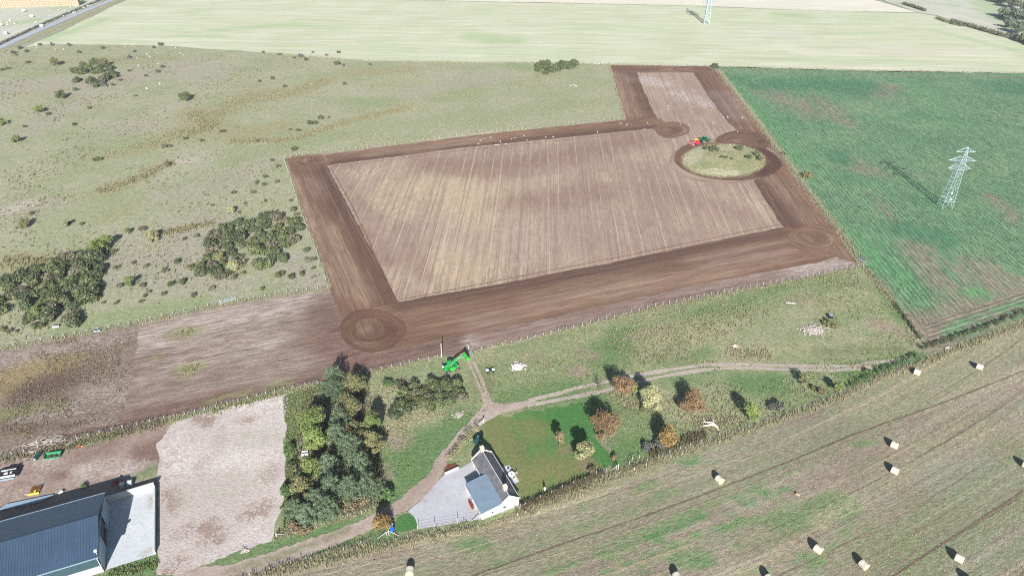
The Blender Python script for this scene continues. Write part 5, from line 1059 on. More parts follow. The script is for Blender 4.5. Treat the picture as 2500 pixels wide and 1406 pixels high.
def gate(a, b_, label, mat='galv', h=1.15, lean=0.0):
    p, q = G(*a), G(*b_); d_ = q - p; L = d_.length; o = empty('field_gate', p, math.atan2(d_.y, d_.x), label, 'gate'); T = Matrix.Rotation(lean, 4, 'X')
    fr_ = MB()
    for z in (.15, .35, .55, .78, 1.0, h): fr_.cyl(T @ Vector((0, 0, z)), T @ Vector((L, 0, z)), .035, n=5)
    for x in (0, L * .25, L * .5, L * .75, L): fr_.cyl(T @ Vector((x, 0, .15)), T @ Vector((x, 0, h)), .035, n=5)
    fr_.build('gate_frame', M[mat], o); MB().cyl((-.15, 0, 0), (-.15, 0, 1.5), .1, n=7).build('post', M['post'], o); return o
gate((1144, 852), (1155, 875), 'open steel field gate standing right of the telehandler bucket', lean=R(-12))
gate((1078, 875), (1082, 898), 'open steel field gate behind the telehandler cab', lean=R(10))
gate((540, 742), (577, 732), 'closed steel gate in the pasture fence above the cultivated field')
gate((1181, 1032), (1168, 1042), 'small wooden gate at the far tip of the cottage garden', 'post')

# ------------------------------------------------------------------ foliage
def leaf_mat(name, cols, rough=.75, trans=.12, clump=.9):
    b = B(name); f = b.rnd(); o = b.obj()
    col = b.ramp(f, [(i / (len(cols) - 1), q) for i, q in enumerate(cols)])
    n = b.noise(o, clump, 3.0, .6); col = b.val(col, b.st(n, .3, .7, .78, 1.22)); col = b.val(col, b.add(b.mul(b.ornd(), .3), .85))
    return b.end(col, rough, spec=.25, trans=trans)
KL = .62
M['pine_leaf'] = leaf_mat('pine_needles', [c(80, 102, 76, KL), c(104, 126, 96, KL), c(136, 153, 122, KL), c(100, 116, 80, KL)])
M['yel_leaf'] = leaf_mat('yellow_green_leaves', [c(108, 130, 70, KL), c(132, 150, 82, KL), c(156, 168, 98, KL), c(94, 116, 66, KL)])
M['olive_leaf'] = leaf_mat('olive_leaves', [c(114, 118, 78, KL), c(136, 135, 92, KL), c(154, 150, 106, KL), c(100, 108, 72, KL)])
M['pale_leaf'] = leaf_mat('pale_yellow_leaves', [c(160, 164, 114, KL), c(182, 182, 132, KL), c(200, 196, 152, KL), c(142, 148, 104, KL)])
M['orange_leaf'] = leaf_mat('orange_brown_leaves', [c(142, 114, 86, KL), c(160, 130, 98, KL), c(176, 146, 112, KL), c(132, 120, 82, KL)])
M['orange_yel_leaf'] = leaf_mat('orange_yellow_leaves', [c(140, 116, 72, KL), c(160, 132, 80, KL), c(158, 144, 88, KL), c(144, 104, 76, KL)])
M['gorse_leaf'] = leaf_mat('gorse_leaves', [c(74, 92, 56, KL), c(92, 108, 66, KL), c(112, 122, 80, KL), c(138, 132, 100, KL)], clump=1.3)
M['gorse_dark'] = leaf_mat('dark_gorse_leaves', [c(66, 86, 56, KL), c(84, 102, 68, KL), c(104, 114, 80, KL), c(132, 126, 100, KL)], clump=1.3)
M['green_bush'] = leaf_mat('fresh_green_leaves', [c(76, 108, 62, KL), c(94, 124, 72, KL), c(116, 138, 86, KL)], clump=1.3)
M['gorse_mix'] = leaf_mat('half_bare_gorse', [c(76, 90, 64, KL), c(104, 108, 84, KL), c(138, 128, 108, KL), c(158, 146, 126, KL)], clump=1.3)
M['brown_bush'] = leaf_mat('dry_brown_leaves', [c(130, 112, 88, KL), c(152, 132, 104, KL), c(112, 108, 78, KL), c(170, 152, 122, KL)])
M['grey_bush'] = leaf_mat('grey_twigs', [c(104, 106, 100, KL), c(126, 126, 118, KL), c(90, 96, 86, KL)])
M['wood_leaf'] = leaf_mat('woodland_leaves', [c(104, 126, 100, KL), c(126, 142, 112, KL), c(146, 150, 128, KL), c(92, 112, 90, KL)])
M['hedge_pale'] = leaf_mat('pale_flowering_leaves', [c(168, 160, 120, KL), c(194, 184, 148, KL), c(140, 140, 96, KL), c(212, 202, 176, KL)])
M['bark'] = simple('tree_bark', c(120, 106, 92), .95, .2, 5.0)

def quads_mesh(name, ctr, nrm, size, asp, rng, mat, axis=None):
    n = len(ctr); nrm = nrm / (np.linalg.norm(nrm, axis=1, keepdims=True) + 1e-9)
    if axis is None: axis = rng.normal(0, 1, (n, 3))
    u = axis - nrm * (axis * nrm).sum(1, keepdims=True); u /= (np.linalg.norm(u, axis=1, keepdims=True) + 1e-9); v = np.cross(nrm, u)
    s = (size * rng.uniform(.6, 1.4, n))[:, None]; u = u * s * .5; v = v * s * .5 * asp
    k = rng.uniform(.3, .9, (n, 1))
    P = np.stack([ctr - u - v * k, ctr + u * .2 - v, ctr + u, ctr - u * .1 + v], 1).reshape(-1, 3)
    return raw_mesh(name, P, 4, mat)
def raw_mesh(name, P, k, mat):
    n = len(P) // k; me = bpy.data.meshes.new(name)
    me.vertices.add(len(P)); me.vertices.foreach_set('co', P.astype(np.float32).ravel())
    me.loops.add(len(P)); me.loops.foreach_set('vertex_index', np.arange(len(P), dtype=np.int32))
    me.polygons.add(n); me.polygons.foreach_set('loop_start', np.arange(0, len(P), k, dtype=np.int32)); me.polygons.foreach_set('loop_total', np.full(n, k, np.int32))
    me.materials.append(mat); me.update(calc_edges=True); return me
def cloud(name, lobes, n, size, seed, mat, asp=.7, inner=.55, up=.35, squash=1.0):
    rng = np.random.default_rng(seed); L = np.array(lobes, float); pr = L[:, 3] ** 2; idx = rng.choice(len(L), n, p=pr / pr.sum())
    d_ = rng.normal(0, 1, (n, 3)); d_ /= np.linalg.norm(d_, axis=1, keepdims=True)
    rad = inner + (1 - inner) * rng.uniform(0, 1, n) ** .6; rad *= 1 + .18 * rng.normal(0, 1, n)
    c_ = L[idx, :3] + d_ * (rad * L[idx, 3])[:, None] * np.array([1, 1, squash]); c_[:, 2] = np.maximum(c_[:, 2], .06)
    nr = d_ + rng.normal(0, .75, (n, 3)) + np.array([0, 0, up])
    return quads_mesh(name, c_, nr, size, asp, rng, mat)
def trunk_mesh(name, h, r, seed, limbs=6, spread=1.5, lo=.3):
    rng = random.Random(seed); mb = MB(); p = Vector((0, 0, -.05)); N = 5
    for i in range(N):
        q = Vector((rng.uniform(-.1, .1) * r * 4, rng.uniform(-.1, .1) * r * 4, h * (i + 1) / N)); mb.cyl(p, q, r * (1 - i / N * .8), r * (1 - (i + 1) / N * .8), 7); p = q
    for k in range(limbs):
        z = h * rng.uniform(lo, .85); a = k * 2.4 + rng.uniform(-.4, .4); l = spread * rng.uniform(.6, 1.0)
        mb.cyl((0, 0, z), (l * math.cos(a), l * math.sin(a), z + l * rng.uniform(.3, .8)), r * .35, r * .08, 5)
    return mb.mesh(name, M['bark'])
def broad_lobes(h, r, seed, k=9, low=.25):
    rng = random.Random(seed); out = []
    for i in range(k):
        a = i * 2.399 + rng.uniform(-.4, .4); q = math.sqrt((i + .3) / k) * r * rng.uniform(.62, .95); z = h * (low + (1 - low) * rng.uniform(.2, .9)) - q * .3
        rr_ = r * rng.uniform(.24, .44); z = min(z, h - rr_ * .8); out.append((q * math.cos(a), q * math.sin(a), max(z, rr_ * .8), rr_))
    out.append((0, 0, h - r * .42, r * .45)); return out
def pine_lobes(h, r, seed):
    rng = random.Random(seed); out = []; nw = max(4, int(h / .8))
    for i in range(nw):
        z = h * (.18 + .76 * i / nw); q = r * (1.0 - .72 * (i / nw) ** 1.3)
        m_ = max(4, int(9 * q / r))
        for k in range(m_):
            a = k * 6.283 / m_ + i * 1.1 + rng.uniform(-.25, .25)
            for t_ in (.55, 1.0): out.append((q * t_ * math.cos(a) * rng.uniform(.85, 1.1), q * t_ * math.sin(a) * rng.uniform(.85, 1.1), z + q * t_ * .22 + rng.uniform(-.15, .15), .34 * r / 2.2 + .12))
    out += [(0, 0, h - .2, .3), (0, 0, h - .6, .4)]; return out
def tree(name, px, h, r, kind, label, seed, cz=.55, group=None, n=None):
    p = G(px[0], px[1], h * cz); o = empty(name, (p.x, p.y, 0), random.Random(seed).uniform(0, 6.28), label, 'tree', group)
    if kind == 'pine':
        crown = cloud('crown', pine_lobes(h, r, seed), n or 4200, .36, seed, M['pine_leaf'], asp=.30, inner=.25, up=.9)
    elif kind == 'bare':
        crown = cloud('crown', broad_lobes(h, r, seed), n or 260, .3, seed, M['grey_bush'], asp=.12)
    else:
        crown = cloud('crown', broad_lobes(h, r, seed, k=15), n or int(900 + 480 * r * r), .28 if kind != 'wood_leaf' else .75, seed, M[kind], asp=.75)
    link('trunk', trunk_mesh('trunk', h * .8, .05 + h * .016, seed, 8 if kind != 'bare' else 26, r * .75), o); link('crown', crown, o); return o
Z3 = lambda x, y: (660 + x / 2.929, 840 + y / 2.929)
belt = [('pine', 450, 225, 80, 6.5, 'pine at the far tip of the tree belt'), ('pine', 440, 320, 92, 6, 'wide pine second from the far tip of the tree belt'), ('olive_leaf', 610, 285, 82, 5.5, 'pale olive tree at the far right of the tree belt'),
        ('olive_leaf', 575, 445, 84, 5.5, 'dull olive tree in the upper middle of the belt among pines'), ('pine', 490, 535, 78, 6.5, 'blue-green pine just right of the big yellow-green tree top'), ('yel_leaf', 290, 560, 98, 6.5, 'upper of the two bright yellow-green trees on the left of the belt'),
        ('yel_leaf', 320, 680, 100, 6.5, 'lower of the two bright yellow-green trees on the left of the belt'), ('pine', 475, 640, 78, 6.5, 'blue-green pine right of the lower yellow-green tree'), ('pine', 565, 725, 96, 7, 'large pine in the centre of the tree belt'),
        ('olive_leaf', 610, 610, 62, 5, 'small olive tree between the central pines'), ('yel_leaf', 725, 570, 70, 6, 'upper yellow-olive tree on the right edge of the belt'), ('olive_leaf', 735, 700, 76, 6, 'lower yellow-olive tree on the right edge of the belt'),
        ('pine', 640, 855, 82, 6.5, 'pine on the right of the belt below the yellow-olive trees'), ('pine', 415, 855, 78, 6, 'pine above the dark gap in the left of the belt'), ('yel_leaf', 280, 900, 78, 5.5, 'upper yellow-green tree on the lower left of the belt'),
        ('olive_leaf', 215, 1030, 72, 5.5, 'lower yellow-olive tree on the lower left of the belt'), ('pine', 430, 1010, 84, 6.5, 'pine in the lower middle of the belt'), ('pine', 560, 1020, 80, 6.5, 'pine right of the lower middle of the belt'), ('pine', 700, 1000, 86, 6.5, 'pine at the lower right corner of the belt'),
        ('pine', 325, 1110, 82, 6, 'pine in the lowest rank of the belt, second from left'), ('pine', 175, 1165, 68, 5, 'pine at the lower left corner of the belt'), ('pine', 265, 1200, 76, 5, 'pine nearest the track in the lowest rank of the belt'), ('pine', 405, 1160, 80, 6, 'pine at the right end of the lowest rank of the belt')]
for i, (k, x, y, r, h, lab) in enumerate(belt):
    px = Z3(x, y); tree('pine_tree' if k == 'pine' else 'broadleaf_tree', px, h * 1.15, r / 2.929 / ppm(*px) * 1.0, k, lab, 100 + i)
Z4 = lambda x, y: (1380 + x / 3.057, 840 + y / 3.057)
orch = [('orange_leaf', 435, 315, 74, 5.0, 'orange-brown tree touching the curving track'), ('orange_leaf', 300, 590, 92, 5.5, 'largest orange-brown tree beside the garden lawn'), ('orange_leaf', 945, 435, 80, 4.0, 'rounded orange-brown tree standing farthest right in open grass'), ('orange_yel_leaf', 765, 690, 68, 4.6, 'orange and yellow tree by the stubble field edge'),
        ('pale_leaf', 640, 390, 74, 5.2, 'pale yellow-green tree between two orange-brown trees below the track'), ('yel_leaf', 512, 335, 30, 3.2, 'small yellow tree squeezed against the orange-brown tree by the track'), ('pale_leaf', 145, 810, 70, 4.6, 'pale cream-yellow tree at the corner of the garden lawn'), ('yel_leaf', 1390, 500, 54, 4.2, 'yellow-green tree at the stubble edge right of the fallen trunk'),
        ('brown_bush', -42, 705, 34, 3.6, 'slim dry brown conical tree on the garden lawn'), ('bare', 255, 290, 46, 3.2, 'bare grey bushy tree above the curving track'), ('olive_leaf', 1785, 262, 40, 2.6, 'small thin olive tree below the right end of the track'), ('yel_leaf', 2035, 322, 30, 2.6, 'small yellow tree at the stubble edge farthest right')]
for i, (k, x, y, r, h, lab) in enumerate(orch):
    px = Z4(x, y); tree('orchard_tree', px, h * 1.32, r * 1.16 / 3.057 / ppm(*px), k, lab, 140 + i, n=900 if 'thin' in lab else None)
tree('rowan_tree', (933, 1272), 4.2, 2.1, 'orange_yel_leaf', 'bushy olive and rust coloured tree beside the blue bin at the drive entrance', 160)
for i, (px, h, r, k, lab) in enumerate([((231, 600), 5.0, 3.3, 'yel_leaf', 'bright yellow-green tree with a long shadow above the left gorse thicket'), ((255, 588), 4.6, 2.4, 'yel_leaf', 'smaller yellow-green tree touching the right of the bright one on the pasture'), ((370, 574), 3.6, 2.6, 'pale_leaf', 'pale loose yellow tree on the pasture between the two thickets'),
        ((89, 760), 3.6, 2.3, 'yel_leaf', 'yellow-green tree rising inside the left gorse thicket'), ((316, 686), 3.0, 1.5, 'yel_leaf', 'slim yellow-green sapling between the two thickets'), ((571, 646), 3.2, 2.6, 'pale_leaf', 'pale yellow tree at the near edge of the middle thicket'), ((534, 626), 3.0, 2.2, 'olive_leaf', 'olive tree at the left edge of the middle thicket'),
        ((131, 150), 5.0, 3.0, 'olive_leaf', 'thin olive tree with a dark shadow near the road on the far pasture'), ((449, 236), 4.6, 3.2, 'gorse_leaf', 'lone dark green tree in the middle of the far pasture'), ((145, 230), 4.4, 2.8, 'gorse_leaf', 'dark green tree below the far thicket on the left pasture'), ((93, 266), 3.6, 2.2, 'yel_leaf', 'yellowish sapling left on the pasture with a long dark shadow'),
        ((36, 338), 3.4, 2.0, 'yel_leaf', 'yellowish sapling near the left edge of the pasture'), ((4, 296), 3.4, 2.0, 'yel_leaf', 'yellowish sapling cut by the left edge of the photo'), ((55, 545), 3.2, 2.0, 'olive_leaf', 'olive sapling on the left pasture above the thicket'), ((251, 152), 5.2, 3.6, 'olive_leaf', 'taller olive tree rising from the far thicket'), ((563, 511), 3.0, 1.4, 'pale_leaf', 'pale sapling above the middle thicket'), ((158, 545), 2.8, 1.3, 'pale_leaf', 'pale thin sapling on the left pasture above the bright tree')]):
    tree('pasture_tree', px, h, r, k, lab, 170 + i)
for i, (x, y, h, r) in enumerate([(2448, -6, 9, 6), (2478, 4, 10, 6.5), (2512, 14, 11, 7), (2455, 30, 8, 5), (2486, 38, 10, 6), (2520, 46, 11, 7), (2492, 66, 9, 6), (2466, 58, 6, 3.6), (2524, 80, 10, 6), (2545, 62, 11, 7), (2500, 92, 6, 4), (2540, 100, 8, 5)]):
    tree('woodland_tree', (x, y), h, r, 'wood_leaf', 'grey-green broadleaf tree in the wood at the top right corner', 200 + i, group='trees of the wood at the top right corner', n=2600)

# bushes: a handful of shapes, each bush an object of its own
def bush_shape(seed, mat, n=1000, size=.2):
    rng = random.Random(seed); lob = [(rng.uniform(-.55, .55), rng.uniform(-.55, .55), rng.uniform(.25, .6), rng.uniform(.35, .55)) for _ in range(7)]
    return cloud('gorse_bush', lob, n, size, seed, M[mat], asp=.8, inner=.5)
BUSH = {k: [bush_shape(300 + i + 10 * j, k) for i in range(5)] for j, k in enumerate(('gorse_leaf', 'gorse_dark', 'green_bush', 'brown_bush', 'grey_bush', 'olive_leaf', 'hedge_pale', 'gorse_mix'))}
brng = random.Random(77)
def bush(xy, r, kind, label, group=None, name='gorse_bush', hz=.95):
    o = link(name, BUSH[kind][brng.randrange(5)], None, (xy[0], xy[1], 0)); o.rotation_euler = (0, 0, brng.uniform(0, 6.28)); o.scale = (r, r * brng.uniform(.8, 1.15), r * hz * brng.uniform(.85, 1.3))
    return tag(o, label, 'bush', group)
def thicket(px, spacing, r0, r1, kinds, label, group, seed, maxn=90):
    pl = gp(px); a = np.array(pl); rng = random.Random(seed); pts = []; tries = 0
    while tries < 6000 and len(pts) < maxn:
        tries += 1; x, y = rng.uniform(a[:, 0].min(), a[:, 0].max()), rng.uniform(a[:, 1].min(), a[:, 1].max())
        if not in_poly(np.array([x]), np.array([y]), pl)[0]: continue
        if any((x - q[0]) ** 2 + (y - q[1]) ** 2 < spacing ** 2 for q in pts): continue
        pts.append((x, y)); bush((x, y), rng.uniform(r0, r1), rng.choice(kinds), label, group)
    return len(pts)
gd = ['gorse_dark', 'gorse_leaf', 'gorse_dark', 'gorse_leaf', 'gorse_dark', 'gorse_mix']
thicket([(-30, 712), (60, 668), (130, 646), (200, 622), (262, 612), (275, 622), (252, 655), (246, 690), (215, 765), (180, 800), (90, 790), (60, 772), (-30, 775)], 3.1, 2.1, 3.2, gd, 'dark green gorse bush in the dense thicket at the left edge of the pasture', 'gorse bushes of the left thicket', 1, 52)
thicket([(512, 590), (520, 566), (570, 546), (640, 532), (700, 540), (738, 552), (742, 575), (705, 605), (690, 650), (640, 655), (600, 640), (540, 690), (480, 672), (505, 630)], 3.1, 2.0, 3.1, gd, 'green gorse bush in the dense thicket beside the ploughed field', 'gorse bushes of the middle thicket', 2, 52)
thicket([(170, 180), (210, 160), (250, 155), (290, 165), (285, 190), (255, 212), (225, 215), (190, 200)], 5.0, 2.8, 4.2, ['gorse_dark', 'gorse_leaf', 'gorse_dark'], 'dark gorse bush in the small thicket on the far left pasture', 'gorse bushes of the far thicket', 3, 14)
Z1 = lambda x, y: (900 + x / 2.93, 840 + y / 2.93)
thicket([Z1(*q) for q in [(230, 300), (350, 290), (380, 340), (500, 290), (600, 275), (650, 330), (680, 400), (640, 430), (520, 450), (400, 450), (300, 490), (200, 520), (190, 480), (250, 400)]], 2.1, 1.6, 2.4, ['gorse_leaf', 'gorse_leaf', 'gorse_dark', 'gorse_mix'], 'green gorse bush in the thicket left of the track fork', 'gorse bushes of the thicket by the track fork', 4, 34)
thicket([(1305, 168), (1320, 158), (1345, 156), (1370, 162), (1405, 158), (1400, 168), (1350, 178), (1330, 182)], 4.6, 2.4, 3.4, ['gorse_dark', 'gorse_leaf', 'gorse_leaf'], 'gorse bush in the small clump below the pale stubble field', 'gorse bushes of the far clump', 5, 22)
bush(G2(948, 938), 1.5, 'green_bush', 'round bright green bush alone in the grass left of the fork thicket')
scat = [(210, 455, 2.2), (575, 380, 2), (940, 420, 2.2), (975, 375, 2), (940, 515, 1.6), (1060, 550, 1.7), (1150, 522, 1.8), (1190, 487, 2.0), (830, 615, 2.2), (875, 580, 1.5), (555, 652, 2.0), (985, 695, 1.4), (655, 782, 2.0), (545, 905, 1.8), (720, 1160, 2.0), (690, 1160, 1.6), (1195, 1065, 1.8), (1235, 1062, 1.8), (1220, 1200, 2.0),
        (1350, 1008, 1.4), (1470, 1022, 1.6), (1600, 955, 1.7), (1630, 955, 1.5), (1870, 1025, 1.7), (1885, 592, 1.7), (1985, 570, 2.2), (2070, 628, 1.8), (2185, 410, 2.2), (2225, 435, 2.0), (2140, 420, 1.8), (2450, 463, 2.8), (2255, 895, 2.4), (2300, 895, 1.8), (2335, 857, 2.2), (2170, 945, 1.8), (2110, 942, 1.5), (2145, 1080, 1.8), (1980, 1162, 1.4), (2020, 1210, 1.8), (290, 325, 1.8), (380, 325, 2),
        (500, 330, 2.2), (1170, 325, 2.2), (1120, 345, 1.8), (750, 350, 2), (2030, 395, 2), (1915, 380, 1.5), (2375, 400, 1.4), (2460, 380, 1.8), (2275, 380, 1.4), (150, 350, 2.6), (190, 375, 2.2), (100, 385, 2.4), (60, 500, 2.2), (20, 510, 2), (120, 400, 2), (760, 620, 2.4), (690, 632, 2.6), (740, 598, 2.6), (575, 585, 1.9), (350, 830, 2), (180, 920, 1.6)]
scat2 = [(235, 360, 1.5), (500, 430, 1.3), (595, 435, 1.3), (930, 497, 2.1), (1040, 475, 1.9), (965, 720, 1.5), (1060, 740, 1.3), (850, 755, 1.6), (875, 885, 1.4), (1040, 885, 1.5), (1085, 925, 1.1), (1050, 960, 1.1), (1030, 1000, 1.3), (845, 1010, 1.2), (750, 1005, 1.0), (1250, 875, 2.0), (1330, 865, 1.9), (1190, 945, 1.2), (1290, 715, 1.6), (1200, 775, 1.7), (1400, 960, 1.5), (1540, 905, 1.4), (1470, 800, 1.8), (1600, 805, 2.1),
         (1710, 825, 1.8), (1770, 790, 1.6), (1400, 750, 2.1), (2040, 810, 2.1), (2120, 820, 1.9), (2200, 800, 1.8), (2230, 630, 1.7), (2230, 700, 1.8), (2290, 690, 1.4), (2280, 755, 1.0), (2130, 340, 2.2), (2160, 370, 1.7), (2180, 440, 1.5), (1930, 95, 1.7), (1860, 140, 1.8), (1920, 150, 1.7), (2010, 130, 1.5), (1700, 210, 1.5), (1840, 210, 1.5), (1740, 350, 1.2), (1780, 290, 1.2), (1925, 268, 1.2), (2115, 265, 1.3), (1545, 300, 1.1), (2285, 820, 1.0), (1960, 740, 1.8), (1900, 910, 1.4), (1510, 550, 1.5), (1430, 525, 1.3), (1340, 545, 1.3),
         (820, 640, 2.0), (760, 650, 2.0), (20, 1200, 1.4), (70, 1215, 1.2), (130, 1210, 1.1), (250, 1180, 2.0), (310, 1170, 1.8), (200, 1150, 1.8)]
S3 = 2.976
places = [((x / S3, y / S3), r, 1) for x, y, r in scat] + [((x / S3, 400 + y / S3), r, 2) for x, y, r in scat2]
extra = [(782, 288, 1.8), (758, 300, 2.0), (772, 300, 1.7), (805, 286, 1.5), (823, 156, 2.6), (839, 160, 1.6), (841, 205, 2.2), (696, 210, 1.8), (903, 158, 1.6), (827, 128, 2), (719, 365, 1.8)]
places += [((x, y), r, 1) for x, y, r in extra]
def region(x, y):
    if y < 140: return 'along the far top edge of the pasture'
    if y < 240: return 'on the far left pasture' if x < 480 else 'on the far middle pasture'
    if y < 400: return 'on the mid left pasture' if x < 480 else 'on the pasture above the tilled field'
    if y < 560: return 'on the left pasture above the thickets' if x < 480 else 'above the middle thicket by the fence'
    if x > 600: return 'between the middle thicket and the corner fence'
    return 'in the open ground between the thickets' if y < 745 else 'on the grass strip near the cultivated field'
groups_ = {}
for (px, r, k) in places: groups_.setdefault(region(*px), []).append((px, r, k))
ORD = ['leftmost', 'second from left', 'third from left', 'fourth from left', 'fifth from left', 'sixth from left', 'seventh from left', 'eighth from left', 'ninth from left', 'tenth from left', 'eleventh from left', 'twelfth from left'] + ['number %d from left' % k for k in range(13, 60)]
for reg, lst in groups_.items():
    lst.sort(key=lambda q: q[0][0])
    for i, (px, r, k) in enumerate(lst):
        p = G(px[0], px[1] + 2); bush((p.x, p.y), r * .74, brng.choice(['gorse_dark', 'gorse_leaf', 'gorse_leaf', 'gorse_dark', 'grey_bush'] if k == 1 else ['gorse_dark', 'gorse_leaf', 'gorse_leaf', 'gorse_mix']),
             '%s of the gorse bushes %s' % (ORD[i], reg), 'scattered gorse bushes ' + reg)
for i, (x, y, r, lab) in enumerate([(1743, 371, 2.4, 'largest dark bush on the round grass island'), (1722, 367, 1.4, 'low dark bush left of the largest on the grass island'), (1804, 366, 2.0, 'bush at the far edge of the grass island'), (1845, 380, 2.0, 'upper bush on the right of the grass island'), (1854, 391, 1.7, 'lower bush on the right of the grass island'), (1762, 390, 1.0, 'left of the tiny bushes in the middle of the island'), (1773, 391, 1.0, 'middle of the tiny bushes in the middle of the island'), (1784, 393, .9, 'right of the tiny bushes in the middle of the island'), (1828, 389, 1.6, 'pale low bush right of the middle of the island')]):
    p = G(x, y + 1); o = bush((p.x, p.y), r, 'gorse_dark' if i < 3 else 'gorse_leaf', lab); o.location.z = float(mound(np.array([p.x]), np.array([p.y]))[0]) + .12
for x, y, r, k, lab in [(1971, 431, 2.6, 'olive_leaf', 'olive bush on the verge between ploughed field and crop'), (1912, 374, 1.2, 'gorse_leaf', 'small bush on the verge right of the grass island'), (1745, 163, 2.4, 'gorse_dark', 'bush at the top corner of the ploughed field'), (1570, 995, 1.2, 'gorse_leaf', 'dark small bush right of the pale yellow-green orchard tree'),
                        (1893, 995, 2.0, 'grey_bush', 'grey-green bush in the tall grass at the stubble field edge'), (2005, 958, 1.2, 'brown_bush', 'small brown bush near the right end of the stubble edge'), (1985, 948, 1.0, 'gorse_leaf', 'tiny dark bush left of the small brown one at the stubble edge'), (1605, 1085, 1.7, 'grey_bush', 'grey bush left of the orange and yellow tree'), (1580, 1092, 1.5, 'grey_bush', 'grey bush above the five-post pen'),
                        (1443, 1148, 1.2, 'brown_bush', 'brown bush below the cream-yellow tree'), (1502, 1118, 1.1, 'brown_bush', 'dry bush above the straining post by the lawn'), (946, 1212, 1.8, 'green_bush', 'dark green shrub at the lower right of the tree belt by the track'), (860, 1226, 2.0, 'brown_bush', 'brown shrub under the pines at the near side of the belt'), (885, 1215, 1.8, 'brown_bush', 'second brown shrub under the pines at the near side of the belt'), (715, 1290, 1.8, 'brown_bush', 'brown shrub at the lower left corner of the belt'), (745, 1295, 1.5, 'brown_bush', 'brown shrub right of the lower left corner of the belt'),
                        (711, 1100, 1.8, 'green_bush', 'dark green scrub between hardstanding and yellow-green trees'), (716, 1140, 1.8, 'gorse_leaf', 'green scrub left of the white crate'), (722, 1165, 1.6, 'gorse_leaf', 'green scrub below the white crate'), (704, 1200, 1.7, 'green_bush', 'dark green scrub at the right edge of the hardstanding'), (703, 1235, 1.6, 'gorse_leaf', 'lowest scrub at the right edge of the hardstanding'), (1008, 928, 1.0, 'gorse_leaf', 'small bush at the upper left of the fork thicket'), (2020, 790, 1.6, 'olive_leaf', 'yellowish weed bush beside the rubble heap'), (2035, 797, 1.4, 'olive_leaf', 'second yellowish weed bush right of the rubble heap'),
                        (207, 1185, .8, 'green_bush', 'small green weed at the edge of the barn shadow'), (2115, 905, 1.3, 'green_bush', 'rough green bush on the bank below the right end of the track')]:
    p = G(x, y + 3); bush((p.x, p.y), r, k, lab, name='shrub')
o = empty('brushwood_heap', G(1048, 955), 0, 'brown heap of brushwood in the middle of the fork thicket', 'brushwood'); mb = MB(); rng = random.Random(31)
for k in range(60):
    a = rng.uniform(0, 6.28); L = rng.uniform(.6, 1.8); x, y = rng.gauss(0, .6), rng.gauss(0, .6); mb.cyl((x, y, rng.uniform(.6, 1.4)), (x + L * math.cos(a), y + L * math.sin(a), rng.uniform(.2, 1.6)), .05, .02, 4)
mb.build('branches', M['brown_bush'], o)
def hedge(name, px, wd, h, mat, n_per_m, size, label, seed):
    rng = random.Random(seed); pts = resample(gp(px), .8, False); o0 = pts[0]; lob = []
    for p in pts:
        for k in range(2): lob.append((p[0] - o0[0] + rng.uniform(-wd, wd) * .4, p[1] - o0[1] + rng.uniform(-wd, wd) * .4, h * rng.uniform(.4, .62), h * rng.uniform(.38, .5)))
    o = link(name, cloud(name, lob, int(len(pts) * .8 * n_per_m), size, seed, M[mat]), None, (o0[0], o0[1], 0)); return tag(o, label, 'hedge')
hedge('garden_hedge', [(1096, 1122), (1108, 1106), (1126, 1086), (1146, 1064), (1164, 1044)], 1.8, 1.7, 'hedge_pale', 260, .2, 'pale flowering hedge between the dirt track and the cottage garden', 401)
hedge('field_hedge', [(-30, 124), (100, 63), (200, 21), (272, -9), (330, -35)], 1.8, 1.6, 'grey_bush', 26, .6, 'long clipped hedge on the left side of the road', 402)
hedge('field_hedge', [(2205, 12), (2225, 18), (2258, 29)], 2.4, 2.4, 'gorse_dark', 40, .7, 'short dark hedge at the top of the curving far boundary', 403)
hedge('field_hedge', [(2285, 46), (2300, 52), (2330, 62), (2350, 66)], 2.0, 1.8, 'gorse_leaf', 30, .6, 'broken hedge in the middle of the curving far boundary', 404)
hedge('field_hedge', [(2318, 54), (2340, 60), (2370, 68), (2400, 76), (2440, 88), (2475, 96), (2520, 108)], 2.6, 3.0, 'gorse_leaf', 40, .7, 'long dark hedge along the far right field boundary', 405)
hedge('field_hedge', [(2238, 866), (2200, 884), (2150, 906), (2100, 930), (2072, 944)], 1.3, 1.0, 'green_bush', 110, .26, 'green growth added for the bank shade below the right end of the track', 406)  # added row, casts the shade of a bank the flat ground lacks
hedge('field_hedge', [(2250, 852), (2330, 826), (2400, 802), (2520, 757)], 1.6, 1.2, 'gorse_dark', 90, .3, 'dark growth added for the bank shade between the leafy crop and the stubble field', 407)  # dark row added in place of the shadow of an unbuilt bank
hedge('ditch_growth', [(2182, 742), (2215, 785), (2244, 826)], 1.0, .9, 'gorse_dark', 110, .25, 'dark growth in the ditch beside the crop field', 408)

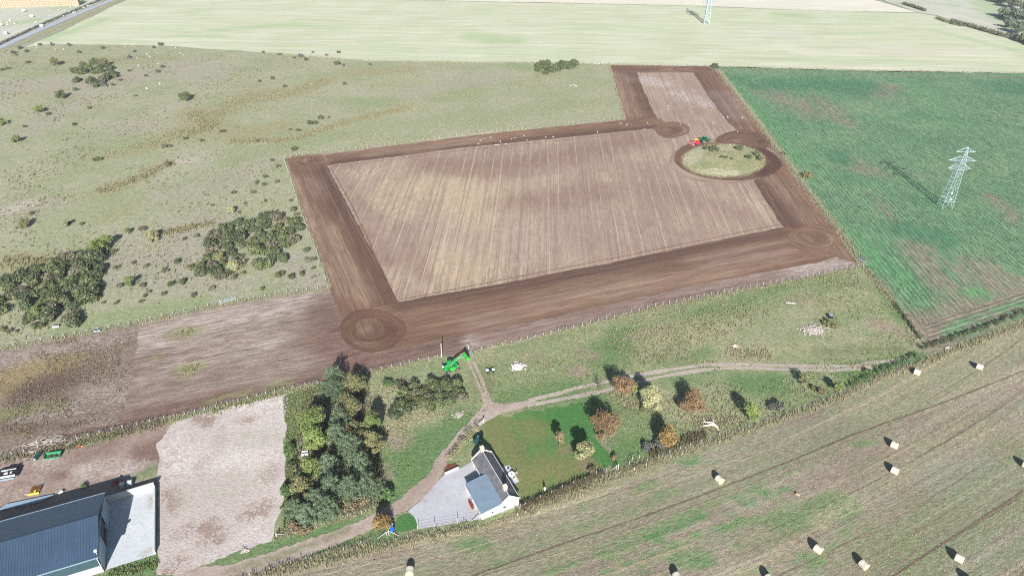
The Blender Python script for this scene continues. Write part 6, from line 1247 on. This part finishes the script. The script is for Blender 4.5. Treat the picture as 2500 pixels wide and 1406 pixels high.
# ------------------------------------------------------------------ grass, crop and stubble: nobody could count it
def blade_mat(name, cols):
    b = B(name); col = b.ramp(b.rnd(), [(i / (len(cols) - 1), q) for i, q in enumerate(cols)]); return b.end(col, .9, spec=.1, trans=.15)
M['g_tan'] = blade_mat('dry_tan_grass', [c(140, 134, 100), c(164, 156, 122), c(182, 174, 142), c(132, 132, 98)])
M['g_pale'] = blade_mat('pale_long_grass', [c(160, 154, 118), c(184, 176, 142), c(202, 196, 166), c(144, 146, 106)])
M['g_green'] = blade_mat('green_grass_tufts', [c(104, 132, 74), c(128, 150, 92), c(150, 160, 110), c(164, 160, 116)])
M['g_olive'] = blade_mat('olive_rush_tufts', [c(140, 134, 96), c(156, 149, 112), c(170, 162, 126), c(130, 130, 96)])
M['g_dark'] = blade_mat('dark_weeds', [c(92, 88, 68), c(118, 110, 86), c(146, 134, 108), c(100, 106, 72), c(168, 156, 134)])
M['g_weed'] = blade_mat('dead_weeds', [c(122, 108, 92), c(146, 130, 112), c(170, 152, 132), c(132, 128, 96)])
M['g_crop'] = blade_mat('crop_leaves', [c(96, 132, 106), c(116, 150, 120), c(142, 170, 140), c(104, 138, 102)])
M['g_straw'] = blade_mat('straw_stubble', [c(186, 168, 140), c(206, 190, 164), c(164, 146, 124)])
def blades(name, pts, h, w_, nb, mat, seed, lean=.5, spread=.25):
    rng = np.random.default_rng(seed); P = np.repeat(np.asarray(pts, float), nb, 0); n = len(P); a = rng.uniform(0, 6.283, n); s = rng.uniform(.55, 1.35, n); q = rng.uniform(0, spread, n); b_ = rng.uniform(0, 6.283, n)
    bx, by = P[:, 0] + q * np.cos(b_), P[:, 1] + q * np.sin(b_); ln = lean * rng.uniform(.2, 1, n) * h * s
    v0 = np.stack([bx - w_ * .5 * np.sin(a), by + w_ * .5 * np.cos(a), np.full(n, 0.0)], 1); v1 = np.stack([bx + w_ * .5 * np.sin(a), by - w_ * .5 * np.cos(a), np.full(n, 0.0)], 1)
    tx, ty, tz = bx + ln * np.cos(a), by + ln * np.sin(a), h * s
    v2 = np.stack([tx + w_ * .22 * np.sin(a), ty - w_ * .22 * np.cos(a), tz], 1); v3 = np.stack([tx - w_ * .22 * np.sin(a), ty + w_ * .22 * np.cos(a), tz], 1)
    me = raw_mesh(name, np.stack([v0, v1, v2, v3], 1).reshape(-1, 3), 4, M[mat]); return tag(link(name, me), kind='stuff')
def fill(px, n, seed, dens=None, wav=14.0, thr=.0):
    pl = gp(px); a = np.array(pl); rng = np.random.default_rng(seed); x = rng.uniform(a[:, 0].min(), a[:, 0].max(), n * 3); y = rng.uniform(max(a[:, 1].min(), 40), a[:, 1].max(), n * 3)
    k = in_poly(x, y, pl); x, y = x[k], y[k]
    f = sum(np.sin(x / wav * m_ + rng.uniform(0, 6) + 1.7 * np.sin(y / wav * m_ * .8 + m_)) * np.cos(y / wav * m_ * 1.1 + rng.uniform(0, 6)) / m_ for m_ in (1, 2.1, 4.3))
    keep = f > thr if thr > -5 else np.ones(len(x), bool); x, y = x[keep][:n], y[keep][:n]; return np.stack([x, y], 1)
def strip(px, wd, per_m, seed, off=0.0):
    rng = np.random.default_rng(seed); pts = np.array(resample(gp(px), .5, False)); d_ = np.gradient(pts, axis=0); d_ /= np.linalg.norm(d_, axis=1, keepdims=True) + 1e-9; nrm = np.stack([-d_[:, 1], d_[:, 0]], 1)
    n = int(len(pts) * .5 * per_m); i = rng.integers(0, len(pts), n); t_ = rng.normal(0, wd * .35, n) + off; return pts[i] + nrm[i] * t_[:, None] + d_[i] * rng.uniform(-.5, .5, n)[:, None]
hv = [(q[0], q[1]) for q in heath_px if q[0] > -150] + [(-90, 880)]
hp_ = [(-90, 175), (0, 131), (85, 108), (130, 109), (400, 113), (640, 130), (900, 150), (1300, 154), (1489, 157), (1524, 290), (1200, 323), (980, 351), (694, 385), (735, 525), (772, 610), (803, 702), (575, 737), (340, 789), (0, 852), (-90, 868)]
blades('grass_tussocks', fill(hp_, 9000, 501, thr=.25), .5, .24, 4, 'g_tan', 501, spread=.35)
blades('rush_tussocks', np.concatenate([strip([(330, 365), (420, 335), (520, 290), (600, 240), (700, 232), (800, 195)], 11, 5, 502), strip([(240, 470), (330, 440), (420, 395)], 6, 10, 503), strip([(470, 275), (520, 310), (450, 330)], 9, 8, 504), strip([(0, 640), (110, 640)], 7, 14, 505), strip([(380, 575), (520, 545)], 4, 14, 506), strip([(560, 345), (700, 345), (860, 295), (1000, 262)], 6, 6, 507)]), .6, .26, 4, 'g_olive', 508, spread=.4)
blades('dead_stems', fill(hp_, 3000, 509, thr=.1), .35, .12, 3, 'g_pale', 510, lean=2.5, spread=.6)
blades('dark_tussocks', fill([(-60, 180), (300, 130), (640, 140), (640, 380), (740, 560), (790, 690), (560, 730), (300, 780), (-60, 850)], 2600, 511, thr=.4, wav=9), .45, .3, 5, 'g_dark', 512, spread=.3)
blades('paddock_tufts', fill([(716, 952), (960, 900), (1250, 843), (1600, 754), (2000, 677), (2104, 655), (2240, 838), (2160, 905), (1920, 1005), (1600, 1105), (1470, 1090), (1430, 990), (1250, 985), (1180, 1010), (940, 1190), (930, 1100), (760, 960)], 7000, 513, thr=.1), .28, .2, 3, 'g_green', 514, spread=.3)
blades('paddock_dry_tufts', fill([(716, 952), (960, 900), (1250, 843), (1600, 754), (2000, 677), (2104, 655), (2240, 838), (2160, 905), (1920, 1005), (1600, 1105), (1480, 1040), (1440, 975), (1300, 965), (1180, 950), (930, 1000)], 5000, 515, thr=.35), .4, .2, 4, 'g_tan', 516, spread=.35)
L_ = [([(698, 396), (738, 520), (776, 612), (806, 703)], 1.0, 9), ([(695, 386), (980, 351), (1200, 324), (1350, 309), (1524, 292)], 1.3, 8), ([(1525, 291), (1507, 231), (1487, 160)], 1.4, 6), ([(800, 705), (575, 738), (340, 790), (0, 853), (-60, 864)], 1.8, 10), ([(1150, 860), (1400, 803), (1600, 752), (2000, 675), (2108, 652)], 1.6, 12), ([(1067, 875), (960, 898), (880, 915)], 1.6, 12),
      ([(775, 938), (583, 984), (402, 1027), (161, 1082), (0, 1122)], 2.2, 14), ([(1752, 170), (1853, 303), (1912, 382), (1966, 457), (2036, 548), (2106, 645)], 3.2, 16), ([(2112, 655), (2180, 736), (2244, 826)], 2.2, 16), ([(660, 1388), (820, 1362), (916, 1333), (1044, 1302), (1165, 1284)], 2.0, 18), ([(1270, 1247), (1380, 1208), (1478, 1165), (1560, 1134)], 2.0, 24), ([(1560, 1134), (1660, 1100), (1780, 1060), (1920, 1012), (2050, 966), (2161, 911), (2281, 871), (2362, 838), (2520, 782)], 1.7, 18),
      ([(540, 1432), (660, 1390), (790, 1352), (900, 1318)], 1.8, 18), ([(676, 1308), (750, 1285), (850, 1258), (915, 1238)], 1.6, 26), ([(1780, 852), (1830, 872), (1880, 862)], 4.5, 40), ([(1690, 1040), (1760, 1035), (1800, 1020)], 3.0, 30), (list(ell(1766, 394, 99, 40)) + [(1865, 394)], 1.6, 14), ([(640, 131), (900, 151), (1300, 155), (1742, 163), (2100, 173), (2540, 181)], 2.0, 5), ([(0, 131), (100, 86), (200, 42), (290, 2)], 2.4, 8), ([(940, 1060), (1010, 1020), (1080, 1012)], 2.5, 14), ([(1500, 960), (1530, 985), (1590, 1000)], 3.0, 20)]
tall = [9, 10, 11, 12]
blades('long_grass', np.concatenate([strip(p, w_, n, 520 + i) for i, (p, w_, n) in enumerate(L_) if i not in tall]), .45, .10, 5, 'g_pale', 540, spread=.3)
blades('tall_grass', np.concatenate([strip(L_[i][0], L_[i][1], L_[i][2], 560 + i, -.7) for i in tall]), .62, .085, 5, 'g_pale', 541, spread=.35, lean=.5)
blades('verge_grass', strip([(1165, 1286), (1225, 1266), (1275, 1246)], 1.6, 22, 577, -.6), .3, .09, 4, 'g_pale', 578)
blades('weeds_and_bank_shade', np.concatenate([strip([(1278, 1238), (1340, 1212), (1420, 1178)], 1.1, 40, 570), strip([(1420, 1178), (1470, 1158)], .8, 24, 571), strip([(1590, 1112), (1660, 1082), (1720, 1062)], 1.8, 24, 572)]), .9, .1, 5, 'g_dark', 574, lean=.3)  # dark tufts by the lawn fence stand in for the bank's shadow
blades('dry_weeds', strip([(402, 1028), (240, 1068), (100, 1098), (0, 1122)], 3.4, 34, 575), .4, .13, 4, 'g_weed', 575)
blades('yard_weeds', np.concatenate([strip([(300, 1056), (210, 1078), (160, 1088)], 1.4, 14, 599), fill([(690, 970), (800, 930), (760, 1000), (720, 1100), (735, 1260), (690, 1290), (700, 1100)], 2200, 576, thr=-9), strip([(270, 1404), (330, 1391), (384, 1374)], 1.6, 40, 577)]), .4, .14, 4, 'g_green', 578)
blades('belt_undergrowth', fill([(740, 960), (900, 925), (930, 1100), (935, 1230), (700, 1300), (720, 1100)], 2600, 579, thr=-9), .5, .24, 4, 'g_dark', 580)
blades('weedy_growth', fill([(-60, 880), (0, 862), (334, 798), (318, 930), (300, 1020), (0, 1090), (-60, 1100)], 3000, 581, thr=0, wav=6), .28, .16, 4, 'g_weed', 582)
blades('soil_weeds', np.concatenate([strip([(520, 1005), (620, 975), (700, 950)], 2.0, 14, 583), strip([(430, 815), (475, 808)], 3, 8, 584), strip([(440, 905), (480, 898)], 3, 8, 585)]), .35, .25, 3, 'g_green', 586)
def crop_rows(px, n, seed):
    p = fill(px, n, seed, thr=-.55, wav=24); f = heading(2.2); a, b_ = f(p[:, 0], p[:, 1]); rng = np.random.default_rng(seed); a = np.round(a / 1.6) * 1.6 + rng.normal(0, .28, len(a)); s_, c_ = math.sin(R(2.2)), math.cos(R(2.2)); return np.stack([a * c_ + b_ * s_, -a * s_ + b_ * c_], 1)
blades('crop_plants', crop_rows([(1775, 178), (2100, 182), (2560, 190), (2560, 690), (2300, 745), (2250, 790), (2120, 650), (2015, 500), (1925, 385), (1865, 300)], 20000, 590), .26, .26, 3, 'g_crop', 591, lean=1.1, spread=.2)
blades('island_grass', fill(isl_px, 1300, 595, thr=-9), .6, .14, 4, 'g_pale', 596)
st_px = [(660, 1396), (916, 1345), (1172, 1292), (1380, 1220), (1609, 1124), (1920, 1020), (2161, 919), (2362, 847), (2520, 798), (2520, 1420), (600, 1420)]
blades('straw_litter', fill(st_px, 16000, 597, thr=-.3, wav=9), .12, .16, 2, 'g_straw', 598, lean=2.0, spread=.4)
# ------------------------------------------------------------------ bales, birds, sheep and stones
def bale_mat():
    b = B('netted_straw'); o = b.obj(); x, y, z = b.sep(o); n = b.noise(o, 6.0, 4.0, .7); rg = b.noise(b.sc(o, (3.0, .2, .2)), 3.0, 2.0)
    col = b.mix(b.st(n, .35, .65), c(196, 190, 172, .56), c(226, 221, 206, .56)); return b.end(b.val(col, b.st(rg, .3, .7, .92, 1.08)), .85, n, .3, dist=.05)
def straw_end():
    b = B('straw_end'); o = b.obj(); x, y, z = b.sep(o); r = b.op('SQRT', b.add(b.mul(y, y), b.mul(z, z))); s_ = b.op('SINE', b.add(b.mul(r, 55.0), b.mul(b.noise(o, 5.0), 6.0))); n = b.noise(o, 9.0, 3.0)
    return b.end(b.val(c(240, 216, 156, .62), b.add(b.mul(s_, .06), b.st(n, .3, .7, .85, 1.08))), .9, n, .4, dist=.05)
M['bale'] = bale_mat(); M['straw_end'] = straw_end(); M['straw'] = simple('golden_straw', c(204, 184, 156, .48), .9, .14, 2.0)
def bale_thing():
    o = empty('round_bale', (0, 0, 0)); rr_ = .82; Ly = .74; rng = random.Random(3); pf = []
    Mx = Matrix.Translation((0, 0, rr_ * .97)) @ Matrix.Rotation(R(90), 4, 'Y')
    MB().lathe([(rr_ * .94, -Ly), (rr_ * .99, -Ly * .9), (rr_, -Ly * .5), (rr_ * .985, 0), (rr_, Ly * .5), (rr_ * .99, Ly * .9), (rr_ * .94, Ly)], 26, Mx).build('net_wrap', M['bale'], o, smooth=False)
    for s in (-1, 1): MB().lathe([(rr_ * .94, 0), (rr_ * .6, s * .03), (.12, s * .015)], 22, Matrix.Translation((0, 0, rr_ * .97)) @ Matrix.Rotation(R(90), 4, 'Y') @ Matrix.Translation((0, 0, s * (Ly + .004)))).build('straw_face', M['straw_end'], o)
    return o
b0 = bale_thing(); bl_ = [(2237, 914, 128, 'round bale near the far hedge bank, left of the other far one'), (2389, 901, 128, 'round bale farthest to the upper right of the stubble field'), (2181, 1092, 130, 'upper of two round bales one above the other on the right'), (2182, 1154, 130, 'lower of two round bales one above the other on the right'), (1755, 1176, 150, 'lone round bale in the middle of the stubble field beside a wheel track'),
       (1995, 1346, 140, 'round bale left of the pair near the bottom edge'), (2106, 1384, 155, 'round bale close to the bottom edge between two others'), (2338, 1368, 128, 'round bale beside the dark wheel track at the lower right'), (1001, 1400, 178, 'round bale cut by the bottom edge, end facing the camera, left of all others'), (1652, 1414, 165, 'round bale mostly below the bottom edge at the middle'), (1876, 1419, 160, 'round bale mostly below the bottom edge, only its far side visible'), (2502, 1140, 128, 'round bale cut by the right edge of the photo'), (2366, 1424, 140, 'round bale below the bottom edge at the right, only its shadow in view')]
for i, (x, y, hd_, lab) in enumerate(bl_):
    o = b0 if i == 0 else copy_tree(b0); p = G(x, y); o.location = p; o.rotation_euler = (0, 0, R(90 - hd_)); tag(o, lab, 'bale', 'round bales on the near stubble field')
tag(MB().box(0, 0, .25, 1.0, .5, .5, bev=.1).build('straw_clump', M['straw'], None, G(1947, 1208)), 'small pale clump of loose straw lying alone in the stubble field', 'straw').rotation_euler = (0, 0, -.5)
fb0 = None
for i, (x, y, lab) in enumerate([(16, 85, 'nearest pale bale in the grey stubble across the road at the left'), (103, 67, 'pale bale close to the roadside hedge'), (78, 43, 'pale bale in the middle of the grey stubble across the road'), (2, 65, 'pale bale cut by the left edge of the photo'), (59, 30, 'straw coloured bale below the long straw stack')]):
    if fb0 is None:
        fb0 = empty('large_bale', (0, 0, 0)); MB().lathe([(.9, -1.2), (1.05, -1.1), (1.08, 0), (1.05, 1.1), (.9, 1.2)], 18, Matrix.Translation((0, 0, 1.03)) @ Matrix.Rotation(R(90), 4, 'Y')).build('net_wrap', M['bale'], fb0); o = fb0
    else: o = copy_tree(fb0)
    o.location = G(x, y); o.rotation_euler = (0, 0, R(10 + 13 * i)); tag(o, lab, 'bale', 'bales in the far left field')
# the long straw stack: every bale of its face
sa, sb = G(-12, 21.0), G(195, 14.5); sd = (sb - sa); SLn = sd.length; rzs = math.atan2(sd.y, sd.x); bwid, bhei = SLn / 46.0, 1.32; sn = Vector((-sd.y, sd.x, 0)).normalized()
sme = MB().box(0, 0, 0, bwid * .97, 4.6, bhei * .96, bev=.09).mesh('stacked_bale', M['straw']); rng = random.Random(8)
for i in range(46):
    for k in range(5):
        o = link('stacked_bale', sme, None, sa + sd * ((i + .5 + (.25 if k % 2 else 0)) / 46.4) + sn * (2.3 + rng.uniform(-.2, .2)) + Vector((0, 0, bhei * (k + .5)))); o.rotation_euler = (0, 0, rzs + rng.uniform(-.02, .02))
        tag(o, 'straw bale in the long stack at the top left corner', 'bale', 'bales of the long straw stack')
M['wool'] = simple('white_wool', c(240, 236, 226, .64), .95, .06, 8.0)
def sheep():
    o = empty('sheep', (0, 0, 0)); b = MB(); Mx = Matrix.Translation((0, 0, .62)) @ Matrix.Rotation(R(90), 4, 'Y')
    b.lathe([(.05, -.58), (.25, -.5), (.33, -.25), (.35, .1), (.31, .38), (.2, .55), (.14, .68), (.11, .82), (.09, .98), (.03, 1.04)], 12, Mx)
    for sx in (-.35, .35):
        for sy in (-.16, .16): b.cyl((sx, sy, .5), (sx, sy, 0), .06, .04, 6)
    for s in (-1, 1): b.cyl((.78, s * .08, .7), (.74, s * .2, .72), .035, .01, 5)
    b.build('body', M['wool'], o, smooth=True); return o
sh0 = sheep(); spx = [(4, 54), (24, 50), (26, 52.5), (19, 58), (18.5, 63), (37, 60.5), (88, 56.5), (125, 41.5), (149, 42), (156, 41.5), (171, 31), (159, 28.8), (143.5, 27), (186, 17.8), (205, 20.8), (215.5, 16.6), (221, 16.6), (180.5, 33), (185, 33), (173.5, 20.8), (223.5, 9), (229, 7.2)]
rng = random.Random(6)
for i, (x, y) in enumerate(spx):
    o = sh0 if i == 0 else copy_tree(sh0); o.location = G(x, y); o.rotation_euler = (0, 0, rng.uniform(0, 6.28)); o.scale = (1.05,) * 3; tag(o, 'white sheep grazing in the grey stubble field across the road', 'sheep', 'sheep across the road')
def gull():
    b = MB(); Mx = Matrix.Translation((0, 0, .2)) @ Matrix.Rotation(R(90), 4, 'Y')
    b.lathe([(.01, -.34), (.05, -.26), (.10, -.12), (.12, .02), (.10, .14), (.06, .2), (.065, .27), (.05, .33), (.015, .36), (.008, .42)], 10, Mx)
    for s in (-1, 1):
        b._a([(.12, s * .09, .26), (-.05, s * .14, .25), (-.36, s * .05, .22), (-.1, s * .05, .31)], [(0, 1, 2, 3)]); b.cyl((.02, s * .04, .12), (.03, s * .05, 0), .012, n=4)
    return b.mesh('seagull', M['white_stone'])
gm_ = gull(); gl = [(1178, 330), (1174, 345), (1168, 353), (1172, 344), (1184, 341), (1198, 337.5), (1221, 347), (1222, 349), (1211, 356), (1209, 356), (1216, 355), (1235, 353), (1249, 342), (1257, 339), (1287, 344), (1279, 333), (1332, 337), (1351, 336), (1459, 323), (1458, 326), (1513, 303), (1516, 303), (1530, 306), (1573, 318), (1580, 302), (1585, 307), (1632, 260), (1688, 276), (1737, 271), (1766, 289), (1776, 287), (1780, 288), (1776, 291), (1788, 302), (1812, 290), (1788, 318), (1809, 312), (1800, 323), (1661, 305), (1741, 303), (1748, 326), (1783, 355)]
for i, (x, y) in enumerate(gl):
    o = link('seagull', gm_, None, G(x, y) + Vector((0, 0, .1))); o.rotation_euler = (0, 0, rng.uniform(0, 6.28)); o.scale = (1.25,) * 3
    tag(o, 'white gull feeding on the freshly drilled soil', 'gull', 'gulls on the ploughed field')
rng = random.Random(15); rmesh = [MB().rock(0, 0, .25, .55, rng).mesh('boulder', M['white_stone']) for _ in range(3)]
for i, (x, y) in enumerate([(89, 112), (90, 118), (136, 122), (155, 122), (305, 115), (322, 111), (359, 134), (366, 139), (382, 131), (429, 118), (440, 130), (448, 136), (387, 157), (338, 161), (335, 142), (358, 217), (390, 205), (1393, 210), (1401, 209), (1406, 211), (1452, 156), (1462, 157), (1470, 155)]):
    o = link('boulder', rmesh[i % 3], None, G(x, y)); o.scale = (.95,) * 3; o.rotation_euler = (0, 0, rng.uniform(0, 6))
    tag(o, 'white boulder lying on the far pasture near its top edge' if x < 500 else 'white boulder on the pasture beside the narrow tilled strip', 'boulder', 'white boulders on the far left pasture' if x < 500 else 'white boulders by the narrow tilled strip')

# ------------------------------------------------------------------ air between the camera and the far fields
hz = B('haze'); vol = hz.n('ShaderNodeVolumePrincipled'); vol.inputs['Color'].default_value = (.86, .92, 1.0, 1); vol.inputs['Density'].default_value = 0.00013; vol.inputs['Anisotropy'].default_value = 0.2
ho_ = hz.n('ShaderNodeOutputMaterial'); hz.t.links.new(vol.outputs[0], ho_.inputs['Volume'])
hb_ = MB().box(0, 1300, 70, 5000, 3800, 142).build('haze', hz.m); tag(hb_, kind='stuff')
